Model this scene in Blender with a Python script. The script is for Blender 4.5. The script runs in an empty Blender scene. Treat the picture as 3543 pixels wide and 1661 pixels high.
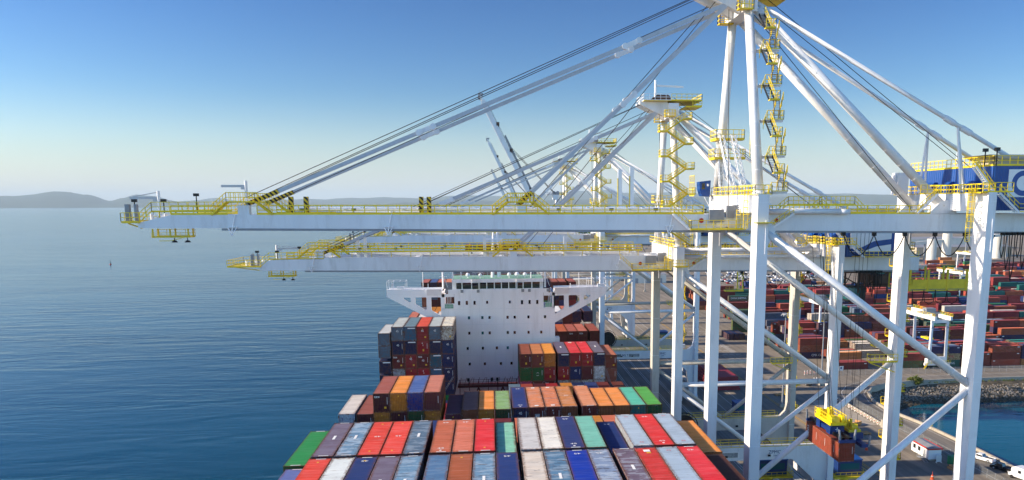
import bpy, bmesh, math, random
from mathutils import Vector, Matrix, noise
SC = bpy.context.scene
COL = SC.collection
R = math.radians
random.seed(7)

# ------------------------------------------------------------------ camera
cam_d = bpy.data.cameras.new('camera'); cam = bpy.data.objects.new('camera', cam_d); COL.objects.link(cam)
cam_d.sensor_width = 36.0; cam_d.lens = 2707.3/3543*36
cam_d.shift_x = -(1966.1-1771.5)/3543; cam_d.shift_y = (1149.0-830.5)/3543
cam_d.clip_start = 1.0; cam_d.clip_end = 120000
_yaw, _pit, _rol = R(5.58), R(9.34), R(-.23)
_f = Vector((math.sin(_yaw)*math.cos(_pit), math.cos(_yaw)*math.cos(_pit), -math.sin(_pit)))
_r = Vector((math.cos(_yaw), -math.sin(_yaw), 0)); _u = _r.cross(_f)
_r2 = math.cos(_rol)*_r+math.sin(_rol)*_u; _u2 = -math.sin(_rol)*_r+math.cos(_rol)*_u
cam.matrix_world = Matrix((( _r2.x, _u2.x, -_f.x, 0), (_r2.y, _u2.y, -_f.y, 0), (_r2.z, _u2.z, -_f.z, 0), (0, 0, 0, 1)))
SC.camera = cam

# ------------------------------------------------------------------ light
SKY_GAMMA, SKY_FRONT, SKY_BACK_FILL = 1.62, .6, 1.95
SUN_EL, SUN_AZ = R(24), R(3)                    # sun from -X, a touch ahead (+Y)
sdir = Vector((-math.cos(SUN_EL)*math.cos(SUN_AZ), math.cos(SUN_EL)*math.sin(SUN_AZ), math.sin(SUN_EL)))
W = bpy.data.worlds.new('World'); SC.world = W; W.use_nodes = True
nt = W.node_tree; bg = nt.nodes['Background']
sky = nt.nodes.new('ShaderNodeTexSky'); sky.sky_type = 'NISHITA'; sky.sun_disc = False
sky.sun_elevation = SUN_EL; sky.sun_rotation = math.atan2(sdir.x, sdir.y)
sky.altitude = 0; sky.air_density = 1.0; sky.dust_density = 0.5; sky.ozone_density = 2.2
def _vm(op, a, b=None, sc=None):
    q = nt.nodes.new('ShaderNodeVectorMath'); q.operation = op; nt.links.new(a, q.inputs[0])
    if b is not None:
        if hasattr(b, 'is_linked'): nt.links.new(b, q.inputs[1])
        else: q.inputs[1].default_value = b
    if sc is not None:
        if hasattr(sc, 'is_linked'): nt.links.new(sc, q.inputs['Scale'])
        else: q.inputs['Scale'].default_value = sc
    return q.outputs[0]
# clear deep sky: more contrast between zenith and horizon; half behind the camera brightened and warmed as added, unseen fill for shaded faces
_g = nt.nodes.new('ShaderNodeGamma'); _g.inputs[1].default_value = SKY_GAMMA; _hs = nt.nodes.new('ShaderNodeHueSaturation'); _hs.inputs['Saturation'].default_value = 1.25; nt.links.new(_vm('SCALE', sky.outputs[0], sc=.15), _hs.inputs['Color']); nt.links.new(_hs.outputs[0], _g.inputs[0])
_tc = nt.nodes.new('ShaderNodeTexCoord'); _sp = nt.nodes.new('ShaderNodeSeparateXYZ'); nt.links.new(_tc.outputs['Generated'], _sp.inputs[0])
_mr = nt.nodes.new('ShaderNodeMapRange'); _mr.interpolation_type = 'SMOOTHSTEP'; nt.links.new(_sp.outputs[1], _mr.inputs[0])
_mr.inputs[1].default_value = .35; _mr.inputs[2].default_value = -.8; _mr.inputs[3].default_value = SKY_FRONT; _mr.inputs[4].default_value = SKY_BACK_FILL
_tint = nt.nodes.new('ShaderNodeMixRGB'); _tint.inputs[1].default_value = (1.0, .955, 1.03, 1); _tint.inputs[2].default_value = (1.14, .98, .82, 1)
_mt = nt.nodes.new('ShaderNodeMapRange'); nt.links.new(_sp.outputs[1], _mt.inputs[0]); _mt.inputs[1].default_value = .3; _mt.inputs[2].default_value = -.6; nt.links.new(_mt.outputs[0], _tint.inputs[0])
_hz = nt.nodes.new('ShaderNodeMapRange'); _hz.interpolation_type = 'SMOOTHSTEP'; nt.links.new(_sp.outputs[2], _hz.inputs[0]); _hz.inputs[1].default_value = .14; _hz.inputs[2].default_value = -.06; _hz.inputs[3].default_value = 0; _hz.inputs[4].default_value = .9
_hm = nt.nodes.new('ShaderNodeMixRGB'); nt.links.new(_hz.outputs[0], _hm.inputs[0]); _hm.inputs[2].default_value = (3.25, 3.45, 3.7, 1)      # pale sea-level haze band
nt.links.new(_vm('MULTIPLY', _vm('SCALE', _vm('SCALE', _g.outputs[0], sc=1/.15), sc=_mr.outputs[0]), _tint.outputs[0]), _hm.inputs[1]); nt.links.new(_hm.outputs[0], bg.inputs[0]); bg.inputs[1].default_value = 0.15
sun_d = bpy.data.lights.new('sun', 'SUN'); sun_d.energy = 4.8; sun_d.angle = R(.5); sun_d.color = (1, .845, .65)
sun = bpy.data.objects.new('sun', sun_d); COL.objects.link(sun)
sun.rotation_euler = sdir.to_track_quat('Z', 'Y').to_euler()
SC.view_settings.view_transform = 'Standard'; SC.view_settings.look = 'None'
SC.view_settings.exposure = 0.8; SC.view_settings.gamma = 1.0

ZQ, ZW = -65.0, -71.0                            # quay level, water level
XC = 1.35                                        # ship centre line

# ------------------------------------------------------------------ helpers
def lin(c):
    return tuple(((v/255)/12.92 if v/255 <= .04045 else ((v/255+.055)/1.055)**2.4) for v in c)

MATS = {}
def mat(name, rgb, rough=.5, metal=0.0, var=.12, scale=.6, dirt=0.0, dirtc=(70, 55, 40), bump=None, spec=.5, stretch=(1, 1, 1)):
    """painted / weathered surface: base colour broken up by noise, optional dirt streaks"""
    m = bpy.data.materials.new(name); m.use_nodes = True; n = m.node_tree.nodes; l = m.node_tree.links
    b = n['Principled BSDF']; b.inputs['Roughness'].default_value = rough; b.inputs['Metallic'].default_value = metal
    b.inputs['Specular IOR Level'].default_value = spec
    tc = n.new('ShaderNodeTexCoord'); mp = n.new('ShaderNodeMapping'); mp.inputs['Scale'].default_value = stretch
    geo = n.new('ShaderNodeNewGeometry'); l.new(geo.outputs['Position'], mp.inputs[0])
    nz = n.new('ShaderNodeTexNoise'); nz.inputs['Scale'].default_value = scale; nz.inputs['Detail'].default_value = 6
    l.new(mp.outputs[0], nz.inputs[0])
    c = lin(rgb)
    rp = n.new('ShaderNodeValToRGB'); l.new(nz.outputs[0], rp.inputs[0])
    rp.color_ramp.elements[0].position = .3; rp.color_ramp.elements[1].position = .7
    rp.color_ramp.elements[0].color = tuple(v*(1-var) for v in c)+(1,); rp.color_ramp.elements[1].color = tuple(min(1, v*(1+var*.6)) for v in c)+(1,)
    out = rp.outputs[0]
    if dirt:
        n2 = n.new('ShaderNodeTexNoise'); n2.inputs['Scale'].default_value = scale*2.3; n2.inputs['Detail'].default_value = 9; n2.inputs['Roughness'].default_value = .65
        l.new(mp.outputs[0], n2.inputs[0])
        r2 = n.new('ShaderNodeValToRGB'); r2.color_ramp.elements[0].position = .52; r2.color_ramp.elements[1].position = .78
        r2.color_ramp.elements[0].color = (0, 0, 0, 1); r2.color_ramp.elements[1].color = (dirt,)*3+(1,)
        l.new(n2.outputs[0], r2.inputs[0])
        mx = n.new('ShaderNodeMixRGB'); l.new(r2.outputs[0], mx.inputs[0]); l.new(out, mx.inputs[1]); mx.inputs[2].default_value = lin(dirtc)+(1,)
        out = mx.outputs[0]
    l.new(out, b.inputs['Base Color'])
    if bump:
        nb = n.new('ShaderNodeTexNoise'); nb.inputs['Scale'].default_value = bump[0]; nb.inputs['Detail'].default_value = 5
        l.new(geo.outputs['Position'], nb.inputs[0])
        bp = n.new('ShaderNodeBump'); bp.inputs['Strength'].default_value = bump[1]; bp.inputs['Distance'].default_value = bump[2]
        l.new(nb.outputs[0], bp.inputs['Height']); l.new(bp.outputs[0], b.inputs['Normal'])
    MATS[name] = m; return m

class MB:
    """collects shapes into one mesh"""
    def __init__(s): s.v = []; s.f = []; s.mi = []; s.cur = 0
    def add(s, vs, fs):
        o = len(s.v); s.v += [tuple(v) for v in vs]; s.f += [tuple(i+o for i in f) for f in fs]; s.mi += [s.cur]*len(fs); return s
    def box(s, x0, x1, y0, y1, z0, z1):
        return s.add([(x0, y0, z0), (x1, y0, z0), (x1, y1, z0), (x0, y1, z0), (x0, y0, z1), (x1, y0, z1), (x1, y1, z1), (x0, y1, z1)],
                     [(0, 3, 2, 1), (4, 5, 6, 7), (0, 1, 5, 4), (1, 2, 6, 5), (2, 3, 7, 6), (3, 0, 4, 7)])
    def cbox(s, c, d): return s.box(c[0]-d[0]/2, c[0]+d[0]/2, c[1]-d[1]/2, c[1]+d[1]/2, c[2]-d[2]/2, c[2]+d[2]/2)
    def bar(s, p, q, w, h=None, up=(0, 0, 1)):
        """rectangular bar from p to q, w across, h along 'up'"""
        h = w if h is None else h; p = Vector(p); q = Vector(q); d = (q-p)
        if d.length < 1e-6: return s
        d.normalize(); u = Vector(up)
        if abs(d.dot(u)) > .98: u = Vector((0, 1, 0)) if abs(d.y) < .9 else Vector((1, 0, 0))
        a = d.cross(u).normalized()*w/2; b = a.cross(d).normalized()*h/2
        return s.add([p-a-b, p+a-b, p+a+b, p-a+b, q-a-b, q+a-b, q+a+b, q-a+b],
                     [(0, 3, 2, 1), (4, 5, 6, 7), (0, 1, 5, 4), (1, 2, 6, 5), (2, 3, 7, 6), (3, 0, 4, 7)])
    def tube(s, p, q, r, n=10, r2=None, cap=True):
        p = Vector(p); q = Vector(q); d = (q-p)
        if d.length < 1e-6: return s
        d.normalize(); r2 = r if r2 is None else r2
        u = Vector((0, 0, 1)) if abs(d.z) < .9 else Vector((1, 0, 0))
        a = d.cross(u).normalized(); b = a.cross(d)
        vs = []
        for (c, rr) in ((p, r), (q, r2)):
            for i in range(n):
                t = 2*math.pi*i/n; vs.append(c+(a*math.cos(t)+b*math.sin(t))*rr)
        fs = [(i, i+n, (i+1) % n+n, (i+1) % n) for i in range(n)]
        if cap: fs += [tuple(range(n)), tuple(range(2*n-1, n-1, -1))]
        return s.add(vs, fs)
    def path(s, pts, r, n=6):
        for a, b in zip(pts[:-1], pts[1:]): s.tube(a, b, r, n)
        return s
    def prism(s, poly, y0, y1, ax='y'):
        """polygon in (x,z) extruded along y (ax='y'), in (y,z) along x (ax='x'), in (x,y) along z (ax='z')"""
        n = len(poly)
        m = {'y': lambda a, b, t: (a, t, b), 'x': lambda a, b, t: (t, a, b), 'z': lambda a, b, t: (a, b, t)}[ax]
        vs = [m(a, b, y0) for a, b in poly]+[m(a, b, y1) for a, b in poly]
        fs = [tuple(range(n)), tuple(range(2*n-1, n-1, -1))]+[(i, i+n, (i+1) % n+n, (i+1) % n) for i in range(n)]
        return s.add(vs, fs)
    def rail(s, pts, h=1.1, step=1.6, w=.06, toe=.18, rails=2, closed=False):
        """guard rail: posts, rails, toe board along a polyline"""
        w *= .78; toe *= .55
        pts = [Vector(p) for p in pts]
        if closed: pts = pts+[pts[0]]
        up = Vector((0, 0, 1))
        for a, b in zip(pts[:-1], pts[1:]):
            L = (b-a).length
            if L < .05: continue
            n = max(1, int(round(L/step)))
            for i in range(n+1):
                p = a.lerp(b, i/n); s.bar(p, p+up*h, w)
            for k in range(rails):
                z = h*(1-k/rails); s.bar(a+up*z, b+up*z, w*1.15)
            if toe: s.bar(a+up*toe/2, b+up*toe/2, .04, toe)
        return s
    def stair(s, a, b, w, n=None, side=(0, 1, 0)):
        """flight of steps with stringers"""
        a = Vector(a); b = Vector(b); sd = Vector(side).normalized()*w/2
        n = n or max(3, int(abs(b.z-a.z)/.22))
        for k in (-1, 1): s.bar(a+sd*k, b+sd*k, .08, .25)
        for i in range(n+1):
            p = a.lerp(b, i/n); s.bar(p-sd, p+sd, .22, .04, (0, 0, 1))
        return s
    def grid(s, fn, nu, nv):
        vs = [fn(i/nu, j/nv) for j in range(nv+1) for i in range(nu+1)]
        fs = [(j*(nu+1)+i, j*(nu+1)+i+1, (j+1)*(nu+1)+i+1, (j+1)*(nu+1)+i) for j in range(nv) for i in range(nu)]
        return s.add(vs, fs)
    def mesh(s, name, mats, smooth=False):
        me = bpy.data.meshes.new(name); me.from_pydata(s.v, [], s.f)
        for m in (mats if isinstance(mats, (list, tuple)) else [mats]): me.materials.append(MATS[m] if isinstance(m, str) else m)
        if any(s.mi): me.polygons.foreach_set('material_index', s.mi)
        bm = bmesh.new(); bm.from_mesh(me); bmesh.ops.recalc_face_normals(bm, faces=bm.faces); bm.to_mesh(me); bm.free()
        if smooth: me.shade_smooth_by_angle(R(40)) if hasattr(me, 'shade_smooth_by_angle') else me.shade_smooth()
        me.update(); return me
    def build(s, name, mats, parent=None, off=None, smooth=False):
        if off is not None:
            o = Vector(off); s.v = [(v[0]-o.x, v[1]-o.y, v[2]-o.z) for v in s.v]
        return link(name, s.mesh(name, mats, smooth), parent)

def link(name, data, parent=None, loc=(0, 0, 0)):
    o = bpy.data.objects.new(name, data); COL.objects.link(o); o.location = loc
    if parent is not None: o.parent = parent
    return o
def tag(o, label=None, cat=None, group=None, kind=None):
    if label: o['label'] = label
    if cat: o['category'] = cat
    if group: o['group'] = group
    if kind: o['kind'] = kind
    return o
def empty(name, loc, label, cat, group=None, rz=0):
    o = link(name, None, None, loc); o.rotation_euler = (0, 0, rz); o.empty_display_size = .5
    return tag(o, label, cat, group)
def kids(o): return [c for c in o.children]
def copy_tree(o, parent=None):
    c = o.copy(); COL.objects.link(c)
    if parent is not None: c.parent = parent
    for ch in kids(o): copy_tree(ch, c)
    return c
ORD = ['zeroth', 'first', 'second', 'third', 'fourth', 'fifth', 'sixth', 'seventh', 'eighth', 'ninth', 'tenth', 'eleventh', 'twelfth', 'thirteenth',
       'fourteenth', 'fifteenth', 'sixteenth', 'seventeenth', 'eighteenth', 'nineteenth', 'twentieth', 'twenty-first', 'twenty-second', 'twenty-third', 'twenty-fourth', 'twenty-fifth']
_txt = {}
def text_mesh(s, size, mname, align='CENTER', depth=0.0):
    k = (s, size, mname, align)
    if k in _txt: return _txt[k]
    cu = bpy.data.curves.new('lettering', 'FONT'); cu.body = s; cu.size = size; cu.align_x = align; cu.align_y = 'CENTER'; cu.extrude = depth
    to = bpy.data.objects.new('lettering', cu); COL.objects.link(to)
    dg = bpy.context.evaluated_depsgraph_get(); dg.update()
    me = bpy.data.meshes.new_from_object(to.evaluated_get(dg)); me.name = 'lettering'
    bpy.data.objects.remove(to); bpy.data.curves.remove(cu)
    me.materials.clear(); me.materials.append(MATS[mname]); _txt[k] = me
    return me
def text(s, size, mname, parent, loc, rot, name='lettering', sx=1.0):
    o = link(name, text_mesh(s, size, mname), parent, loc); o.rotation_euler = rot; o.scale = (sx, 1, 1); return o

# ------------------------------------------------------------------ materials
mat('stay_grey', (186, 190, 196), .45, var=.06, dirt=.2)
mat('white_steel', (228, 229, 230), .42, var=.07, scale=.35, dirt=.32, dirtc=(150, 140, 125), stretch=(1, 1, .25))
mat('white_bright', (235, 236, 238), .35, var=.04, scale=.5)
mat('ship_white', (247, 245, 246), .45, var=.04, scale=.3, dirt=.35, dirtc=(186, 176, 168), stretch=(1.6, 1, .12))
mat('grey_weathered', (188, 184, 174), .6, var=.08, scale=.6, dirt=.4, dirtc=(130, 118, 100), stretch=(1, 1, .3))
mat('safety_yellow', (250, 216, 24), .45, var=.1, scale=.8)
mat('dull_yellow', (230, 200, 40), .5, var=.15, scale=.8)
mat('black_steel', (22, 22, 24), .5, var=.3)
mat('rubber', (26, 26, 27), .8, var=.3)
mat('rope_black', (28, 28, 30), .6, var=.2)
mat('crane_blue', (4, 68, 142), .4, var=.1, scale=.8, dirt=.1)
mat('spreader_blue', (16, 50, 110), .45, var=.2, scale=1.2, dirt=.25)
mat('red_paint', (190, 40, 28), .45, var=.1)
mat('mark_white', (235, 235, 232), .6, var=.04)
mat('mark_grey', (150, 150, 150), .6, var=.1)
mat('mark_navy', (25, 55, 110), .6, var=.1)
mat('mark_yellow', (225, 175, 40), .6, var=.1)
mat('mark_purple', (95, 40, 105), .6, var=.1)
mat('mark_red', (200, 70, 60), .6, var=.1)
mat('mark_dark', (45, 45, 50), .6, var=.1)
mat('steel_grey', (140, 143, 148), .5, var=.15, scale=1)
mat('brown_steel', (82, 58, 46), .65, var=.3, scale=1.2, dirt=.4)
mat('deck_green', (130, 175, 150), .6, var=.15, scale=.6, dirt=.25)
mat('deck_red', (110, 42, 38), .65, var=.2, scale=.8, dirt=.3)
mat('hull_navy', (20, 38, 70), .5, var=.15)
for nme, rgb in (('car_white', (225, 226, 228)), ('car_black', (24, 25, 28)), ('car_silver', (160, 163, 168)), ('car_red', (150, 34, 34)), ('car_blue', (40, 66, 110))): mat(nme, rgb, .25, var=.04, spec=.6)
def glass(name, rgb, rough=.08):
    m = bpy.data.materials.new(name); m.use_nodes = True; b = m.node_tree.nodes['Principled BSDF']
    b.inputs['Base Color'].default_value = lin(rgb)+(1,); b.inputs['Roughness'].default_value = rough; b.inputs['Metallic'].default_value = 0
    b.inputs['Specular IOR Level'].default_value = .8; MATS[name] = m
glass('dark_glass', (28, 34, 38)); glass('teal_glass', (40, 95, 100)); glass('amber_glass', (95, 60, 50))

def hazard_mat():
    m = bpy.data.materials.new('hazard_stripes'); m.use_nodes = True; n = m.node_tree.nodes; l = m.node_tree.links; b = n['Principled BSDF']
    g = n.new('ShaderNodeNewGeometry'); w = n.new('ShaderNodeTexWave'); w.bands_direction = 'DIAGONAL'; w.inputs['Scale'].default_value = .9
    l.new(g.outputs['Position'], w.inputs[0])
    r = n.new('ShaderNodeValToRGB'); r.color_ramp.interpolation = 'CONSTANT'; r.color_ramp.elements[1].position = .5
    r.color_ramp.elements[0].color = lin((25, 24, 20))+(1,); r.color_ramp.elements[1].color = lin((225, 185, 30))+(1,)
    l.new(w.outputs[0], r.inputs[0]); l.new(r.outputs[0], b.inputs['Base Color']); b.inputs['Roughness'].default_value = .5; MATS['hazard_stripes'] = m
hazard_mat()

def paint_mat(name, rough=.6, per_face=False):
    """container paint: colour from the object, wear amount from its 'wear' property"""
    m = bpy.data.materials.new(name); m.use_nodes = True; n = m.node_tree.nodes; l = m.node_tree.links; b = n['Principled BSDF']
    b.inputs['Roughness'].default_value = rough; b.inputs['Specular IOR Level'].default_value = .2
    oi = n.new('ShaderNodeObjectInfo'); tc = n.new('ShaderNodeTexCoord'); at = n.new('ShaderNodeAttribute'); at.attribute_type = 'OBJECT'; at.attribute_name = 'wear'
    mul = n.new('ShaderNodeMath'); mul.operation = 'MULTIPLY'; l.new(oi.outputs['Random'], mul.inputs[0]); mul.inputs[1].default_value = 90
    va = n.new('ShaderNodeVectorMath'); va.operation = 'ADD'; l.new(tc.outputs['Object'], va.inputs[0]); l.new(mul.outputs[0], va.inputs[1])
    def nz(scale, st, det=8, ro=.6):
        mp = n.new('ShaderNodeMapping'); mp.inputs['Scale'].default_value = st; l.new(va.outputs[0], mp.inputs[0])
        t = n.new('ShaderNodeTexNoise'); t.inputs['Scale'].default_value = scale; t.inputs['Detail'].default_value = det; t.inputs['Roughness'].default_value = ro
        l.new(mp.outputs[0], t.inputs[0]); return t.outputs[0]
    def ramp(src, a, bb):
        r = n.new('ShaderNodeMapRange'); r.inputs[1].default_value = a; r.inputs[2].default_value = bb; l.new(src, r.inputs[0]); return r.outputs[0]
    def math_(op, a, b2):
        q = n.new('ShaderNodeMath'); q.operation = op; q.use_clamp = True
        for i, x in enumerate((a, b2)):
            if hasattr(x, 'is_linked'): l.new(x, q.inputs[i])
            else: q.inputs[i].default_value = x
        return q.outputs[0]
    def mix(f, a, c, mode='MIX'):
        x = n.new('ShaderNodeMixRGB'); x.blend_type = mode
        for i, y in enumerate((f, a, c)):
            if hasattr(y, 'is_linked'): l.new(y, x.inputs[i])
            else: x.inputs[i].default_value = y
        return x.outputs[0]
    base = oi.outputs['Color']
    if per_face:
        fa = n.new('ShaderNodeAttribute'); fa.attribute_name = 'paint'; base = fa.outputs['Color']; at.attribute_type = 'GEOMETRY'; at.attribute_name = 'wear_amount'
    # broad fading and fine cross-wise mottling
    w = at.outputs['Fac']
    hsv = n.new('ShaderNodeHueSaturation'); hsv.inputs['Value'].default_value = .84; l.new(base, hsv.inputs['Color'])
    c = mix(ramp(nz(.55, (.5, 1, 1), 5), .38, .66), base, hsv.outputs[0])
    hs2 = n.new('ShaderNodeHueSaturation'); hs2.inputs['Saturation'].default_value = .8; hs2.inputs['Value'].default_value = 1.14; l.new(c, hs2.inputs['Color'])
    c = mix(math_('MULTIPLY', ramp(nz(1.0, (.25, 5, 1), 8, .7), .45, .7), .8), c, hs2.outputs[0])
    wp = math_('MULTIPLY', math_('SUBTRACT', w, .34), 1.6)      # only well-worn boxes flake
    # chalky pale patches
    pale = mix(.6, base, lin((182, 192, 200))+(1,))
    c = mix(math_('MULTIPLY', ramp(nz(.8, (.5, 1.5, 1), 9, .66), .50, .53), wp), c, pale)
    dk = mix(.65, base, lin((62, 58, 62))+(1,))
    c = mix(math_('MULTIPLY', ramp(nz(.9, (.45, 2.4, 1), 10, .72), .56, .58), wp), c, dk)
    # rust streaks running across the roof / down the walls
    c = mix(math_('MULTIPLY', ramp(nz(1.5, (.3, 3.6, .6), 10, .75), .575, .62), math_('MULTIPLY', w, 1.35)), c, lin((96, 60, 42))+(1,))
    # grime in the corrugations, specks
    c = mix(math_('MULTIPLY', ramp(nz(6, (1, 2, 1), 6, .8), .60, .72), math_('MULTIPLY', w, .9)), c, lin((66, 56, 50))+(1,))
    # rusty bleeding at the two roof ends and side rails, by position along the box
    sx = n.new('ShaderNodeSeparateXYZ'); l.new(tc.outputs['Generated'], sx.inputs[0])
    def edge(o_, wdt):
        q = n.new('ShaderNodeMath'); q.operation = 'SUBTRACT'; l.new(sx.outputs[o_], q.inputs[0]); q.inputs[1].default_value = .5
        q2 = n.new('ShaderNodeMath'); q2.operation = 'ABSOLUTE'; l.new(q.outputs[0], q2.inputs[0]); return ramp(q2.outputs[0], .5-wdt, .5)
    ed = math_('MAXIMUM', edge(1, .05), edge(0, .13))
    ru = math_('MULTIPLY', ramp(nz(3.0, (1, 1, 1), 8, .7), .40, .56), math_('MULTIPLY', ed, math_('ADD', math_('MULTIPLY', w, 1.8), .25)))
    c = mix(ru, c, lin((110, 70, 44))+(1,))
    l.new(c, b.inputs['Base Color'])
    MATS[name] = m
paint_mat('container_paint'); paint_mat('container_paint_mixed', per_face=True)

# ================================================================== SETTING
def water_mat(name, base, rough, s1=.06, st=.35):
    m = bpy.data.materials.new(name); m.use_nodes = True; n = m.node_tree.nodes; l = m.node_tree.links; b = n['Principled BSDF']
    b.inputs['Roughness'].default_value = rough; b.inputs['IOR'].default_value = 1.333; b.inputs['Specular IOR Level'].default_value = .4
    g = n.new('ShaderNodeNewGeometry')
    mp = n.new('ShaderNodeMapping'); mp.inputs['Scale'].default_value = (.5, 1.6, 1); mp.inputs['Rotation'].default_value = (0, 0, R(8)); l.new(g.outputs['Position'], mp.inputs[0])
    hs = None
    for sc, dt, wt in ((s1, 3, 1.0), (s1*4, 3, .22), (s1*14, 2, .05)):
        t = n.new('ShaderNodeTexNoise'); t.inputs['Scale'].default_value = sc; t.inputs['Detail'].default_value = dt; t.inputs['Distortion'].default_value = .6
        l.new(mp.outputs[0], t.inputs[0])
        q = n.new('ShaderNodeMath'); q.operation = 'MULTIPLY'; l.new(t.outputs[0], q.inputs[0]); q.inputs[1].default_value = wt
        if hs is None: hs = q.outputs[0]
        else:
            a = n.new('ShaderNodeMath'); a.operation = 'ADD'; l.new(hs, a.inputs[0]); l.new(q.outputs[0], a.inputs[1]); hs = a.outputs[0]
    bp = n.new('ShaderNodeBump'); bp.inputs['Distance'].default_value = 1.6
    l.new(hs, bp.inputs['Height']); l.new(bp.outputs[0], b.inputs['Normal'])
    # slicks and currents: broad changes in the water's own tint
    t = n.new('ShaderNodeTexNoise'); t.inputs['Scale'].default_value = .004; t.inputs['Detail'].default_value = 4
    mp2 = n.new('ShaderNodeMapping'); mp2.inputs['Scale'].default_value = (.35, 1.8, 1); l.new(g.outputs['Position'], mp2.inputs[0]); l.new(mp2.outputs[0], t.inputs[0])
    r = n.new('ShaderNodeValToRGB'); r.color_ramp.elements[0].position = .35; r.color_ramp.elements[1].position = .65
    r.color_ramp.elements[0].color = tuple(v*.85 for v in lin(base))+(1,); r.color_ramp.elements[1].color = tuple(v*1.25 for v in lin(base))+(1,)
    l.new(t.outputs[0], r.inputs[0]); l.new(r.outputs[0], b.inputs['Base Color'])
    t2 = n.new('ShaderNodeTexNoise'); t2.inputs['Scale'].default_value = .011; t2.inputs['Detail'].default_value = 5; t2.inputs['Distortion'].default_value = 1.2
    mp3 = n.new('ShaderNodeMapping'); mp3.inputs['Scale'].default_value = (.3, 1.3, 1); mp3.inputs['Rotation'].default_value = (0, 0, R(-12)); l.new(g.outputs['Position'], mp3.inputs[0]); l.new(mp3.outputs[0], t2.inputs[0])
    r2 = n.new('ShaderNodeMapRange'); r2.inputs[1].default_value = .35; r2.inputs[2].default_value = .65; r2.inputs[3].default_value = st*.45; r2.inputs[4].default_value = st*1.45; l.new(t2.outputs[0], r2.inputs[0]); l.new(r2.outputs[0], bp.inputs['Strength'])
    MATS[name] = m
water_mat('sea_water', (3, 60, 80), .16, .05, .34)
water_mat('basin_water', (8, 78, 96), .06, .12, .06)

m = MB(); m.grid(lambda u, v: (-61900+123800*u, -2900+64800*v, ZW), 24, 24)
tag(m.build('sea', 'sea_water'), kind='structure')

def ground_mat(name, rgb, var=.18, patch=(95, 92, 88)):
    m = mat(name, rgb, .85, var=var, scale=.05, dirt=.5, dirtc=patch, spec=.25)
    n = m.node_tree.nodes; l = m.node_tree.links; b = n['Principled BSDF']
    # tyre-worn streaks along the lanes
    g = n.new('ShaderNodeNewGeometry'); mp = n.new('ShaderNodeMapping'); mp.inputs['Scale'].default_value = (.55, .025, 1); l.new(g.outputs['Position'], mp.inputs[0])
    t = n.new('ShaderNodeTexNoise'); t.inputs['Scale'].default_value = 1; t.inputs['Detail'].default_value = 5; l.new(mp.outputs[0], t.inputs[0])
    rr = n.new('ShaderNodeMapRange'); rr.inputs[1].default_value = .35; rr.inputs[2].default_value = .7; rr.inputs[3].default_value = .72; rr.inputs[4].default_value = 1.12; l.new(t.outputs[0], rr.inputs[0])
    old = b.inputs['Base Color'].links[0].from_socket
    x = n.new('ShaderNodeMixRGB'); x.blend_type = 'MULTIPLY'; x.inputs[0].default_value = 1; l.new(old, x.inputs[1]); l.new(rr.outputs[0], x.inputs[2]); l.new(x.outputs[0], b.inputs['Base Color'])
    return m
ground_mat('asphalt', (142, 133, 120)); ground_mat('road_asphalt', (130, 124, 115), .12)
mat('concrete', (172, 164, 150), .8, var=.15, scale=.4, dirt=.4, spec=.2)
mat('rock', (132, 126, 118), .9, var=.35, scale=1.3, dirt=.4, dirtc=(60, 58, 52), spec=.2)
mat('dark_rock', (78, 72, 62), .9, var=.35, scale=1.3, spec=.2)
mat('earth', (104, 94, 80), .95, var=.3, scale=.3, dirt=.4, spec=.1)
mat('line_white', (205, 203, 196), .8, var=.2, scale=.7, spec=.2)
mat('line_yellow', (205, 160, 60), .8, var=.15, scale=.7, spec=.2)

# shoreline of the basin (x, y) seen from above, quay side
SHORE = [(126.8, -200), (126.8, 190), (126.3, 200), (125.6, 214), (123.4, 228), (124.4, 240), (127.6, 250), (132.5, 257.5), (140, 262.5), (152, 265.5), (175, 267.0), (1600, 268)]
land = [(30.6, -200)]+SHORE+[(5200, 268), (5200, 2300), (900, 2300), (700, 1500), (30.6, 1180)]
m = MB(); n = len(land)
m.add([(x, y, ZQ) for x, y in land], [tuple(range(n))])
m.add([(x, y, ZQ) for x, y in land]+[(x, y, -78) for x, y in land], [(i, i+n, (i+1) % n+n, (i+1) % n) for i in range(n)])
m.mi = [0]+[1]*n
g = m.build('quay', ['asphalt', 'concrete']); tag(g, kind='structure')
# triangulate the ground so it shades cleanly
bm = bmesh.new(); bm.from_mesh(g.data); bmesh.ops.triangulate(bm, faces=[f for f in bm.faces if len(f.verts) > 4]); bm.to_mesh(g.data); bm.free()
m = MB(); m.box(30.1, 31.6, -150, 1170, ZQ-.6, ZQ+.35); tag(m.build('quay_edge', 'concrete'), kind='structure')
m = MB()
bs = [(127.0, -120), (2000, -120), (2000, 262), (150, 262), (132, 256), (126, 246), (126, 226)]
m.add([(x, y, ZW+.35) for x, y in bs], [tuple(range(len(bs)))])
tag(m.build('basin', 'basin_water'), kind='structure')

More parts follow.
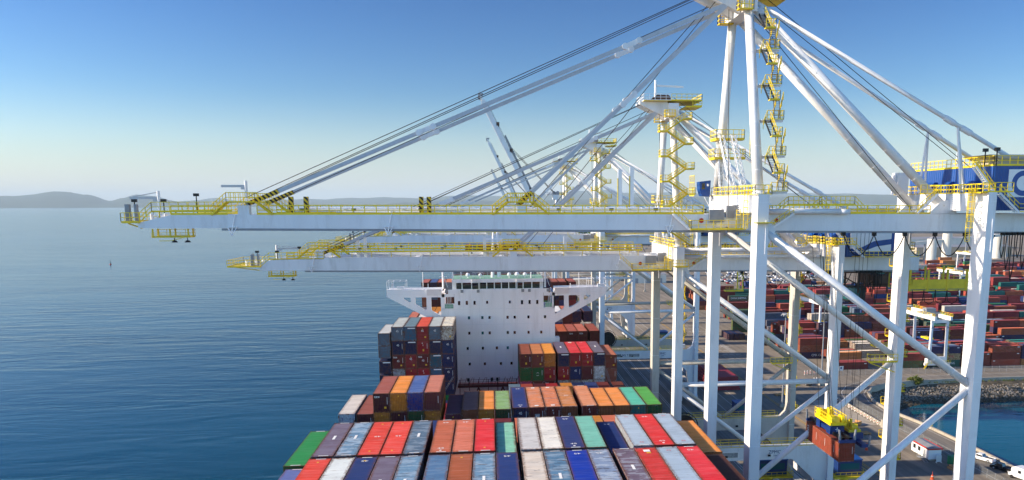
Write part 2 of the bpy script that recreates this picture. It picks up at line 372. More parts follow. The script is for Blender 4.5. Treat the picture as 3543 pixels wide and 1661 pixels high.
# the shore road round the basin: pale sheet, white edge lines, low concrete kerb wall
def offset(pts, d):
    out = []
    for i, p in enumerate(pts):
        a = Vector(pts[max(0, i-1)]); b = Vector(pts[min(len(pts)-1, i+1)]); t = (b-a).normalized()
        out.append((p[0]-t.y*d, p[1]+t.x*d))
    return out
road = SHORE[1:-1]+[(420, 268)]; road = [(126.8, 60)]+road
inner = offset(road, 9.5)
def strip(mb, A, B, z):
    k = len(A); mb.add([(x, y, z) for x, y in A]+[(x, y, z) for x, y in B], [(i, i+1, k+i+1, k+i) for i in range(k-1)])
m = MB(); strip(m, road, inner, ZQ+.004); tag(m.build('shore_road', 'road_asphalt'), kind='structure')
m = MB()
for d in (1.3, 8.6): strip(m, offset(road, d), offset(road, d+.16), ZQ+.008)
tag(m.build('road_markings', 'line_white'), kind='structure')
m = MB()
A, B = offset(road, -.35), offset(road, .25)
for z0, z1 in ((ZQ-1.5, ZQ+.75),):
    k = len(A)
    vs = [(x, y, z0) for x, y in A]+[(x, y, z0) for x, y in B]+[(x, y, z1) for x, y in A]+[(x, y, z1) for x, y in B]
    fs = []
    for i in range(k-1): fs += [(2*k+i, 2*k+i+1, 3*k+i+1, 3*k+i), (i, i+1, 2*k+i+1, 2*k+i), (k+i, 3*k+i, 3*k+i+1, k+i+1)]
    m.add(vs, fs)
tag(m.build('shore_wall', 'concrete'), 'low pale concrete parapet curving round the edge of the basin', 'parapet')

# riprap bank on the far side of the basin
m = MB()
def bank(u, v):
    x = 124+u*420; y0 = 267.5 if x > 150 else None
    # follow the curve at its left end
    yt = 268-.0*x; 
    if x < 150: 
        t = (150-x)/26; yt = 268-18*t*t
    y = yt-1-14*v
    return (x+(6*v if x < 150 else 0), y, ZQ-.4-6.6*v+.35*noise.noise(Vector((x*.3, y*.3, 0))))
m.grid(bank, 160, 8); tag(m.build('bank', 'earth'), kind='structure')
rocks = MB(); rd = random.Random(3)
def rock(mb, c, r):
    vs = []; 
    for lat, cnt in ((-.6, 5), (.25, 6)):
        for i in range(cnt):
            t = 2*math.pi*i/cnt+rd.random()*.5; rr = r*math.sqrt(1-lat*lat)*rd.uniform(.75, 1.2)
            vs.append((c[0]+rr*math.cos(t), c[1]+rr*math.sin(t), c[2]+r*lat*rd.uniform(.8, 1.2)))
    vs.append((c[0], c[1], c[2]+r*rd.uniform(.7, 1)))
    fs = [(i, (i+1) % 5, 5+(i+1) % 6, 5+i) for i in range(5)]+[(0, 5+0, 5+5), (5+i, 5+(i+1) % 6, 11) if False else (0, 10, 5)]+[(5+i, 5+(i+1) % 6, 11) for i in range(6)]
    mb.add(vs, fs)
for i in range(8000):
    u = (rd.random()**1.5)*.42; v = rd.random()**.8*.84+.16
    p = bank(u, v); r = rd.uniform(.16, .46)*(1.0 if v < .7 else .85)
    rocks.cur = 1 if v > .5+.25*rd.random() or rd.random() < .2 else 0
    rock(rocks, (p[0], p[1], p[2]+r*.2), r)
tag(rocks.build('riprap_rocks', ['rock', 'dark_rock']), 'bank of grey riprap boulders, darker and wet at the waterline of the basin', 'rocks', kind='stuff')

# apron markings: crane rails, double lane lines along the quay, yard lines
m = MB()
for x in (38.6, 39.3, 43.0, 43.7, 47.4, 48.1, 51.8, 52.5, 56.2, 56.9, 60.4, 61.1): m.box(x-.09, x+.09, -20, 900, ZQ+.004, ZQ+.006)
for x in (73, 77, 81): m.box(x-.08, x+.08, -20, 900, ZQ+.004, ZQ+.006)
for y in (196, 231, 268, 305, 345, 386, 420, 455, 500, 560): m.box(70, 118, y-.1, y+.1, ZQ+.004, ZQ+.006)
for i in range(60): m.box(99+(i % 3)*3, 101.2+(i % 3)*3, 280+(i//3)*9, 280.35+(i//3)*9, ZQ+.008, ZQ+.01)
for i in range(14): m.box(104, 106.5, 330+i*1.4, 330.4+i*1.4, ZQ+.008, ZQ+.01)
tag(m.build('lane_markings', 'line_white'), kind='structure')
m = MB()
for x in (91.7, 92.3): m.box(x-.1, x+.1, 150, 560, ZQ+.004, ZQ+.006)
tag(m.build('lane_markings', 'line_yellow'), kind='structure')
m = MB()
for x in (34.2, 64.7):
    for d in (-.55, .55): m.box(x+d-.5, x+d-.45, -150, 1100, ZQ+.004, ZQ+.03)
tag(m.build('crane_rails', 'steel_grey'), kind='structure')

# far hills across the water
def hills(name, prof, dist, seed, hscale=1.0, mname='forest_hill'):
    """prof: list of (bearing tan, height m) ridge points; rounded range with depth"""
    m = MB(); N = 140; 
    def hgt(t):
        for (a, h), (b, k) in zip(prof[:-1], prof[1:]):
            if a <= t <= b:
                s = (t-a)/(b-a); s = s*s*(3-2*s); return h+(k-h)*s
        return 0
    t0, t1 = prof[0][0], prof[-1][0]
    def fn(u, v):
        t = t0+(t1-t0)*u; d = dist*(1+.35*(v-.5)); s = math.sin(math.pi*v)**.8
        h = hgt(t)*hscale*s
        q = Vector((t*40, v*3, seed)); h *= 1+.07*noise.noise(q*3.1)+.1*noise.noise(q)
        return (t*d, d, ZW-3+h)
    m.grid(fn, N, 14); o = m.build(name, mname); tag(o, kind='structure'); o.data.shade_smooth(); return o
mat('forest_hill', (60, 72, 58), .95, var=.35, scale=.001, spec=.05)
hills('hills', [(-.85, 0), (-.78, 60), (-.70, 96), (-.63, 84), (-.573, 80), (-.545, 90), (-.508, 114), (-.481, 92), (-.452, 44), (-.440, 64), (-.421, 88), (-.403, 80), (-.38, 44), (-.37, 30), (-.343, 24), (-.3, 18), (-.25, 14), (-.2, 0)], 30000, 1, 5)
hills('hills', [(-.45, 0), (-.40, 30), (-.357, 52), (-.335, 80), (-.306, 52), (-.27, 58), (-.229, 66), (-.2, 60), (-.173, 74), (-.113, 76), (-.08, 70), (-.039, 90), (.024, 84), (.06, 96), (.107, 128), (.139, 134), (.185, 108), (.23, 116), (.28, 106), (.341, 122), (.39, 108), (.437, 100), (.53, 90), (.6, 104), (.75, 90), (.95, 0)], 38000, 5, 5)
hills('hills', [(-.16, 0), (-.1, 26), (-.04, 44), (.02, 30), (.1, 40), (.17, 52), (.24, 64), (.3, 50), (.38, 58), (.46, 72), (.55, 66), (.64, 52), (.8, 60), (.95, 0)], 28000, 9, 5)
# the air: pale even haze over the whole place
def haze(density):
    m = bpy.data.materials.new('haze'); m.use_nodes = True; n = m.node_tree.nodes; l = m.node_tree.links
    n.remove(n['Principled BSDF']); v = n.new('ShaderNodeVolumePrincipled')
    v.inputs['Color'].default_value = (.68, .86, 1, 1); v.inputs['Density'].default_value = density; v.inputs['Anisotropy'].default_value = .0
    l.new(v.outputs[0], n['Material Output'].inputs['Volume']); MATS['haze'] = m
    b = MB(); b.box(-62000, 62000, -3000, 62000, -79, 860)
    o = b.build('haze', 'haze'); tag(o, kind='stuff'); return o
HAZE = haze(2.6e-5)

# ================================================================== CONTAINERS
CW, HC, ST = 2.438, 2.896, 2.591
def corr_wall(m, x0, x1, z0, z1, y, out, pitch, depth, axis='x'):
    """trapezoid corrugated sheet facing 'out' (+/-1) along the other axis"""
    L = x1-x0; n = max(1, int(round(L/pitch))); p = L/n; prof = []
    for i in range(n):
        a = x0+i*p
        prof += [(a, 0), (a+p*.25, 0), (a+p*.42, depth), (a+p*.75, depth), (a+p*.92, 0)]
    prof.append((x1, 0)); k = len(prof)
    if axis == 'x': vs = [(a, y-out*d, z0) for a, d in prof]+[(a, y-out*d, z1) for a, d in prof]
    else: vs = [(y-out*d, a, z0) for a, d in prof]+[(y-out*d, a, z1) for a, d in prof]
    m.add(vs, [(i, i+1, k+i+1, k+i) for i in range(k-1)])
_cm = {}
def container_meshes(L, H):
    """origin: centre of the bottom, length along y, near end at -L/2"""
    k = (L, H)
    if k in _cm: return _cm[k]
    w, h = CW/2, L/2; d = {}
    m = MB()
    for sx in (-1, 1):
        for sy in (-1, 1):
            m.cbox((sx*(w-.07), sy*(h-.08), H/2), (.14, .16, H-.24))
            for z in (.06, H-.06): m.cbox((sx*(w-.085), sy*(h-.09), z), (.178, .188, .122))
        m.cbox((sx*(w-.05), 0, H-.07), (.07, L-.36, .09)); m.cbox((sx*(w-.05), 0, .09), (.07, L-.36, .14))
    for sy in (-1, 1):
        m.cbox((0, sy*(h-.06), H-.08), (CW-.34, .09, .12)); m.cbox((0, sy*(h-.06), .09), (CW-.34, .09, .15))
    m.box(-w+.06, w-.06, -h+.06, h-.06, .06, .1)
    d['frame'] = m.mesh('container_frame', 'container_paint')
    m = MB()      # roof: shallow cross corrugations between plain end headers
    prof = [(-h+.02, H-.045), (-h+.45, H-.04)]; n = int((L-.9)/.29); p = (L-.9)/n; y = -h+.45
    for i in range(n):
        prof += [(y+p*.1, H-.04), (y+p*.3, H-.008), (y+p*.6, H-.008), (y+p*.8, H-.04)]; y += p
    prof += [(h-.45, H-.04), (h-.02, H-.045)]
    kk = len(prof)
    m.add([(-w+.08, a, z) for a, z in prof]+[(w-.08, a, z) for a, z in prof], [(i, kk+i, kk+i+1, i+1) for i in range(kk-1)])
    d['roof'] = m.mesh('container_roof', 'container_paint')
    m = MB(); corr_wall(m, -w+.13, w-.13, .14, H-.12, -h+.03, -1, .24, .05); d['end_wall'] = m.mesh('container_end', 'container_paint')
    m = MB()
    for sx in (-1, 1): corr_wall(m, -h+.14, h-.14, .14, H-.1, sx*(w-.02), sx, .275, .04, 'y')
    d['side_walls'] = m.mesh('container_sides', 'container_paint')
    m = MB(); m.box(-w+.1, w-.1, h-.05, h-.03, .14, H-.12)
    for x in (-.85, -.3, .3, .85): m.tube((x, h-.01, .15), (x, h-.01, H-.15), .025, 6)
    d['doors'] = m.mesh('container_doors', 'container_paint')
    _cm[k] = d; return d
def colour(o, c, wear):
    o.color = lin(c)+(1,); o['wear'] = wear
_plates = {}
def plate(w, h, mname):
    k = (w, h, mname)
    if k not in _plates:
        m = MB(); m.box(-w/2, w/2, -.006, .006, -h/2, h/2); _plates[k] = m.mesh('plate', mname)
    return _plates[k]
def make_container(name_label, x, y, ztop, L, H, c, roof=None, wear=.25, rwear=None, marks='', group='containers on the ship', simple=False):
    """x: left edge, y: near edge, ztop: top. marks: letters, see below"""
    root = empty('shipping_container', (x+CW/2+.03, y+L/2, ztop-H), name_label, 'container', group)
    d = container_meshes(L, H); wr = wear if rwear is None else rwear
    for part in ('frame', 'end_wall', 'side_walls', 'roof', 'doors'):
        if simple and part == 'doors': continue
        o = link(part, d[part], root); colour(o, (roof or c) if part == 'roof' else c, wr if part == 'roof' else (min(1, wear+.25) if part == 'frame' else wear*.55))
    e = -L/2-.002; up = (R(90), 0, 0)
    dec = H+.004
    for k in marks.split():
        if k == '45': text('45', .62, 'mark_white', root, (0, e, H*.68), up, 'size_mark', .85)
        elif k == '45l': text('45', .62, 'mark_white', root, (-.05, e, H*.55), up, 'size_mark', .85)
        elif k == '45s': text('4\n  5', .42, 'mark_white', root, (-.1, e, H*.72), up, 'size_mark')
        elif k == '45g':
            p = link('size_plate', plate(.75, .75, 'mark_grey'), root, (.05, e, H*.5)); text('45', .55, 'mark_white', p, (0, -.012, 0), up, 'size_mark', .85)
        elif k == 'tex': text('tex', .62, 'mark_white', root, (-.62, e, H*.83), up, 'lettering')
        elif k == 'T': text('T', .62, 'mark_purple', root, (-.6, e, H*.72), up, 'lettering'); text('\u25b2' if False else 'A', .4, 'mark_dark', root, (.55, e, H*.74), up, 'lettering')
        elif k == 'cronos': text('C R O N O S', .26, 'mark_white', root, (0, e, H*.93), up, 'lettering')
        elif k == 'yel': link('notice_plate', plate(.34, .3, 'mark_yellow'), root, (.55, e, H*.24))
        elif k == 'yelm': link('notice_plate', plate(.3, .42, 'mark_yellow'), root, (.08, e, H*.3))
        elif k == 'tri': link('notice_plate', plate(.16, .18, 'mark_yellow'), root, (0, e, H*.82))
        elif k == 'str': link('name_stripe', plate(1.5, .2, 'mark_white'), root, (.3, e, H*.88))
        elif k == 'col': link('number_column', plate(.05, 1.1, 'mark_white'), root, (.86, e, H*.6))
        elif k == 'names': text('\u00b7\u00b7\u00b7 \u00b7\u00b7\u00b7\u00b7\u00b7\u00b7\u00b7', .3, 'mark_white', root, (.1, e, H*.92), up, 'lettering')
        elif k == 'smile': text('(  )', .6, 'mark_white', root, (0, e, H*.5), (R(90), R(90), 0), 'lettering')
        # roof marks: n near end, f far end, m middle
        elif k == 'r45n': text('45', .68, 'mark_white', root, (.0, -L/2+1.55, dec), (0, 0, 0), 'roof_mark', 1.2); link('notice_plate', plate(.24, .26, 'mark_white'), root, (0, -L/2+.75, dec)).rotation_euler = (R(90), 0, 0)
        elif k == 'r45f': text('45', .68, 'mark_white', root, (.0, L/2-1.35, dec), (0, 0, R(180)), 'roof_mark', 1.2)
        elif k == 'r45m': text('45', .68, 'mark_white', root, (.1, .2, dec), (0, 0, R(180)), 'roof_mark', 1.2)
        elif k == 'r45q': text('45', .75, 'mark_white', root, (.0, -L/2+4.6, dec), (0, 0, R(180)), 'roof_mark', 1.2)
        elif k == 'dash': link('roof_mark', plate(.3, 1.5, 'mark_white'), root, (0, .3, dec)).rotation_euler = (R(90), 0, 0)
        elif k == 'dashn': link('roof_mark', plate(.3, 1.7, 'mark_white'), root, (0, -1.6, dec)).rotation_euler = (R(90), 0, 0)
        elif k == 'rbar':
            for q in (-L/2+.2, L/2-.2): link('roof_name', plate(1.1, .14, 'mark_white'), root, (.1, q, dec)).rotation_euler = (R(90), 0, 0)
        elif k == 'rtri':
            for q in (-L/2+1.3, L/2-1.3): link('notice_plate', plate(.22, .3, 'mark_yellow'), root, (0, q, dec)).rotation_euler = (R(90), 0, 0)
        elif k == 'rlab': link('roof_plate', plate(.75, .75, 'mark_white'), root, (.0, L/2-1.2, dec)).rotation_euler = (R(90), 0, 0); link('roof_plate', plate(.5, .35, 'mark_yellow'), root, (.1, L/2-1.95, dec)).rotation_euler = (R(90), 0, 0)
        elif k == 'rlab2':
            for q in (-L/2+1.0, L/2-1.0): link('roof_plate', plate(.6, .55, 'mark_white'), root, (.0, q, dec)).rotation_euler = (R(90), 0, 0)
        elif k == 'ring':
            for q in (-L/2+1.3, L/2-1.3): text('45', .6, 'mark_red', root, (.0, q, dec), (0, 0, 0), 'roof_mark', 1.0)
        elif k == 'rsm': text('hc 45', .3, 'mark_dark', root, (.2, .4, dec), (0, 0, R(10)), 'roof_mark')
    return root
SLOT = 2.52
XL, XA, XB, XCc, XD, XE = -23.3, -20.6, -7.5, 2.93, 13.45, 24.0
F45, F40 = 13.716, 12.192
def row(row_label, y, items, H=HC):
    for (x, zt, L, c, roof, wear, marks, lab) in items:
        make_container(lab+', '+row_label, x, y+(0 if L > 13 else 0), zt, L, H, c, roof, wear, None, marks)
ro, sal, red, dred, org, och = (225, 66, 48), (196, 104, 72), (214, 40, 44), (150, 28, 38), (226, 138, 52), (190, 120, 34)
mar, dmar, brn, nav, dnav, blu = (104, 36, 42), (74, 26, 40), (128, 74, 48), (40, 60, 112), (20, 38, 78), (24, 66, 165)
gbl, tbl, pgr, pbl, wht, crm = (92, 116, 136), (44, 100, 132), (116, 104, 122), (108, 146, 172), (222, 226, 220), (222, 208, 190)
grn, teal, lteal, lgr, gry = (40, 132, 66), (46, 140, 132), (128, 196, 166), (166, 184, 198), (158, 162, 166)
T = -27.9
row('nearest deck row', 72.18, [
 (XL+.1, T-1.1, F45, (98, 118, 176), None, .25, 'rbar', 'periwinkle blue container at the outer left end'),
 (XA, T, F45, ro, None, .12, 'rbar rtri', 'bright orange-red container with clean roof, third-last toward the open sea'),
 (XA+SLOT, T, F45, wht, None, .4, '', 'off-white container with rusty corner castings'),
 (XA+2*SLOT, T, F45, nav, None, .15, 'r45f rtri rbar', 'dark blue container beside the off-white one'),
 (XA+3*SLOT, T, F45, pgr, None, .4, 'dashn rbar', 'mauve-grey container with white roof dash left of the long black gap'),
 (XA+4*SLOT, T, F45, pbl, None, .75, 'dashn rbar', 'patchy pale blue container with white roof dash left of the black gap'),
 (XB, T, F45, (84, 122, 158), None, .45, '', 'worn steel blue container right of the long black gap'),
 (XB+SLOT, T, F45, (172, 92, 58), None, .2, 'r45q rtri', 'copper brown container with an upside-down 45 on its roof'),
 (XB+2*SLOT, T, F45, pbl, None, .8, 'dashn rbar', 'blotchy pale blue container with white dash beside copper brown one'),
 (XB+3*SLOT, T, F45, (40, 62, 118), None, .3, 'r45f', 'navy container with roof 45 beside the rusty cream one'),
 (XCc, T, F45, crm, None, .5, 'rsm', 'cream container streaked with rust'),
 (XCc+SLOT, T, F45, (88, 128, 156), None, .75, 'dashn rbar', 'mottled grey-blue container with white dash between cream and royal blue'),
 (XCc+2*SLOT, T, F45, (16, 56, 160), None, .1, 'r45f rbar', 'royal blue container with clean roof and 45'),
 (XCc+3*SLOT, T, F45, (132, 150, 176), None, 1.0, 'r45f', 'badly flaking pale blue container with 45'),
 (XD, T, F45, (116, 100, 116), None, .75, 'dash rbar', 'mauve container with white dash and blue repair patch'),
 (XD+SLOT, T, F45, (208, 48, 44), None, .35, 'rlab', 'scuffed red container with white and yellow roof labels'),
 (XD+2*SLOT, T, F45, lgr, None, .3, 'ring rbar', 'pale grey-blue container with faint red 45 between two red ones'),
 (XD+3*SLOT, T, F45, (222, 42, 54), None, .1, 'r45f rbar', 'crimson container nearest the crane leg'),
 (XE, T-1.1, F45, (74, 42, 42), (74, 44, 44), .2, '', 'dark chocolate container with orange rim at the quay side end')])
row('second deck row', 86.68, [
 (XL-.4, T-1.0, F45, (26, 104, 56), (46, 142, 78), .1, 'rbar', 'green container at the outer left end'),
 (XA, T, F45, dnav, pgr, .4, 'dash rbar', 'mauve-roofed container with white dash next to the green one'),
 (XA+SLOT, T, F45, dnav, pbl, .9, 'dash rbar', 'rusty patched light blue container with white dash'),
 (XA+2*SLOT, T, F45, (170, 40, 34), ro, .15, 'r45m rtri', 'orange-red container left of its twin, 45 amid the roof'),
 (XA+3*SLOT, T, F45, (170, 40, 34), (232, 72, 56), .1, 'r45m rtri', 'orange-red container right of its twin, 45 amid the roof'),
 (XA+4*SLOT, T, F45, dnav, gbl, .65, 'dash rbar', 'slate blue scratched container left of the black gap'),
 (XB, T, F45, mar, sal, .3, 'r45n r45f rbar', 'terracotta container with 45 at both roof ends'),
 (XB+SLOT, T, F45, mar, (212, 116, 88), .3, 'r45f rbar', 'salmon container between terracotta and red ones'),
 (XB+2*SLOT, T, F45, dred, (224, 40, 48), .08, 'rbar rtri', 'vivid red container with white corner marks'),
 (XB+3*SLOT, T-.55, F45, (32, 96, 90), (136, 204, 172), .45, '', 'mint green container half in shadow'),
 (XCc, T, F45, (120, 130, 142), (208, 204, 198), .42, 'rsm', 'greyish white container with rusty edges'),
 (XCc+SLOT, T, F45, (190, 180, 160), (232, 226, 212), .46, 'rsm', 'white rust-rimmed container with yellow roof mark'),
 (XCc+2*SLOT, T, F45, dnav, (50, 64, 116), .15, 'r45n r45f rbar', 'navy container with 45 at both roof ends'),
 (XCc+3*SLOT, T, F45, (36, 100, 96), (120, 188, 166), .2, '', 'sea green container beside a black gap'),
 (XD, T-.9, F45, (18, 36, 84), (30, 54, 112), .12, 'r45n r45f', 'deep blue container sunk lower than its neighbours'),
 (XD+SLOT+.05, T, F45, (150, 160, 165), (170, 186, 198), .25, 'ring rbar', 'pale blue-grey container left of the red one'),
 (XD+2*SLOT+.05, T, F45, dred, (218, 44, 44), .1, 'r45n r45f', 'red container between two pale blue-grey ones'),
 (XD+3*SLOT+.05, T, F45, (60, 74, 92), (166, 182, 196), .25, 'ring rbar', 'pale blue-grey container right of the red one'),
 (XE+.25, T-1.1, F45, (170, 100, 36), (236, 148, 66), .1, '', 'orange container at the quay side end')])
Y3 = 116.2
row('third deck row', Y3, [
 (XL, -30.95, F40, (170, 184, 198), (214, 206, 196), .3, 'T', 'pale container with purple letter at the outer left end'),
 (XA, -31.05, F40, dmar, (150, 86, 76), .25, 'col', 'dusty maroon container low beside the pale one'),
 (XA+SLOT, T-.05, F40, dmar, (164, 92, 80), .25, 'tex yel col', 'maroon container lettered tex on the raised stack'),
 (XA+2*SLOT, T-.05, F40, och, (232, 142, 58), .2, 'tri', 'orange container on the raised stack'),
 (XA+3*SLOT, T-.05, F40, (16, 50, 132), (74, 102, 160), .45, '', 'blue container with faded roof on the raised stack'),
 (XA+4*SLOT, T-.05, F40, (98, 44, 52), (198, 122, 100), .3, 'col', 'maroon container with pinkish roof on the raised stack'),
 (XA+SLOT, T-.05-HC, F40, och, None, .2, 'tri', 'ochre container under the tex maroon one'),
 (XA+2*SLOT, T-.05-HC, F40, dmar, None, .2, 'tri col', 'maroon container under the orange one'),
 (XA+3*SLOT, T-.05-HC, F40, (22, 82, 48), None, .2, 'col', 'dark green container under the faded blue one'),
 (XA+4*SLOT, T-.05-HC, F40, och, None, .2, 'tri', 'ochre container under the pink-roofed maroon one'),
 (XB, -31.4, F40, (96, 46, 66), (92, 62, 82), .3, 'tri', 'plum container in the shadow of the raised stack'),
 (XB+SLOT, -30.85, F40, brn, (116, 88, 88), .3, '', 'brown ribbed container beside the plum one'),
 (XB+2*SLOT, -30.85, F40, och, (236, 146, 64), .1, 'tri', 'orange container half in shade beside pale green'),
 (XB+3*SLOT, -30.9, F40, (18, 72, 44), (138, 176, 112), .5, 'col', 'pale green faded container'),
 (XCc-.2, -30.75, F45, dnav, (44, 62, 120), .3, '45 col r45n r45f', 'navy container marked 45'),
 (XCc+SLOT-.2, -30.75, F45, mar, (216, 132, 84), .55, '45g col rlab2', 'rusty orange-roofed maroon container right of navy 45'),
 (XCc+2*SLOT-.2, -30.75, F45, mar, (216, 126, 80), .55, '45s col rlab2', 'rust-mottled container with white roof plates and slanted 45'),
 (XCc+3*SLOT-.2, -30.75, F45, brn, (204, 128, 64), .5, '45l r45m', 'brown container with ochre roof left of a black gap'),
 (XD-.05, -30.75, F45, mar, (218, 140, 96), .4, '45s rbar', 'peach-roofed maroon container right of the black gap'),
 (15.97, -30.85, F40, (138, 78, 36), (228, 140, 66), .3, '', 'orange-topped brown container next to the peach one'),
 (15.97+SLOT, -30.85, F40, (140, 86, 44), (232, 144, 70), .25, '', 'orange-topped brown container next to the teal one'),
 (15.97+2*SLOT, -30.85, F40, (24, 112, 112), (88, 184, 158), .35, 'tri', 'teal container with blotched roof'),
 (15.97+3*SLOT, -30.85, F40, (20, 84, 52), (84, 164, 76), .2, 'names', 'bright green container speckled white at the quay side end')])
Y4 = 159.8
left = [[(gbl, (186, 192, 190), '45 col', .4), (tbl, (104, 132, 146), 'str', .4), ((150, 40, 48), (216, 82, 60), 'tri 45 yel', .2), (gbl, (182, 190, 190), '45', .3), ((208, 204, 190), (230, 220, 200), 'T yel', .9)],
        [(dnav, None, '45 col', .15), (dnav, None, 'str', .15), (dred, None, '45s yelm col', .1), ((22, 40, 76), None, 'str', .2), ((18, 52, 96), None, '45 col', .15)],
        [(mar, None, 'tex 45l col yel', .2), ((142, 40, 48), None, '45 tri yel', .2), (mar, None, 'tex 45l col yel', .2), ((38, 96, 116), None, 'str', .5), ((16, 44, 92), None, '45 col', .15)],
        [(gry, None, 'T', .5), (dred, None, 'tri', .2), ((170, 30, 48), None, '45s', .2), (tbl, None, 'str', .3), (dnav, None, 'cronos 45 col', .15)],
        [(dnav, None, '', .2), (mar, None, '', .2), (dnav, None, '', .2), (gbl, None, '', .2), ((14, 36, 78), None, 'tri col', .15)]]
CN = {gbl: 'slate blue', tbl: 'teal blue', dnav: 'dark navy', dred: 'deep red', mar: 'maroon', gry: 'light grey'}
def cname(c):
    best = None
    tab = [((226, 66, 48), 'orange-red'), ((150, 40, 48), 'brick red'), ((150, 28, 38), 'deep red'), ((104, 36, 42), 'maroon'), ((74, 26, 40), 'dark plum'), ((128, 74, 48), 'brown'), ((200, 110, 70), 'terracotta'),
           ((226, 138, 52), 'orange'), ((190, 120, 34), 'ochre'), ((20, 38, 78), 'navy'), ((24, 66, 165), 'blue'), ((44, 100, 132), 'teal blue'), ((92, 116, 136), 'slate blue'), ((158, 162, 166), 'grey'),
           ((220, 220, 215), 'white'), ((222, 208, 190), 'cream'), ((40, 132, 66), 'green'), ((18, 72, 44), 'dark green'), ((46, 140, 132), 'teal'), ((190, 90, 120), 'pink')]
    for t, nme in tab:
        dd = sum((a-b)**2 for a, b in zip(t, c))
        if best is None or dd < best[0]: best = (dd, nme)
    return best[1]
TIER = ['top tier', 'second tier down', 'third tier down', 'fourth tier down', 'fifth tier down', 'sixth tier down']
for t, line in enumerate(left):
    for i, (c, rf, mk, we) in enumerate(line):
        make_container('%s container, %s, %s column, stack left of the ship house' % (cname(c), TIER[t], ORD[i+2]), XA+i*SLOT, Y4, -24.65-t*2.9, F45, HC, c, rf, we, None, mk, simple=t > 0)
for t, (c, rf, mk) in enumerate([(gbl, (196, 200, 200), ''), (gbl, None, ''), (dnav, None, 'str'), (dnav, None, '')]):
    make_container('%s container, %s of the outermost left column beside the sea' % (cname(c), TIER[t]), XL, Y4, -25.9-t*(2.62 if t == 1 else 2.9), F40, ST, c, rf, .35, None, mk, simple=t > 0)
RA = [[((92, 32, 38), (150, 82, 62), 'yelm tri col', .25), ((124, 58, 50), (198, 124, 76), 'tri yel col', .25), ((196, 116, 34), (232, 150, 56), 'tri', .25)],
      [((22, 92, 48), None, 'names', .15), ((20, 98, 52), None, 'smile col', .15), (dred, None, 'tri yelm col', .15)],
      [((168, 50, 96), None, '', .2), ((128, 60, 48), None, '', .2), (mar, None, 'tex', .2)], [(dnav, None, '', .2), (mar, None, '', .2), (mar, None, '', .2)]]
RB = [[(dnav, (108, 100, 122), 'str dash', .2), ((150, 26, 38), (214, 50, 58), 'yelm col rlab', .15), ((168, 26, 36), (222, 46, 56), '45s yelm col r45f', .1), ((24, 40, 78), (112, 106, 122), 'str dash', .2)],
      [((158, 28, 36), None, '45s yelm col', .1), ((24, 46, 96), None, '45 col', .1), ((98, 36, 44), None, 'col', .2), ((214, 216, 216), None, 'yel', .5)],
      [((196, 196, 190), None, 'tri', .6), (gry, None, '', .5), ((206, 202, 192), None, 'T', .6), ((206, 204, 198), None, 'T', .6)], [(mar, None, '', .2), (dnav, None, '', .2), (mar, None, '', .2), (gry, None, '', .2)]]
for blk, X0, nm in ((RA, 5.45, 'block right of the ship house'), (RB, 13.37, 'block nearer the quay')):
    for t, line in enumerate(blk):
        for i, (c, rf, mk, we) in enumerate(line):
            make_container('%s container, %s, %s column, %s' % (cname(c), TIER[t], ORD[i+1], nm), X0+i*SLOT, Y4, -30.85-t*2.9, F45 if blk is RB and t < 2 else F40, HC, c, rf, we, None, mk, simple=t > 0)
for t, (c, rf, mk) in enumerate([((118, 52, 44), (186, 112, 86), 'tri yel col'), ((146, 76, 60), None, 'col'), (dnav, None, ''), (dnav, None, '')]):
    make_container('%s container, %s of the single column at the quay edge of the ship' % (cname(c), TIER[t]), 23.9-.5, Y4, -31.45-t*2.9, F40, HC, c, rf, .3, None, mk, simple=t > 0)
# tiers below that carry the visible ones: one mass of plain container sides seen down the gaps
rd = random.Random(11)
PAL = [mar, dmar, nav, dnav, och, brn, grn, gbl, dred, sal, (150, 60, 50)]
class Mass:
    """many plain containers in one mesh, each with its own paint"""
    def __init__(s): s.m = MB(); s.c = []
    def add(s, x0, x1, y0, y1, z0, z1, c, roof=None, sides='nswe'):
        n0 = len(s.m.f); m = s.m
        m.add([(x0, y0, z1), (x1, y0, z1), (x1, y1, z1), (x0, y1, z1)], [(0, 1, 2, 3)]); k = len(m.f)
        if 's' in sides: corr_wall(m, x0, x1, z0+.05, z1, y0, -1, .3, .045)
        if 'w' in sides: corr_wall(m, y0, y1, z0+.05, z1, x0, -1, .3, .045, 'y')
        if 'e' in sides: corr_wall(m, y0, y1, z0+.05, z1, x1, 1, .3, .045, 'y')
        if 'n' in sides: m.add([(x0, y1, z0), (x1, y1, z0), (x1, y1, z1), (x0, y1, z1)], [(0, 1, 2, 3)])
        s.c += [lin(roof or c)]*(k-n0)+[lin(c)]*(len(m.f)-k)
    def done(s, name, label):
        me = bpy.data.meshes.new(name); me.from_pydata(s.m.v, [], s.m.f); me.materials.append(MATS['container_paint_mixed'])
        at = me.attributes.new('paint', 'FLOAT_COLOR', 'FACE'); at.data.foreach_set('color', [v for c in s.c for v in (c[0], c[1], c[2], 1)])
        w = me.attributes.new('wear_amount', 'FLOAT', 'FACE'); w.data.foreach_set('value', [.3]*len(s.c))
        o = link(name, me); tag(o, label, 'containers', kind='stuff'); return o
def plain(x, y, zt, L, lab, c=None, rf=None, grp='containers lower in the stacks'):
    c = c or rd.choice(PAL)
    root = empty('shipping_container', (x+CW/2+.03, y+L/2, zt-HC), lab, 'container', grp); d = container_meshes(L, HC)
    for part in ('frame', 'end_wall', 'side_walls', 'roof'):
        o = link(part, d[part], root); colour(o, (rf or c) if part == 'roof' else c, .3)
    return root
allx = [XL]+[XA+i*SLOT for i in range(5)]+[XB+i*SLOT for i in range(4)]+[XCc+i*SLOT for i in range(4)]+[XD+i*SLOT for i in range(4)]+[XE]
low = Mass()
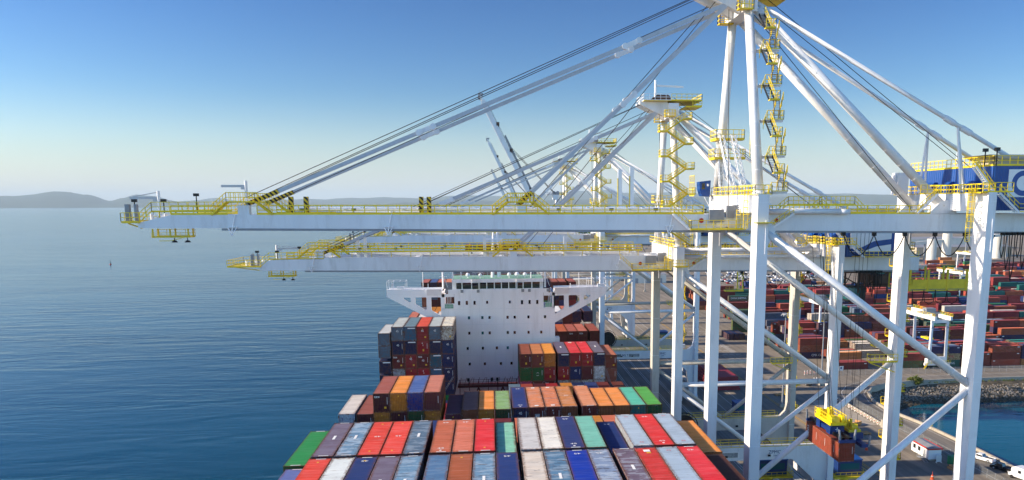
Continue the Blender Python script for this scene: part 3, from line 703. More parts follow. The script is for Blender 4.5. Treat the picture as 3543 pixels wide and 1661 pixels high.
def fill(i, y, L, zt, zb=-49.5):
    x = allx[i]; z = zt
    while z-2.9 > zb-1: low.add(x+.03, x+CW-.03, y, y+L, max(zb, z-2.88), z, rd.choice(PAL), None, 's'+('w' if i == 0 else '')+('e' if i == 18 else '')); z -= 2.9
for i in range(19):
    e = 1.15 if i in (0, 18) else 0
    fill(i, 72.2, F45, T-2.95-e); fill(i, 86.7, F45, T-2.95-max(e, .95 if i in (9, 14) else 0)); fill(i, 101.3, F40, -31.6)
    fill(i, Y3+.05, F40, T-.1-2*HC if 2 <= i <= 5 else (-34.5 if i == 6 else -34.0)); fill(i, 130.4, F40, -36.5); fill(i, 144.6, F40, -36.5 if i > 9 else -39.5)
    if i <= 5: fill(i, Y4+.05, F40, -24.75-2.9*(5 if i else 4.2))
    elif i >= 11: fill(i, Y4+.05, F40, -30.85-2.9*4.05)
    for (yy, zt) in ((190.7, -37.2), (204, -37), (218, -37), (232, -34), (246, -33.4), (262, -34.6), (276, -32), (290, -28.6), (306, -32), (322, -25.6)): 
        if yy < 280 or 3 <= i <= 15: fill(i, yy, F40, zt)
low.done('lower_deck_containers', 'darker lower tiers of mixed containers seen down the gaps between the deck stacks')
# bays behind the ship's house
def bay(y, top, lo, hi, seed, nm, tiers=2, fixed={}):
    r2 = random.Random(seed)
    for i, x in enumerate(allx):
        if not (lo <= i <= hi): continue
        for t in range(tiers):
            c = r2.choice(PAL+[mar, mar, sal, dnav]); rf = None
            if (i, t) in fixed: c, rf = fixed[(i, t)]
            z = top[i] if isinstance(top, dict) else top
            plain(x, y, z-t*2.9, F40, '%s container, %s, %s slot, %s bay behind the ship house' % (cname(c), TIER[t], ORD[i+1], nm), c, rf, 'containers behind the ship house')
bay(190.6, {i: (-31.3 if i > 9 else -31.0) for i in range(19)}, 13, 18, 2, 'first', 2, {(16, 0): (mar, (176, 96, 80)), (17, 0): (mar, (196, 112, 92)), (15, 0): (mar, (190, 96, 60)), (18, 0): (mar, (160, 84, 70))})
bay(204, -28.2, 14, 18, 4, 'second', 1, {(15, 0): (gry, (228, 226, 222)), (16, 0): (mar, (200, 116, 92)), (17, 0): (dnav, (52, 66, 96)), (18, 0): (dnav, (46, 60, 92))})
bay(217.5, -31.0, 0, 4, 5, 'third', 2, {(0, 0): (mar, (198, 116, 92)), (1, 0): (gry, (222, 214, 204)), (2, 0): (och, (230, 140, 60)), (3, 0): (gry, (216, 206, 196))})
bay(262, -25.7, 0, 4, 6, 'fourth', 3, {(0, 0): (dmar, (176, 98, 90)), (1, 0): (dnav, (74, 96, 146)), (2, 0): (dmar, (188, 104, 90)), (3, 0): (gry, (206, 128, 100)), (4, 0): (gry, (206, 128, 100))})
bay(245, -24.4, 15, 18, 8, 'fifth', 3, {(15, 0): (dnav, (60, 60, 80)), (16, 0): (mar, (190, 104, 84)), (17, 0): (mar, (196, 108, 88)), (18, 0): (mar, (180, 98, 84))})
bay(290, -22.6, 4, 13, 9, 'sixth', 2)
bay(322, -16.8, 5, 12, 10, 'seventh', 3, {(7, 0): (och, (226, 138, 52)), (8, 0): (och, (226, 138, 52)), (9, 0): (brn, (196, 110, 60)), (7, 1): (och, None), (8, 1): (brn, None), (9, 1): (mar, None), (10, 0): (org, None)})

for o in list(bpy.data.objects):
    if o.get('label', '').startswith(('maroon container, top tier, seventeenth slot, first', 'maroon container, top tier, eighteenth slot, first')):
        text('tex', .7, 'mark_white', o, (-.4, -F40/2-.01, HC*.8), (R(90), 0, 0))

# ================================================================== SHIP
ship = empty('container_ship', (XC, 176, ZW), 'long container ship moored at the quay with a white bridge house and winged bridge', 'ship')
def S(mb, name, mats, parent=None, smooth=False):
    return mb.build(name, mats, parent or ship, None if parent else (XC, 176, ZW), smooth)
def subS(mb, name, mats, parent): return mb.build(name, mats, parent, (XC, 176, ZW))
m = MB()      # hull with flared sides, bow far ahead, stern behind
N = 48; ys = [-70+440*i/N for i in range(N+1)]
def half(y, k):
    if y > 290: t = (y-290)/80; b = 25.6*max(0.02, 1-t**2.2)
    elif y < -40: b = 25.6-1.5*(-40-y)/30
    else: b = 25.6
    return b*(1 if k else .96)
vs = []; fs = []
for y in ys:
    for z, k in ((-78, 0), (-66, 1), (-52.5, 1)):
        vs += [(XC-half(y, k), y, z), (XC+half(y, k), y, z)]
for i in range(N):
    for j in range(2):
        a = i*6+j*2; b = a+6
        fs += [(a, b, b+2, a+2), (a+1, a+3, b+3, b+1)]
fs += [(0, 2, 3, 1), (2, 4, 5, 3)]; e = N*6; fs += [(e, e+1, e+3, e+2), (e+2, e+3, e+5, e+4)]
fs += [(i*6+4, i*6+10, i*6+11, i*6+5) for i in range(N)]
m.add(vs, fs); S(m, 'hull', 'hull_navy')
m = MB()
for y in (101.0, 115.4, 130, 144.5, 158.6, 190, 204, 218.4, 232.5, 247, 261, 276): m.box(XC-25, XC+25, y-.6, y-.2, -52.4, -48)
for y in (100.9, 130.2, 158.4):   # lashing bridges between bays
    for i in range(12): m.box(XC-24.6+i*4.4, XC-24.3+i*4.4, y-.7, y-.1, -52, -41.5)
    m.box(XC-25, XC+25, y-.9, y+.1, -41.9, -41.5)
S(m, 'lashing_bridge', 'deck_red')
m = MB(); m.box(XC-25.4, XC+25.4, -60, 300, -52.4, -49.6); S(m, 'hatch_covers', 'deck_red')
# deck just before the house: red rail, lamps
m = MB()
m.box(-8.0, 5.4, 171.2, 173.6, -40.4, -39.9)
for i in range(7): m.box(-7.6+i*2.1, -7.45+i*2.1, 171.3, 171.5, -45, -38.6)
for z in (-39.2, -38.7): m.box(-7.8, 5.3, 171.35, 171.42, z, z+.06)
for i in range(14): m.bar((-7.5+i*.95, 171.4, -39.9), (-7.2+i*.95+.3*(i % 3), 171.6, -38.2), .07)
for x in (-3.4, 2.0): 
    m.bar((x-1.2, 171.5, -43.2), (x, 171.5, -40.5), .3); m.bar((x+1.2, 171.5, -43.2), (x, 171.5, -40.5), .3)
S(m, 'forward_railing', 'deck_red')
for x in (-5.6, -.4, .8):
    m = MB(); m.cbox((x, 171.2, -38.6), (.55, .3, .7)); m.box(x-.05, x+.05, 171.25, 171.35, -39.9, -38.9); S(m, 'deck_lamp', 'black_steel')

HX0, HX1, HY0, HY1 = -11.2, 14.15, 176.0, 187.0
DK = [-19.9, -23.42, -26.93, -30.5, -34.0, -37.6, -41.1]
# front wall with openings left and right under the wings
house = MB(); house.box(HX0+2.75, HX1-2.55, HY0, HY1, DK[1]-.03, DK[0]); house.box(HX0, HX1, HY0, HY1, -50, DK[1]-.03)
house.box(HX0, HX0+.25, HY0+1.5, HY1, DK[1]-.03, DK[0]); house.box(HX1-.25, HX1, HY0+1.5, HY1, DK[1]-.03, DK[0])
ho = S(house, 'bridge_house', 'ship_white')
m = MB()
for z in DK[1:]: m.box(HX0+.02, HX1-.02, HY0-.03, HY0+.05, z-.04, z+.04)
m.box(-2.9, -2.86, HY0-.03, HY0+.04, DK[2], DK[0]); m.box(7.2, 7.24, HY0-.03, HY0+.04, DK[1], DK[0]); m.box(.55, .6, HY0-.03, HY0+.04, -36, -33)
subS(m, 'weld_seams', 'white_bright', ho)
WIN = [(-5.28, -25.38), (-2.28, -25.38), (-.68, -25.38), (3.4, -25.4), (5, -25.4), (8.12, -25.41), (11.88, -25.43),
 (-5.3, -28.88), (-2.29, -28.9), (-.69, -28.9), (3.38, -28.9), (4.95, -28.92), (8.11, -28.94), (11, -28.94),
 (-5.75, -32.39), (-2.32, -32.39), (.86, -32.4), (3.33, -32.42), (-5.36, -36), (-1.94, -36.03), (1.7, -36.04), (4.12, -36.03)]
WINT = [(-7.41, -21.98), (-5.68, -21.97), (-3.95, -21.99), (6.7, -22.02), (8.42, -21.99), (10.16, -22.02)]
WINS = [(-1.15, -21.9), (3.96, -21.92)]
rw = random.Random(5)
def window(x, z, w, h, parent):
    m = MB(); t = .07; y0, y1 = HY0-.07, HY0+.0
    m.box(x-w/2-t, x-w/2, y0, y1, z-h/2-t, z+h/2+t); m.box(x+w/2, x+w/2+t, y0, y1, z-h/2-t, z+h/2+t)
    m.box(x-w/2, x+w/2, y0, y1, z-h/2-t, z-h/2); m.box(x-w/2, x+w/2, y0, y1, z+h/2, z+h/2+t)
    m.cur = 1; m.box(x-w/2, x+w/2, HY0-.03, HY0+.01, z-h/2, z+h/2)
    subS(m, 'window', ['ship_white', rw.choice(['dark_glass', 'dark_glass', 'teal_glass', 'amber_glass'])], parent)
for x, z in WIN: window(x, z, .5, .66, ho)
for x, z in WINT: window(x, z, .5, .9, ho)
for x, z in WINS: window(x, z, .42, .62, ho)
# bridge wings: pierced bracket plates
def mir(p, s): return [((2*XC-x) if s > 0 else x, z) for x, z in p]
def ngon_with_holes(outer, holes, y0, y1):
    """plate in the x-z plane with holes, thickness y0..y1"""
    bm = bmesh.new(); edges = []
    for loop in [outer]+holes:
        vs = [bm.verts.new((x, y0, z)) for x, z in loop]
        edges += [bm.edges.new((vs[i], vs[(i+1) % len(vs)])) for i in range(len(vs))]
    r = bmesh.ops.triangle_fill(bm, use_beauty=True, edges=edges)
    fcs = [f for f in bm.faces]
    ex = bmesh.ops.extrude_face_region(bm, geom=fcs)
    bmesh.ops.translate(bm, vec=(0, y1-y0, 0), verts=[v for v in ex['geom'] if isinstance(v, bmesh.types.BMVert)])
    bmesh.ops.recalc_face_normals(bm, faces=bm.faces)
    bmesh.ops.translate(bm, vec=(-XC, -176, -ZW), verts=bm.verts)
    me = bpy.data.meshes.new('wing_plate'); bm.to_mesh(me); bm.free(); return me
def rnd(poly, r=.3, k=4):
    out = []; n = len(poly)
    for i in range(n):
        p0 = Vector(poly[i-1]); p = Vector(poly[i]); p1 = Vector(poly[(i+1) % n])
        a = (p0-p); b = (p1-p); rr = min(r, a.length*.45, b.length*.45); A = p+a.normalized()*rr; B = p+b.normalized()*rr
        for j in range(k+1):
            t = j/k; out.append(tuple((A.lerp(p, t)).lerp(p.lerp(B, t), t)))
    return out
for s in (-1, 1):
    outer = mir([(-23.3, -18.72), (-23.3, -20.4), (-14.3, -25.25), (-11.2, -26.95), (-11.2, -18.95), (-14.6, -18.85)], s)
    holes = [mir(rnd([(-19.7, -20.62), (-18.08, -20.6), (-18.08, -21.72), (-18.5, -21.68), (-19.6, -21.0)], .25), s),
             mir(rnd([(-17.12, -20.58), (-14.6, -20.58), (-14.65, -23.45), (-15.1, -23.4), (-17.12, -22.15)]), s),
             mir(rnd([(-13.6, -20.6), (-11.45, -20.62), (-11.45, -24.8), (-11.8, -24.7), (-13.6, -23.6)]), s)]
    w = bpy.data.objects.new('bridge_wing', ngon_with_holes(outer, holes, HY0-.02, HY0+.9)); COL.objects.link(w); w.parent = ship; w.data.materials.append(MATS['ship_white'])
    m = MB(); x0, x1 = (HX0-12.1, HX0) if s < 0 else (HX1, HX1+11.85)
    m.box(x0, x1, HY0+.9, HY0+4.2, -20.0, -19.75)
    m.box(x0, x1, HY0+4.1, HY0+4.2, -19.75, -18.8)
    subS(m, 'wing_deck', 'ship_white', w)
    m = MB(); m.box(x0+.05, x1-.05, HY0-.06, HY0, -19.85, -19.78); subS(m, 'wing_seam', 'white_bright', w)
    # slanted bright wind screen panel beside the house
    m = MB(); a = HX0-3.3 if s < 0 else HX1; m.prism([(HY0-.5, -18.75), (HY0-.1, -20.2), (HY0, -20.2), (HY0, -18.7)], a, a+3.2, 'x'); subS(m, 'wind_screen', 'white_bright', w)
    # awning frame and console at the tip
    m = MB(); a = x0 if s < 0 else x1-4.2
    for x in (a+.1, a+1.1, a+4.1):
        for y in (HY0+.2, HY0+3.8): m.tube((x, y, -18.8), (x, y, -17.0), .04, 6)
    for y in (HY0+.2, HY0+3.8): m.bar((a, y, -17), (a+4.2, y, -17), .08)
    for x in (a+.1, a+1.4, a+2.8, a+4.1): m.bar((x, HY0+.2, -17), (x, HY0+3.8, -17), .06)
    subS(m, 'awning_frame', 'white_bright', w)
    m = MB(); m.tube((a+1.3, HY0+.2, -18.7), (a+1.3, HY0+.2, -17.9), .06, 6); m.tube((a+1.3, HY0-.1, -17.7), (a+1.3, HY0+.35, -17.6), .3, 10, .22); m.cbox((a+3, HY0+.8, -18.45), (1.6, .7, .6)); subS(m, 'search_light', 'white_bright', w)
    m = MB(); q = x0 if s < 0 else x0+3.4
    m.rail([(q+.2, HY0+.1, -18.75), (q+8, HY0+.1, -18.75)], .55, 1.3, .05, 0, 1); subS(m, 'wing_railing', 'white_bright', w)
    # tall poles on the wing
    for px, hh in (((HX0-4.1), 4.2), (HX0-3.0, 1.3)) if s < 0 else ((HX1+5.6, 3.4), (HX1+3.6, 1.0)):
        m = MB(); m.tube((px, HY0+.6, -18.9), (px, HY0+.6, -18.9+hh), .08, 6); subS(m, 'pole', 'white_bright', w)
# ladder openings beside the house
for s in (-1, 1):
    x0, x1 = (HX0, HX0+2.7) if s < 0 else (HX1-2.5, HX1)
    m = MB(); m.box(x0, x1, HY0-.02, HY0+.15, -20.6, -19.9); m.box(x0, x1, HY0-.02, HY0+.15, -23.45, -23.2)
    a = x0 if s < 0 else x1-.6; m.box(a, a+.6, HY0-.02, HY0+.2, -23.4, -19.9); S(m, 'side_frame', 'ship_white')
    m = MB(); m.stair((x0+1.4, HY0+2.2, -23.4), (x0+1.6, HY0+1.0, -20.4), .8, 12, (1, 0, 0)); S(m, 'ladder', 'white_bright')
    m = MB(); m.box(x0+.3, x1-.2, HY0+.2, HY0+.25, -23.3, -22.2); S(m, 'screen', 'deck_green')
    m = MB(); m.rail([(x0+.3, HY0+.1, -23.3), (x1-.2, HY0+.1, -23.3)], 1.0, .8, .04, 0); S(m, 'railing', 'white_bright')
# small balcony on the right at the fourth deck
m = MB(); m.box(HX1, HX1+2.3, HY0, HY0+4, -33.9, -33.6); m.box(HX1+.1, HX1+1.2, HY0+1.5, HY0+4, -33.6, -30.6); S(m, 'balcony', 'ship_white')
m = MB(); m.rail([(HX1, HY0+.1, -33.6), (HX1+2.2, HY0+.1, -33.6), (HX1+2.2, HY0+3.8, -33.6)], 1.0, .7, .05, 0); S(m, 'railing', 'white_bright')
# navigation bridge
WX0, WX1 = -8.95, 11.65
m = MB()
m.box(HX0+1.4, HX1-1.4, HY0-.05, HY0+.05, -19.9, -18.95)            # bulwark
bul = S(m, 'bulwark', 'ship_white')
m = MB(); m.box(HX0+1.4, HX1-1.4, HY0+.05, HY0+1.3, -19.9, -19.84); S(m, 'bridge_deck', 'deck_green')
wy = HY0+1.3
m = MB(); m.box(WX0, WX1, wy, HY1, -19.84, -19.0); m.box(WX0, WX1, wy-.35, HY1, -17.55, -16.8)
m.box(WX0, WX1, wy+.5, HY1-2, -19, -17.55)
for x0 in (-4.45, 5.55):  # raked bays
    s = 1 if x0 < 0 else -1
    m.prism([(wy, -19.84), (wy-.7, -16.8), (wy, -16.8)], x0, x0+1.55, 'x')
wh = S(m, 'wheelhouse', 'ship_white')
xs = [WX0+.15, -7.4, -5.9, -4.45]
panes = [(WX0+.9, -6.75), (-6.65, -4.6), (-2.75, -1.2), (-1.1, .5), (.6, 2.1), (2.2, 3.75), (3.85, 5.4), (7.15, 9.0), (9.1, 10.9), (5.75, 6.9), (-4.4, -3.05)]
for a, b in panes:
    m = MB(); y = wy+.12 if not (a in (5.75, -4.4)) else wy-.52
    t = .28 if a not in (5.75, -4.4) else .35
    m.add([(a, y+t*.5, -19.0), (b, y+t*.5, -19.0), (b, y-t, -17.55), (a, y-t, -17.55)], [(0, 1, 2, 3)]); subS(m, 'window_pane', 'dark_glass', wh)
m = MB()
for x in sorted({p for ab in panes for p in ab}): m.bar((x, wy+.22, -19.0), (x, wy-.25, -17.5), .12, .12)
subS(m, 'window_mullions', 'ship_white', wh)
m = MB()
for x in (-10.2, -6.7, -3.1, 6.9, 8.4, 12.6): m.cbox((x, HY0-.12, -19.35), (.6, .15, .65))
subS(m, 'deck_lamps', 'steel_grey', bul)
# monkey island: green roof with rails, masts, domes
m = MB(); m.box(WX0+.1, WX1-.1, wy, HY1-.2, -16.8, -16.74); S(m, 'bridge_roof', 'deck_green')
m = MB(); m.rail([(WX0+.1, wy+.1, -16.75), (WX1-.1, wy+.1, -16.75), (WX1-.1, HY1-.3, -16.75)], 1.1, 1.6, .05, 0); m.rail([(WX0+.1, HY1-.3, -16.75), (WX1-.1, HY1-.3, -16.75)], 1.1, 1.6, .05, 0)
m.rail([(-4.4, wy+.2, -16.75), (-1.9, wy+.2, -16.75)], 1.4, .8, .06, 0); S(m, 'roof_railing', 'white_bright')
m = MB()
for x in (.2, 1.7):
    m.tube((x, wy+4, -16.8), (x*.6+.4, wy+4.4, -6.5), .42, 10, .22)
m.bar((-.6, wy+4.2, -11), (2.4, wy+4.2, -11), .3); m.bar((-1.2, wy+4.2, -8), (2.8, wy+4.2, -8), .25); S(m, 'radar_mast', 'ship_white')
for x, r in ((-5.4, .55), (4.0, .5), (5.8, .6), (7.6, .5), (-2.6, .4)):
    m = MB(); m.tube((x, wy+2.5, -16.8), (x, wy+2.5, -16.2), .12, 6)
    for i in range(4):
        t0, t1 = i/4*math.pi/2, (i+1)/4*math.pi/2; m.tube((x, wy+2.5, -16.1+r*math.sin(t0)), (x, wy+2.5, -16.1+r*math.sin(t1)), r*math.cos(t0), 10, max(.01, r*math.cos(t1)))
    m.tube((x, wy+2.5, -16.3), (x, wy+2.5, -16.1), r*.8, 10, r); S(m, 'satellite_dome', 'white_bright')
for x, h in ((-10.95, 5.6), (12.1, 4.6), (-6.9, 3.4), (8.9, 3.0), (-8.7, 2.6)):
    m = MB(); m.tube((x, wy+.6, -18.9 if abs(x) > 9.5 else -16.8), (x, wy+.6, -16.8+h), .22 if abs(x) > 9.5 else .12, 8)
    if abs(x) > 9.5: m.bar((x-.9, wy+.6, -14.6), (x+.9, wy+.6, -14.6), .1); m.bar((x-.7, wy+.6, -16.2), (x+.9, wy+.6, -16.2), .1); m.bar((x, wy+.6, -15.5), (x+1.0, wy+.6, -18.6), .08)
    S(m, 'signal_mast', 'white_bright')
# lashing rods on the stacks before the house
m = MB()
for x in [5.45+SLOT*i for i in range(3)]+[23.4]:
    m.bar((x+.1, Y4-.15, -36.7), (x+2.4, Y4-.15, -40.2), .05); m.bar((x+2.4, Y4-.15, -36.7), (x+.1, Y4-.15, -40.2), .05)
for x in (23.4, 23.6, 23.8): m.bar((x-.1, Y4-.15, -34.5), (x+1.7, Y4-.15, -40), .05)
for x in (-8.2, -8.4): m.bar((x-.3, Y3+13, -31.5), (x+1.6, Y3+13, -28.5), .06)
S(m, 'lashing_rods', 'steel_grey')

# ================================================================== QUAY CRANES
XW, XLd = 34.35, 64.75        # waterside and landside rail
def gz_top0(x): return -1.36-.004*(x+12) if x > -40 else -1.25-(-40-x)*.235
def gz_bot(x): return -3.2-.0113*(x+12)
def make_crane(Yc, dz, label, tall):
    root = empty('gantry_crane', (49.5, Yc, ZQ), label, 'crane', 'white ship-to-shore cranes along the quay')
    off = (49.5, 0, ZQ)
    def P(mb, name, mats='white_steel', parent=None, smooth=False): return mb.build(name, mats, parent or root, off, smooth)
    U = lambda z: z+dz
    gz_top = (lambda x: gz_top0(x)) if tall else (lambda x: gz_top0(x)+(.65 if x > -36 else .25))
    wl = 0 if tall else .95      # walkway height above the girder
    NY, FY = -10.35, 9.85     # near / far frame
    # ---- legs
    for (x, wx, wy) in ((XW, 1.45, 2.3), (XLd, 1.15, 2.9)):
        for y in (NY, FY):
            m = MB(); t = U(1.05) if x < 50 else U(1.2)
            m.box(x-wx/2, x+wx/2, y-wy/2, y+wy/2, -62, t)
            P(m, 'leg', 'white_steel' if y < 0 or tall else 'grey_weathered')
            m = MB()
            for z in range(-56, int(t), 8): m.box(x-wx/2-.012, x+wx/2+.012, y-wy/2-.012, y+wy/2+.012, z, z+.05)
            m.tube((x+wx/2-.35, y-wy/2-.02, U(-6.5)), (x+wx/2-.35, y-wy/2-.02, U(-2.2)), .07, 6)
            P(m, 'flange_strips', 'white_bright')
    # ---- bogies and sill beams
    for x in (XW, XLd):
        m = MB(); m.box(x-.8, x+.8, NY, FY, -61.2, -58.8); P(m, 'sill_beam', 'grey_weathered')
        for y in (NY, FY):
            m = MB()
            m.prism([(y-3.2, -62.6), (y+3.2, -62.6), (y+1.2, -60.6), (y-1.2, -60.6)], x-.55, x+.55, 'x')
            for q in (-4.6, -2.4, 2.4, 4.6): m.prism([(y+q-1.6, -64), (y+q+1.6, -64), (y+q+.9, -62.7), (y+q-.9, -62.7)], x-.5, x+.5, 'x')
            m.cbox((x, y-6.6, -63.6), (1.2, .6, .9)); m.cbox((x, y+6.6, -63.6), (1.2, .6, .9))
            b = P(m, 'bogie', 'white_steel')
            for q in (-5.4, -3.8, -3.2, -1.6, 1.6, 3.2, 3.8, 5.4):
                m = MB(); m.tube((x-.12, y+q, ZQ+.4), (x+.12, y+q, ZQ+.4), .4, 10); P(m, 'wheel', 'black_steel', b)
    # ---- portal beams
    pz0, pz1 = (-52.2, -49.6) if tall else (-49.0, -46.4)
    for y in (NY, FY):
        m = MB(); a, b = XW+.72, XLd-.57
        m.prism([(a, pz1), (a, pz0-1.0), (a+1.6, pz0), (b-7, pz0), (b-2.2, pz0-4.5), (b-1.2, pz0-12), (b, pz0-12), (b, pz1+3.2), (b-.5, pz1+1.2), (b-1.6, pz1+.1), (b-2.4, pz1)], y-.8, y+.8)
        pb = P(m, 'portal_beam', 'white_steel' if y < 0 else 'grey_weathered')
        m = MB(); m.rail([(a, y-.78, pz1), (b-2.5, y-.78, pz1)], 1.15, 1.7, .07, .2); m.rail([(a, y+.78, pz1), (b-2.5, y+.78, pz1)], 1.15, 1.7, .07, .2)
        P(m, 'walkway_railing', 'dull_yellow', pb)
        for q in (5.5, 9, 17.5): 
            m = MB(); m.cbox((a+q, y-.95, pz0+.9), (.5, .3, .35)); P(m, 'floodlight', 'black_steel', pb)
        if y < 0:
            m = MB(); m.cbox((a+7.6, y-.82, pz0+1.15), (8.1, .03, 1.25)); sp = P(m, 'load_sign', 'mark_white', pb)
            m = MB(); m.cbox((a+4.7, y-.845, pz0+1.15), (1.5, .03, .95)); m.cbox((a+9.6, y-.845, pz0+1.15), (3.4, .03, .95)); P(m, 'sign_panels', 'mark_grey', pb)
            o = text('SWL', .7, 'mark_dark', pb, (a+4.7-49.5, y-.87, pz0+1.15-ZQ), (R(90), 0, 0))
            o = text('80LT', 1.05, 'mark_navy', pb, (a+6.7-49.5, y-.845, pz0+1.15-ZQ), (R(90), 0, 0))
            for k, ss in enumerate(('SWL single spreader  80LT', 'SWL twin spreader  65LT', 'SWL cargo beam  75LT')): text(ss, .2, 'mark_white', pb, (a+9.6-49.5, y-.87, pz0+1.45-.3*k-ZQ), (R(90), 0, 0))
            text('ZPMC', .95, 'mark_navy', pb, (a+18.6-49.5, y-.84, pz0+1.5-ZQ), (R(90), 0, 0)); text('1999', .5, 'mark_navy', pb, (a+18.8-49.5, y-.84, pz0+.75-ZQ), (R(90), 0, 0))
    for x, za, zb in ((XW, pz0-.4, pz1-.6), (XLd, -56.6, -53.2)):
        m = MB(); m.box(x-.6, x+.6, NY+1.1 if x < 50 else NY+1.5, FY-1.1 if x < 50 else FY-1.5, za, zb); pc = P(m, 'portal_cross_beam', 'white_steel')
        if x > 50: text('HARD HAT AREA', 1.5, 'mark_dark', pc, (x-.63-49.5, -.5, (za+zb)/2-ZQ), (R(90), 0, R(-90)))
    # cable reel on the waterside portal
    m = MB(); c = Vector((XW+2.6, -6.5, -41.5+ (0)))
    c.z = -43.2
    for k in range(22):
        t = 2*math.pi*k/22; m.bar(c, c+Vector((math.cos(t), 0, math.sin(t)))*2.7, .07)
    for rr in (2.7, 1.9, 1.1):
        pts = [c+Vector((math.cos(2*math.pi*k/28), 0, math.sin(2*math.pi*k/28)))*rr for k in range(29)]
        for s in (-.3, .3): m.path([p+Vector((0, s, 0)) for p in pts], .06, 5)
    m.tube(c+Vector((0, -.25, 0)), c+Vector((0, .25, 0)), 2.3, 28); m.cbox((c.x, c.y+1, c.z-1.8), (1.2, 1.2, 3)); P(m, 'cable_reel', 'black_steel')
    # ---- side bracing
    nz = U(-24.9)
    for y in (NY, FY):
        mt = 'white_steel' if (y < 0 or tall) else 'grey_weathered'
        m = MB(); m.tube((XW+.6, y, U(-3.6)), (XLd-.3, y, nz+.3), .53, 20)
        br = P(m, 'diagonal_brace', mt, None, True)
        m = MB(); p, q = Vector((XW+.6, y, U(-3.6))), Vector((XLd-.3, y, nz+.3)); d = (q-p).normalized()
        for i in range(1, 11): c = p.lerp(q, i/11); m.tube(c-d*.03, c+d*.03, .545, 20)
        P(m, 'weld_rings', 'white_bright', br)
        if tall:
            m = MB(); m.tube((XLd-.4, y, nz-.5), (XW+.6, y, pz1-.9), .48, 20); P(m, 'diagonal_brace', mt, None, True)
        else:
            m = MB(); m.tube((XW+.5, y, nz), (XLd-.4, y, nz), .5, 20); P(m, 'tie_beam', mt, None, True)
            m = MB(); m.tube((XW+.6, y, nz-1.3), (49.2, y, pz1+.2), .42, 18); P(m, 'diagonal_brace', mt, None, True)
            m = MB(); m.tube((XLd-.4, y, nz-1.0), (49.8, y, pz1+.2), .42, 18); P(m, 'diagonal_brace', mt, None, True)
            m = MB(); m.box(XW+.66, XW+.8, y-1.2, y+1.2, nz-2.8, nz+1.6); P(m, 'gusset_plate', mt)
        m = MB(); m.prism([(XW+.6, U(-1.4)), (XW+2.0, U(-3.6)), (XW+.6, U(-6.2))], y-.35, y+.35); P(m, 'gusset_plate', mt)
    # small service platforms on the landside legs at the bracing node
    for y in (FY, ):
        m = MB(); m.box(XLd-5.2, XLd-.6, y-1.9, y-1.45, nz-.35, nz-.2); m.bar((XLd-5, y-1.6, nz-.4), (XLd-.8, y-1.5, nz-2), .15)
        sp = P(m, 'service_platform', 'dull_yellow')
        m = MB(); m.rail([(XLd-.6, y-1.9, nz-.2), (XLd-5.2, y-1.9, nz-.2), (XLd-5.2, y-.9, nz-.2)], 1.2, .8, .09, .25); P(m, 'railing', 'safety_yellow', sp)
    # ---- top cross beams
    for (x0, x1, z0, z1) in ((XW-1.15, XW+1.05, -1.3, 1.0), (XLd-1.4, XLd+.57, -1.2, 1.1)):
        m = MB(); m.box(x0, x1, NY+1.15 if x0 < 50 else NY+1.46, FY-1.15 if x0 < 50 else FY-1.46, U(z0), U(z1))
        tb = P(m, 'top_beam', 'white_steel')
        m = MB()
        for y in (-7.2, -2.4, 2.4, 7.2): m.box(x0-.02, x1+.02, y-.03, y+.03, U(z0)-.01, U(z1)+.01)
        P(m, 'seam_strips', 'steel_grey', tb)
        m = MB(); m.rail([(x0, NY-1.1, U(z1)), (x1, NY-1.1, U(z1))], 1.2, .9, .09, .2); m.rail([(x0, NY-1.1, U(z1)), (x0, FY+1.1, U(z1))], 1.2, 1.3, .09, .2); m.rail([(x1, NY-1.1, U(z1)), (x1, FY+1.1, U(z1))], 1.2, 1.3, .09, .2)
        P(m, 'railing', 'safety_yellow', tb)
        m = MB()
        for k in range(8): m.box(x0-.25, x0, -6.2, -5.5, U(z0)+.2+k*.28, U(z0)+.26+k*.28)
        P(m, 'rung_ladder', 'white_bright', tb)
    # ---- girders: boom (sea side) and main girder (land side)
    tipx = -44.1 if tall else -42
    def girder(y, x0, x1):
        xs = sorted({x0, x1, -40, -34, -12, 10, 30, 50, 66}); xs = [x for x in xs if x0 <= x <= x1]
        top = [(x, U(gz_top(x) if x > -39.9 or not x0 < -39 else (gz_top(x)))) for x in xs]; bot = [(x, U(gz_bot(x))) for x in reversed(xs)]
        m = MB(); m.prism(top+bot, y-.55, y+.55); return m
    for y in (-4.15, 4.15):
        bg = P(girder(y, tipx, 31.6), 'boom_girder')
        m = MB(); xs = [-34, -10, 15, 31.5]; 
        for a, b in zip(xs[:-1], xs[1:]): m.bar((a, y-.35, U(gz_bot(a)-.16)), (b, y-.35, U(gz_bot(b)-.16)), .45, .26)
        P(m, 'trolley_rail', 'steel_grey', bg)
        m = MB()
        for x in [-38+i*4.3 for i in range(16)]: m.box(x-.03, x+.03, y-.575, y+.575, U(gz_bot(x)), U(gz_top(x))+.012)
        P(m, 'stiffener_seams', 'white_steel', bg)
        mg = P(girder(y, 31.9, 84), 'main_girder')
        m = MB(); m.bar((31.9, y-.35, U(gz_bot(31.9)-.16)), (84, y-.35, U(gz_bot(84)-.16)), .45, .26); P(m, 'trolley_rail', 'steel_grey', mg)
        # hinge box with red reflector
        m = MB(); m.box(30.2, 33.2, y-.75, y-.56, U(-3.2), U(-1.9)) if y < 0 else m.box(30.2, 33.2, y+.56, y+.75, U(-3.2), U(-1.9)); P(m, 'hinge_cover', 'white_steel', bg)
        m = MB(); ys = y-.62 if y < 0 else y-.62; m.tube((28.2, ys, U(-2.35)), (28.2, ys+.1, U(-2.35)), .34, 8); P(m, 'reflector', 'red_paint', bg)
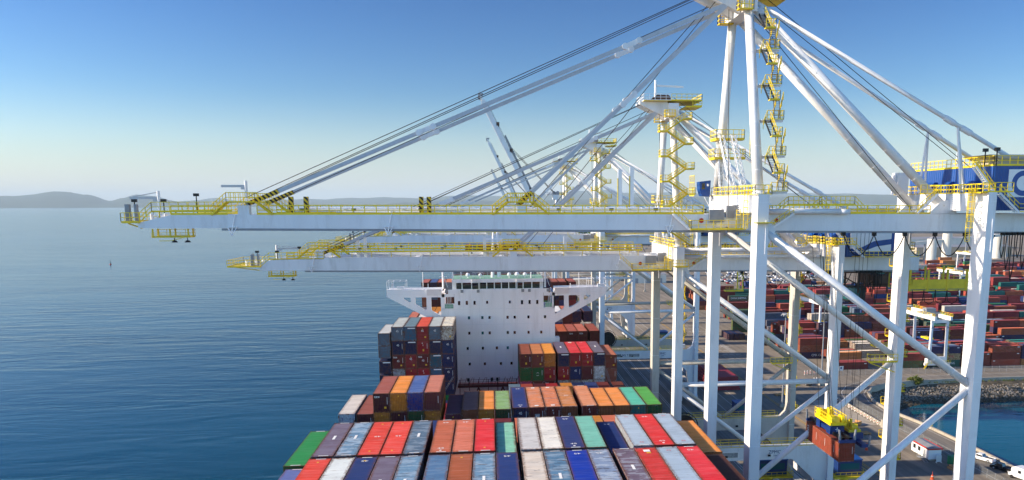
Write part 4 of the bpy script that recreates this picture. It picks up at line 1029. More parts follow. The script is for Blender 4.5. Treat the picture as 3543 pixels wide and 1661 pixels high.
        m = MB(); m.tube((38.6, ys, U(-2.4)), (38.6, ys+.1, U(-2.4)), .3, 8); P(m, 'reflector', 'red_paint', mg)
        # boom walkway railing, both edges of each girder
        m = MB(); s = -1 if y < 0 else 1
        m.rail([(-40 if tall else -37, y+s*.5, U(gz_top(-39.9))), (-33.2, y+s*.5, U(gz_top(-33)))], 1.15, 1.5, .13, .45)
        m.rail([(-29.5, y+s*.5, U(gz_top(-29))+wl), (28.5, y+s*.5, U(gz_top(28))+wl)], 1.2, 1.5, .13, .5)
        if wl:
            for i in range(17): m.bar((-29+i*3.55, y+s*.4, U(gz_top(-29+i*3.55))-.05), (-29+i*3.55, y+s*.4, U(gz_top(-29+i*3.55))+wl), .1)
        P(m, 'walkway_railing', 'safety_yellow', bg)
        m = MB(); m.rail([(36.5, y+s*.5, U(gz_top(36))), (60.5, y+s*.5, U(gz_top(60)))], 1.15, 1.5, .12, .42); P(m, 'walkway_railing', 'safety_yellow', mg)
        m = MB(); m.bar((-29, y+s*.1, U(gz_top(-29))+.04+wl), (28.5, y+s*.1, U(gz_top(28))+.04+wl), .8, .06); P(m, 'walkway', 'dull_yellow', bg)
        # hanging V brackets with a white pin
        for x in (-32.5, -13.0, 24.0) if y < 0 else ():
            m = MB(); z = U(gz_top(x)); m.tube((x+.3, y-.62, z+.1), (x-.25, y-.72, z-2.2), .07, 6); m.tube((x-.7, y-.7, z-1.55), (x-.25, y-.75, z-2.6), .08, 6); m.tube((x+.45, y-.7, z-1.5), (x-.25, y-.75, z-2.6), .06, 6); m.tube((x-.7, y-.7, z-1.55), (x+.45, y-.7, z-1.5), .07, 6)
            P(m, 'latch_bracket', 'white_bright', bg)
        # floodlights along the walkway
        for x in (-24, -17.5, -9, 1, 9, 16, 22):
            m = MB(); z = U(gz_top(x))+wl; m.bar((x, y+s*.35, z), (x, y+s*.35, z+.5), .06); m.cbox((x, y+s*.35, z+.65), (.55, .35, .32)); P(m, 'floodlight', 'black_steel', bg)
        # stair over the stay foot
        for (xa, xb) in ((-33.4, -29.3), (2.0, 6.0)):
            m = MB(); z = U(gz_top(xa)); q = y+s*.3; hh = 1.6
            m.stair((xa-1.7, q, z), (xa+.3, q, z+hh), .7, 6, (0, 1, 0)); m.stair((xb+1.7, q, z), (xb-.3, q, z+hh), .7, 6, (0, 1, 0)); m.box(xa+.3, xb-.3, q-.6, q+.6, z+hh-.08, z+hh)
            st = P(m, 'stay_platform', 'dull_yellow', bg)
            m = MB(); m.rail([(xa-1.7, q+s*.35, z), (xa+.3, q+s*.6, z+hh), (xb-.3, q+s*.6, z+hh), (xb+1.7, q+s*.35, z)], 1.2, .55, .085, .2)
            m.rail([(xa+.3, q-s*.6, z+hh), (xb-.3, q-s*.6, z+hh)], 1.2, .55, .085, .2); P(m, 'railing', 'safety_yellow', st)
            m = MB(); m.box(xa+1.5, xb-1.2, y-.5, y+.5, z-.05, z+1.2); P(m, 'stay_foot', 'white_steel', bg)
    # pipes, sheave boxes and ties on top between the girders
    m = MB()
    for x in (-43 if tall else -41, -30, -14, 2, 18, 31): m.box(x-.4, x+.4, -3.55, 3.55, U(gz_bot(x)+.5), U(gz_top(x)-.15))
    P(m, 'boom_tie')
    m = MB(); m.box(81, 83, -3.5, 3.5, U(-4), U(-1.8)); m.box(50, 50.8, -3.55, 3.55, U(-2.2), U(-1.75)); P(m, 'girder_tie')
    for (y, a, b, r, z) in ((-2.9, -26, 28, .16, .55), (-2.2, -24, 26, .12, .8), (2.5, -25, 28, .16, .6), (-3.2, -20, 27, .09, .35)):
        m = MB(); x = a
        while x < b-1:
            e = min(b, x+7.5); m.tube((x, y, U(gz_top(x))+z), (e-.25, y, U(gz_top(e))+z), r, 8); m.box(e-.5, e-.25, y-.25, y+.25, U(gz_top(e))-.3, U(gz_top(e))+z+r); x = e
        P(m, 'cable_pipe', 'white_bright')
    xe = 47.2 if tall else 62.4
    m = MB(); m.tube((36.2, -5.4, U(-1.15)), (xe, -5.4, U(-1.2)), .36, 16); m.box(xe, xe+1.4, -5.6, -4.9, U(-1.6), U(-.95)); P(m, 'tie_pipe', 'white_steel', None, True)
    if not tall: m = MB(); m.tube((36.2, -5.9, U(.15)), (62.6, -5.9, U(.05)), .42, 16); P(m, 'tie_pipe', 'white_steel', None, True)
    m = MB(); m.tube((36.2, 5.2, U(-1.15)), (62, 5.2, U(-1.2)), .34, 14); P(m, 'tie_pipe', 'white_steel', None, True)
    m = MB()
    for (a, b) in ((40.2, 44.6), (44.9, 49.6)):
        z = U(gz_top(45)); m.rail([(a-1.6, -4.6, z), (a, -4.6, z+1.3), (b, -4.6, z+1.3), (b+1.4, -4.6, z)], 1.1, .7, .08, .2); m.box(a, b, -4.7, -3.9, z+1.22, z+1.3)
    P(m, 'step_over_walkway', 'safety_yellow')
    # tall white guide posts on the boom (pairs with yellow edges)
    for x in ((-25.6, -23.7, -9.0, -8.0, 18.4, 20.1) if tall else (-24.5, -23.2, -1.2, 14.0)):
        big = x > 10 and tall
        m = MB(); z = U(gz_top(x)); h = (6.2 if x < 19 else 6.6) if big else (2.3 if tall else 3.6); y = 3.3 if big else -3.2
        m.box(x-.28, x+.28, y-.25, y+.25, z-.2, z+h); gp = P(m, 'guide_post', 'white_bright' if (big or not tall) else 'hazard_stripes')
        if big: m = MB(); m.box(x-.38, x-.26, y-.3, y-.1, z+.6, z+h*.8); P(m, 'edge_strip', 'dull_yellow', gp)
    # ---- boom tip: ramp walkway, cabinet, hanging platform, davit
    e = tipx; tl = 1.9 if tall else 5.6
    m = MB(); m.box(e-tl, e+.3, -4.9, 4.9, U(-2.25), U(-2.12)); m.bar((e-tl*.75, -4, U(-2.3)), (e+.2, -4, U(-2.9)), .14)
    tp = P(m, 'tip_platform', 'dull_yellow')
    m = MB(); m.rail([(e+.3, -4.9, U(-2.1)), (e-tl, -4.9, U(-2.1)), (e-tl, 4.9, U(-2.1)), (e+.3, 4.9, U(-2.1))], 1.15, 1.1, .085, .22)
    m.rail([(e+.3, -4.7, U(-2.1)), (e+1.8, -4.7, U(-.8)), (e+11.5, -4.7, U(-.8))], 1.15, 1.1, .085, .2); m.rail([(e+4.6, -3.5, U(-.8)), (e+9.5, -3.5, U(-.8))], 1.15, 1.1, .085, .2); P(m, 'railing', 'safety_yellow', tp)
    m = MB(); m.box(e+1.8, e+11.5, -4.7, -3.5, U(-.9), U(-.8)); m.bar((e+2.6, -4.5, U(-1.9)), (e+2.6, -4.5, U(-.9)), .14); m.bar((e+4.6, -4.5, U(-1.4)), (e+4.6, -4.5, U(-.9)), .14); P(m, 'raised_walkway', 'dull_yellow', tp)
    for (x, w) in ((e-1.2, .5), (e-.2, .3)):
        m = MB(); m.box(x-w/2, x+w/2, -4.6, -4.0, U(-2.0), U(.1)); P(m, 'cabinet', 'steel_grey', tp)
    for x in (e-.3, e+3.2, e+7.2):
        m = MB(); m.bar((x, -4.4, U(-1)), (x, -4.4, U(.4 if x < e+6 else 1.1)), .1); m.cbox((x, -4.4, U(.55 if x < e+6 else 1.25)), (.6, .4, .36)); P(m, 'floodlight', 'black_steel', tp)
    m = MB()
    for k in range(7): m.tube((e+2.8-tl+k*.7, -2.5+(k*.37) % 1, U(-2.1)), (e+2.8-tl+k*.7, -2.5+(k*.37) % 1, U(-1.1-.3*(k % 2))), .26, 8)
    m.cbox((e+2, 0, U(-1.7)), (1.6, 2, .9)); P(m, 'tip_winch', 'white_bright', tp)
    m = MB(); m.box(e+1.3, e+6, -4.2, -2.4, U(-4.1), U(-4.0))
    for x in (e+1.5, e+3.6, e+5.8): m.bar((x, -4.2, U(-3)), (x, -4.2, U(-4.1)), .16); m.bar((x, -2.5, U(-3)), (x, -2.5, U(-4.1)), .16)
    m.bar((e+2.2, -4.2, U(-4.5)), (e+3.6, -4.2, U(-4.5)), .08); m.bar((e+3.6, -4.2, U(-4.5)), (e+5.2, -4.2, U(-4.1)), .08)
    hp = P(m, 'hanging_platform', 'dull_yellow')
    m = MB(); m.rail([(e+1.3, -2.4, U(-4.0)), (e+6, -2.4, U(-4.0))], .9, 1.2, .06, .2); m.rail([(e+1.3, -4.2, U(-4.0)), (e+6, -4.2, U(-4.0))], .5, 1.2, .05, .2); P(m, 'railing', 'dull_yellow', hp)
    for x in (e+4.1, e+5.7):
        m = MB(); m.bar((x, -4.3, U(-4.1)), (x, -4.3, U(-4.5)), .08); m.tube((x, -4.3, U(-4.45)), (x, -4.3, U(-4.7)), .18, 10, .4); P(m, 'lamp', 'black_steel', hp)
    def davit(x, y, z, h, L, nm='jib_crane', strut=True):
        m = MB(); m.tube((x, y, z), (x, y, z+h), .2, 10); d = P(m, nm, 'white_steel')
        m = MB(); m.bar((x, y, z+h*.76), (x+L, y, z+h*.76), .2, .32)
        if strut: m.bar((x, y, z+h*.96), (x+L*.9, y, z+h*.8), .1)
        m.cbox((x+L*.12, y, z+h*.76-.3), (.5, .3, .3)); P(m, 'jib_arm', 'stay_grey', d)
    if tall: davit(-43.0, -.5, U(-1.9), 3.7, -3.6); davit(-32.8, 2.5, U(.2), 3.0, -3.2, strut=False)
    else: davit(e+2.4, -1.5, U(-1.2), 2.8, 5.2)
    # ---- A-frame
    az = 25.4
    MT = {-1: (-2.75, az), 1: (4.2, az)}
    apx = XW+.1
    for s, yb in ((-1, NY+1.2), (1, FY-.2)):
        m = MB(); m.tube((apx, yb, U(1.0)), (apx, MT[s][0], U(az)), .68, 24, .6); mast = P(m, 'mast', 'white_steel', None, True)
        m = MB()
        p, q = Vector((apx, yb, U(1.0))), Vector((apx, MT[s][0], U(az))); d = (q-p).normalized()
        for i in range(1, 8): c = p.lerp(q, i/8); m.tube(c-d*.025, c+d*.025, .69-.008*i, 24)
        P(m, 'weld_rings', 'white_bright', mast)
        m = MB(); m.tube((apx, yb, U(1.0)), (apx, yb, U(1.5)), .9, 20, .7); P(m, 'mast_foot', 'white_steel', mast)
        m = MB(); m.tube((apx+1.2, MT[s][0]*.95, U(az-.2)), (62.6, s*4.0, U(-.6)), .62, 22); bl = P(m, 'back_leg', 'white_steel', None, True)
        m = MB(); p, q = Vector((apx+1.2, MT[s][0]*.95, U(az-.2))), Vector((62.6, s*4.0, U(-.6))); d = (q-p).normalized()
        for i in range(1, 13): c = p.lerp(q, i/13); m.tube(c-d*.025, c+d*.025, .632, 22)
        P(m, 'weld_rings', 'white_bright', bl)
        m = MB(); m.prism([(60.4, U(-1.6)), (62.2, U(.2)), (64.4, U(.2)), (64.4, U(-1.6))], s*4.15-.45, s*4.15+.45); P(m, 'back_leg_foot', 'white_steel', bl)
    m = MB(); m.box(apx-.9, apx+1.0, MT[-1][0]-.7, MT[1][0]+.7, U(az-.6), U(az+2.0)); ab = P(m, 'apex_beam')
    m = MB(); m.prism([(apx-6.2, U(az+2.4)), (apx-6.2, U(az+1.9)), (apx-1, U(az-.6)), (apx-.9, U(az+2.4))], 1.0, 2.0); m.prism([(apx-6.2, U(az+2.4)), (apx-6.2, U(az+1.9)), (apx-1, U(az-.6)), (apx-.9, U(az+2.4))], -2.4, -1.4); P(m, 'apex_bracket', 'white_steel', ab)
    m = MB(); m.box(apx-5.6, apx+5.4, -3.4, 4.2, U(az+2.4), U(az+2.5)); P(m, 'apex_platform', 'dull_yellow', ab)
    m = MB(); m.rail([(apx-5.6, -3.4, U(az+2.5)), (apx-.4, -3.4, U(az+2.5))], 1.15, 1.0, .09, .2); m.rail([(apx-5.6, -3.4, U(az+2.5)), (apx-5.6, 4.2, U(az+2.5)), (apx+5.4, 4.2, U(az+2.5))], 1.15, 1.0, .09, .2); P(m, 'railing', 'white_bright', ab)
    m = MB(); m.rail([(apx-.4, -3.4, U(az+2.5)), (apx+5.4, -3.4, U(az+2.5)), (apx+5.4, 4.2, U(az+2.5))], 1.15, .9, .1, .25); m.rail([(apx+3.6, -3.4, U(az+1.5)), (apx+5.4, -3.4, U(az+1.5))], 1.0, .6, .1, .25); m.box(apx+2.4, apx+5.4, -3.4, 2, U(az+1.3), U(az+1.5)); P(m, 'railing', 'safety_yellow', ab)
    for q in range(4):
        m = MB(); m.tube((apx-.9-q*.55, -1.6, U(az+3.0)), (apx-.9-q*.55, -1.3, U(az+3.0)), .75, 16); m.tube((apx-.9-q*.55, 1.3, U(az+3.0)), (apx-.9-q*.55, 1.6, U(az+3.0)), .75, 16); P(m, 'sheave', 'brown_steel', ab)
    m = MB(); m.tube((apx-2.8, 0, U(az+2.5)), (apx-2.8, 0, U(az+6.6)), .2, 8); m.bar((apx-2.6, 0, U(az+5.6)), (apx+2.6, 0, U(az+5.4)), .18, .3); P(m, 'apex_jib', 'white_bright', ab)
    # yellow landings just below the apex
    for (x0, y0, zz) in ((apx-1.7, MT[-1][0]-1.5, az-.5), (apx-2.1, MT[1][0]-1.0, az-.8)):
        m = MB(); m.box(x0, x0+1.9, y0, y0+1.2, U(zz), U(zz)+.12); lp = P(m, 'landing', 'dull_yellow'); m = MB(); m.rail([(x0, y0, U(zz)), (x0+1.9, y0, U(zz)), (x0+1.9, y0+1.2, U(zz)), (x0, y0+1.2, U(zz))], 1.2, .7, .1, .25, 2, True); P(m, 'railing', 'safety_yellow', lp)
    # ---- forestays, backstays, ropes
    for s in (-1, 1):
        y = s*4.0
        for (a, w, joints, haz) in (((-31.0, .0), .5, (.35, .78), True), ((3.6, -.3), .5, (.5,), True)):
            p = Vector((a[0], y, U(a[1]))); q = Vector((apx-2.6, s*2.2 if s < 0 else 3.2, U(az+.6)))
            m = MB(); m.bar(p, q, .22, w); fs = P(m, 'forestay', 'stay_grey')
            for j in joints:
                c = p.lerp(q, j); d = (q-p).normalized(); m = MB(); m.tube(c+Vector((0, -.26, 0)), c+Vector((0, .26, 0)), .42, 14); c2 = c+d*2.0; m.tube(c2+Vector((0, -.26, 0)), c2+Vector((0, .26, 0)), .42, 14); m.bar(c, c2, .4, .6); P(m, 'pin_joint', 'white_steel', fs)
            if haz:
                m = MB(); d = (q-p).normalized(); m.bar(p+d*.3, p+d*(4.4 if a[0] < 0 else 2.6), .38, w+.05); P(m, 'hazard_cover', 'hazard_stripes', fs)
        p = Vector((apx+1.2, s*2.6, U(az+.6))); q = Vector((80.5, s*4.3, U(1.4)))
        t = (64.2-p.x)/(q.x-p.x); k = p.lerp(q, t)
        m = MB(); m.tube(p, q, .3, 14); bs = P(m, 'backstay', 'white_steel', None, True)
        m = MB(); d = (q-p).normalized(); m.tube(k-d*2.2, k-d*.6, .42, 12); m.tube(k+d*.6, k+d*2.2, .42, 12); P(m, 'pin_joint', 'white_steel', bs)
        for dx in (.2, 1.4) if s < 0 else (-1.4, .2):
            m = MB(); m.tube(k, (k.x+dx*(1 if s < 0 else 1)+.4, y+.6*s*(-1 if abs(dx) > 1 else 1), U(1.4)), .17, 10); P(m, 'stay_strut', 'white_steel')
    for (a, b) in (((-31.5, -2.2, .9), (apx-2.0, -1.5, az+3.7)), ((-30.6, -1.4, .7), (apx-2.5, -1.4, az+3.4)), ((-31.2, 1.8, .7), (apx-2.0, 1.5, az+3.7)), ((-29.5, 2.4, .3), (apx-1.4, 1.4, az+2.2)),
                   ((33.0, -1.2, -1.2), (apx-2.3, -1.3, az+2.4)), ((5.0, 1.0, -1), (apx-3.1, 1.4, az+2.6)), ((8.0, -1.5, -1), (apx-3.0, -1.5, az+2.4)),
                   ((apx+.5, -1.4, az+3.2), (70, -2, 3)), ((apx+.5, 1.5, az+3.2), (72, 2, 3)), ((apx+.6, -3.2, az-1), (58, -4.4, U(-1.2)-dz))):
        m = MB(); m.tube((a[0], a[1], U(a[2])), (b[0], b[1], U(b[2])), .05, 5); P(m, 'hoist_rope', 'rope_black')
    # ---- stairs up the near mast
    mp = lambda z: NY+1.2+(MT[-1][0]-NY-1.2)*(z-1.0)/(az-1.0)
    zz = 1.4; k = 0; H = 4.6 if tall else 2.3
    while zz < az-2:
        z1 = min(az+1.8, zz+H); y0 = mp(zz); y1 = mp(z1)
        if tall:      # flights fold along the quay, landings stand off the mast on white brackets
            x0 = apx+1.5; ym = (y0+y1)/2
            m = MB(); m.stair((x0+1.3, y0-.6, U(zz)), (x0+.6, ym-2.6, U((zz+z1)/2)), .75, 10, (1, 0, 0)); fl = P(m, 'stair_flight', 'steel_grey')
            m = MB(); m.rail([(x0+1.5, y0-.6, U(zz)), (x0+1.5, ym-2.6, U((zz+z1)/2))], 1.0, .8, .08, 0); m.rail([(x0+.7, y0-.6, U(zz)), (x0+.7, ym-2.6, U((zz+z1)/2))], 1.0, .8, .08, 0); P(m, 'handrail', 'safety_yellow', fl)
            m = MB(); m.stair((x0, ym-2.6, U((zz+z1)/2)), (x0, y1-.6, U(z1)), .75, 10, (1, 0, 0)); fl = P(m, 'stair_flight', 'black_steel')
            m = MB(); m.rail([(x0+.4, ym-2.6, U((zz+z1)/2)), (x0+.4, y1-.6, U(z1))], 1.0, .8, .08, 0); P(m, 'handrail', 'dull_yellow', fl)
            m = MB(); m.box(x0-.8, x0+2.1, y0-.8, y0+.3, U(zz)-.1, U(zz)); m.bar((apx+.4, y0, U(zz)-.25), (x0+2.1, y0-.5, U(zz)-.16), .3, .28); P(m, 'landing', 'white_bright')
            m = MB(); m.rail([(x0-.1, y0-.8, U(zz)), (x0+2.1, y0-.8, U(zz)), (x0+2.1, y0+.3, U(zz))], 1.15, .7, .09, .22); m.rail([(x0-.6, y0-.8, U(zz)-1.2), (x0-.1, y0-.8, U(zz)+.1)], 1.0, .7, .08, 0); P(m, 'railing', 'safety_yellow')
            m = MB(); m.box(x0-.45, x0+.9, ym-3.1, ym-2.5, U((zz+z1)/2)-.12, U((zz+z1)/2)); ld = P(m, 'landing', 'dull_yellow')
            m = MB(); m.rail([(x0-.4, ym-3.1, U((zz+z1)/2)), (x0+.9, ym-3.1, U((zz+z1)/2)), (x0+.9, ym-2.5, U((zz+z1)/2))], 1.1, .6, .08, .2); P(m, 'railing', 'safety_yellow', ld)
        else:         # flights fold left and right across the mast
            s = 1 if k % 2 == 0 else -1; yy = min(y0, y1)-1.3; xa, xb = apx+s*2.2, apx-s*2.0
            m = MB(); m.stair((xa-s*.4, yy, U(zz)), (xb+s*.4, yy, U(z1)), .8, 10); fl = P(m, 'stair_flight', 'dull_yellow')
            m = MB(); m.rail([(xa-s*.4, yy-.42, U(zz)), (xb+s*.4, yy-.42, U(z1))], 1.0, .8, .08, 0); m.rail([(xa-s*.4, yy+.42, U(zz)), (xb+s*.4, yy+.42, U(z1))], 1.0, .8, .08, 0); P(m, 'handrail', 'safety_yellow', fl)
            m = MB(); a = xb-s*1.1; m.box(min(a, xb+s*.5), max(a, xb+s*.5), yy-.5, yy+1.6, U(z1)-.15, U(z1)); ld = P(m, 'landing', 'dull_yellow')
            m = MB(); m.rail([(xb+s*.2, yy-.5, U(z1)), (a, yy-.5, U(z1)), (a, yy+1.4, U(z1))], 1.15, .6, .09, .25); P(m, 'railing', 'safety_yellow', ld)
        zz += H; k += 1
    # ---- boom anchor frame between the masts: white lattice towers with yellow galleries round the far mast
    def lattice(p, q, w, nm, parent=None, n=9):
        m = MB(); p = Vector(p); q = Vector(q); c = [Vector((sx*w/2, sy*w/2, 0)) for sx, sy in ((-1, -1), (1, -1), (1, 1), (-1, 1))]
        for v in c: m.bar(p+v, q+v*.8, .1)
        for i in range(n):
            a = p.lerp(q, i/n); b = p.lerp(q, (i+1)/n)
            for j in range(4): u, v = c[j], c[(j+1) % 4]; m.bar(a+u, b+v, .055) if (i+j) % 2 else m.bar(a+v, b+u, .055)
            for j in range(4): m.bar(b+c[j], b+c[(j+1) % 4], .055)
        return P(m, nm, 'white_bright', parent)
    fy = FY-1.5
    for (xa, xb, ya, yb) in ((apx+.3, apx-.8, 2.0, 5.6), (apx+1.9, apx+.9, 2.0, 5.4), (apx-.2, apx-.7, 6.0, 7.2)): lattice((xa, ya, U(1.1)), (xb, yb, U(9.7)), .75, 'lattice_tower')
    for (zz, wd) in ((6.5, 1.9), (9.2, 1.5)):
        m = MB(); yb = FY-.2+(MT[1][0]-FY+.2)*(zz-1)/(az-1); m.box(apx-1.5, apx+1.2+wd, yb-2.2, yb-.9, U(zz)-.2, U(zz)); m.box(apx-1.5, apx-.75, yb-.9, yb+1, U(zz)-.2, U(zz)); gl = P(m, 'gallery', 'dull_yellow')
        m = MB(); m.rail([(apx-1.5, yb+1, U(zz)), (apx-1.5, yb-2.2, U(zz)), (apx+1.2+wd, yb-2.2, U(zz)), (apx+1.2+wd, yb-.9, U(zz))], 1.3, .8, .09, .25, 2); P(m, 'railing', 'safety_yellow', gl)
    def cage(x, y, z0, z1, nm='ladder_cage', mt='safety_yellow', w=.75):
        m = MB()
        for sx in (-.3, .3): m.bar((x+sx, y, z0), (x+sx, y, z1), .07)
        z = z0
        while z < z1: m.bar((x-.3, y, z), (x+.3, y, z), .05); z += .3
        z = z0+1.8
        while z < z1:
            pts = [(x-.35, y, z), (x-.42, y-w*.6, z), (x, y-w, z), (x+.42, y-w*.6, z), (x+.35, y, z)]
            for a, b in zip(pts[:-1], pts[1:]): m.bar(a, b, .06, .08)
            z += .85
        for px, py in ((-.42, -w*.6), (0, -w), (.42, -w*.6)): m.bar((x+px, y+py, z0+1.8), (x+px, y+py, z1), .05)
        return P(m, nm, mt)
    cage(apx+3.9, 3.6, U(1), U(7.6)); cage(apx+3.2, 3.6, U(6.6), U(11.2))
    cage(XW-1.4, -6.0, U(-3.4), U(-.9)); cage(XLd-1.9, NY+.4, U(-5.2), U(1.8)); cage(XW-1.3, NY+1.8, U(-3.3), U(1.6), 'ladder_cage', 'safety_yellow', .5)
    # hinge platform hung on the near girder
    m = MB(); m.box(26.5, 34, -6.0, -4.75, U(-3.6), U(-3.5)); hp = P(m, 'hinge_platform', 'dull_yellow')
    m = MB(); m.rail([(26.5, -4.8, U(-3.5)), (26.5, -6.0, U(-3.5)), (33.6, -6.0, U(-3.5))], 1.2, 1.0, .09, .3); m.rail([(34, -5.9, U(-3.5)), (36.4, -5.9, U(-1.5))], 1.0, .8, .08, 0); P(m, 'railing', 'safety_yellow', hp)
    m = MB(); m.stair((26.4, -5.4, U(-3.5)), (24.2, -5.4, U(-1.5)), .7, 8); P(m, 'stair_flight', 'white_bright', hp)
    m = MB(); m.stair((37.4, -5.4, U(-3.6)), (40.6, -5.4, U(-1.5)), .7, 9); P(m, 'stair_flight', 'white_bright', hp)
    m = MB(); m.rail([(26.4, -5.75, U(-3.5)), (24.2, -5.75, U(-1.5))], 1.0, .8, .08, 0); m.rail([(37.4, -5.75, U(-3.6)), (40.6, -5.75, U(-1.5))], 1.0, .8, .08, 0); P(m, 'handrail', 'safety_yellow', hp)
    m = MB(); m.box(29.2, 31.2, -5.1, -4.75, U(-2.6), U(-.9)); m.box(31.5, 32.6, -5.3, -4.75, U(-2.0), U(-.4)); m.cbox((33, -5, U(-.8)), (1.2, .5, 1.0)); P(m, 'control_cabinets', 'steel_grey', hp)
    m = MB(); m.box(XW-1.2, XW+1.2, NY-1.9, NY-1.15, U(-2.6), U(-2.45)); 
    wp = P(m, 'leg_platform', 'dull_yellow')
    m = MB(); m.rail([(XW-1.6, NY-1.9, U(-2.45)), (XW+1.3, NY-1.9, U(-2.45))], 1.2, .6, .09, .25); P(m, 'railing', 'safety_yellow', wp) if not tall else None
    # ---- machinery house on the girder behind the landside legs
    hx0, hx1, hy0, hy1, hz0, hz1 = (67.6, 79, -7.2, 14, -1.2, 4.75)
    m = MB(); m.box(hx0, hx1, hy0, hy1, U(hz0), U(hz1)); mh = P(m, 'machinery_house', 'crane_blue')
    m = MB(); corr_wall(m, hx0, hx1, U(hz0)+.05, U(hz1)-.02, hy0-.03, -1, .5, -.05); corr_wall(m, hy0, hy1, U(hz0)+.05, U(hz1)-.02, hx0-.03, -1, .5, -.05, 'y'); P(m, 'cladding', 'crane_blue', mh)
    m = MB(); m.box(hx0-.1, hx1+.1, hy0-.1, hy1+.1, U(hz1), U(hz1)+.14); P(m, 'roof_edge', 'dull_yellow', mh)
    m = MB(); m.rail([(hx0, hy0, U(hz1)+.14), (hx1, hy0, U(hz1)+.14)], 1.2, 1.1, .09, .22); m.rail([(hx0, hy0, U(hz1)+.14), (hx0, hy1, U(hz1)+.14)], 1.2, 1.1, .09, .22); P(m, 'roof_railing', 'safety_yellow', mh)
    if tall:
        m = MB(); m.box(hx0+2.2, hx0+6.6, hy0-.12, hy0-.06, U(.6), U(4.3)); lp = P(m, 'logo_panel', 'mark_white', mh)
        m = MB(); c = Vector((hx0+4.4, hy0-.14, U(2.45)))
        for i in range(20):
            t0, t1 = R(40+i*14), R(40+(i+1)*14); ps = [(c.x+r_*math.cos(t), c.z+r_*math.sin(t)) for r_, t in ((1.7, t0), (1.7, t1), (1.0, t1), (1.0, t0))]; m.prism(ps, c.y, c.y+.03)
        m.box(c.x+.1, c.x+1.6, c.y, c.y+.03, c.z-.25, c.z+.25); P(m, 'logo_ring', 'crane_blue', lp)
    else:
        m = MB(); m.box(hx0+.8, hx0+9, hy0-.14, hy0-.07, U(-.4), U(4.2)); lp = P(m, 'logo_panel', 'mark_white', mh); m = MB(); m.box(hx0+.8, hx0+9, hy0-.17, hy0-.13, U(3.5), U(4.0)); P(m, 'logo_bar', 'red_paint', lp)
        m = MB(); m.prism([(hx0+.8, U(.2)), (hx0+3, U(.4)), (hx0+5.5, U(1.6)), (hx0+9, U(2.0)), (hx0+9, U(1.0)), (hx0+6, U(.6)), (hx0+3.6, U(-.3)), (hx0+.8, U(-.3))], hy0-.17, hy0-.14); P(m, 'logo_wave', 'crane_blue', lp)
    for q in (-4.5, 1.5, 5.8):
        m = MB(); m.prism([(hx0-1.1, U(.6)), (hx0-1.1, U(2.4)), (hx0-.6, U(2.9)), (hx0, U(2.9)), (hx0, U(.6))], q, q+1.7); vh = P(m, 'vent_hood', 'crane_blue', mh)
        m = MB(); m.box(hx0-1.1, hx0, q-.05, q+1.75, U(.35), U(.6)); P(m, 'hazard_band', 'hazard_stripes', vh)
    m = MB(); m.box(hx0+1.2, hx0+9, hy0+1, hy0+7, U(5.6), U(5.75)); m.prism([(hx0+1.2, U(5.75)), (hx0-.2, U(6.3)), (hx0+9, U(6.3)), (hx0+9, U(5.75))], hy0+.6, hy0+7); m.box(hx0+1.6, hx0+8.6, hy0+1.4, hy0+6.6, U(hz1), U(5.6)); P(m, 'roof_hut', 'grey_weathered', mh)
    for q, w in ((-.1, 1.9), (.25, -.1)):
        m = MB(); m.bar((hx0+q, hy0+w, U(hz1)), (hx0+q, hy0+w, U(hz1)+2.0), .12); m.cbox((hx0+q, hy0+w, U(hz1)+2.2), (.6, .45, .45)); P(m, 'floodlight', 'black_steel', mh)
    m = MB(); m.tube((hx0+.3, 2, U(hz1)), (hx0+.3, 2, U(hz1)+2.4), .05, 5); P(m, 'antenna', 'white_bright', mh)
    # stairs and platform beside the house
    m = MB(); m.stair((hx0-.6, hy0-1.0, U(1.3)), (hx0-3.4, hy0-1.0, U(4.6)), .8, 12); P(m, 'stair_flight', 'white_bright')
    m = MB(); m.rail([(hx0-.6, hy0-1.4, U(1.3)), (hx0-3.4, hy0-1.4, U(4.6))], 1.0, .8, .09, 0); m.rail([(hx0-.6, hy0-.6, U(1.3)), (hx0-3.4, hy0-.6, U(4.6))], 1.0, .8, .09, 0); P(m, 'handrail', 'safety_yellow')
    m = MB(); m.stair((hx0+.2, hy0-1.0, U(1.2)), (hx0+3.2, hy0-1.0, U(-1.4)), .8, 10); P(m, 'stair_flight', 'white_bright')
    m = MB(); m.rail([(hx0+.2, hy0-1.4, U(1.2)), (hx0+3.2, hy0-1.4, U(-1.4)), (hx0+14, hy0-1.4, U(-1.4))], 1.1, .9, .09, .2); P(m, 'handrail', 'safety_yellow')
    m = MB(); m.rail([(XLd-6, -5.0, U(1.1)), (XLd+2.4, -5.0, U(1.1))], 1.2, .9, .09, .25); m.rail([(XLd-1.4, NY-1.4, U(1.25)), (XLd+2.8, NY-1.4, U(1.25))], 1.2, .8, .09, .25); m.box(XLd-1.4, XLd+2.8, NY-1.4, NY+1.4, U(1.2), U(1.25)); P(m, 'railing', 'safety_yellow')
    m = MB(); m.stair((58.4, -4.9, U(-1.5)), (61.2, -4.9, U(1.1)), .7, 9); fl = P(m, 'stair_flight', 'white_bright'); m = MB(); m.rail([(58.4, -5.2, U(-1.5)), (61.2, -5.2, U(1.1))], 1.0, .7, .08, 0); P(m, 'handrail', 'safety_yellow', fl)
    m = MB(); m.box(60.5, 62.2, 4.6, 6.4, U(1.1), U(4.3)); m.box(60.3, 60.5, 4.9, 6.1, U(1.6), U(4.0)); P(m, 'relay_cabin', 'white_steel')
    # ---- festoon cable loops under the girder
    fx = [48+i*4.4 for i in range(6)]
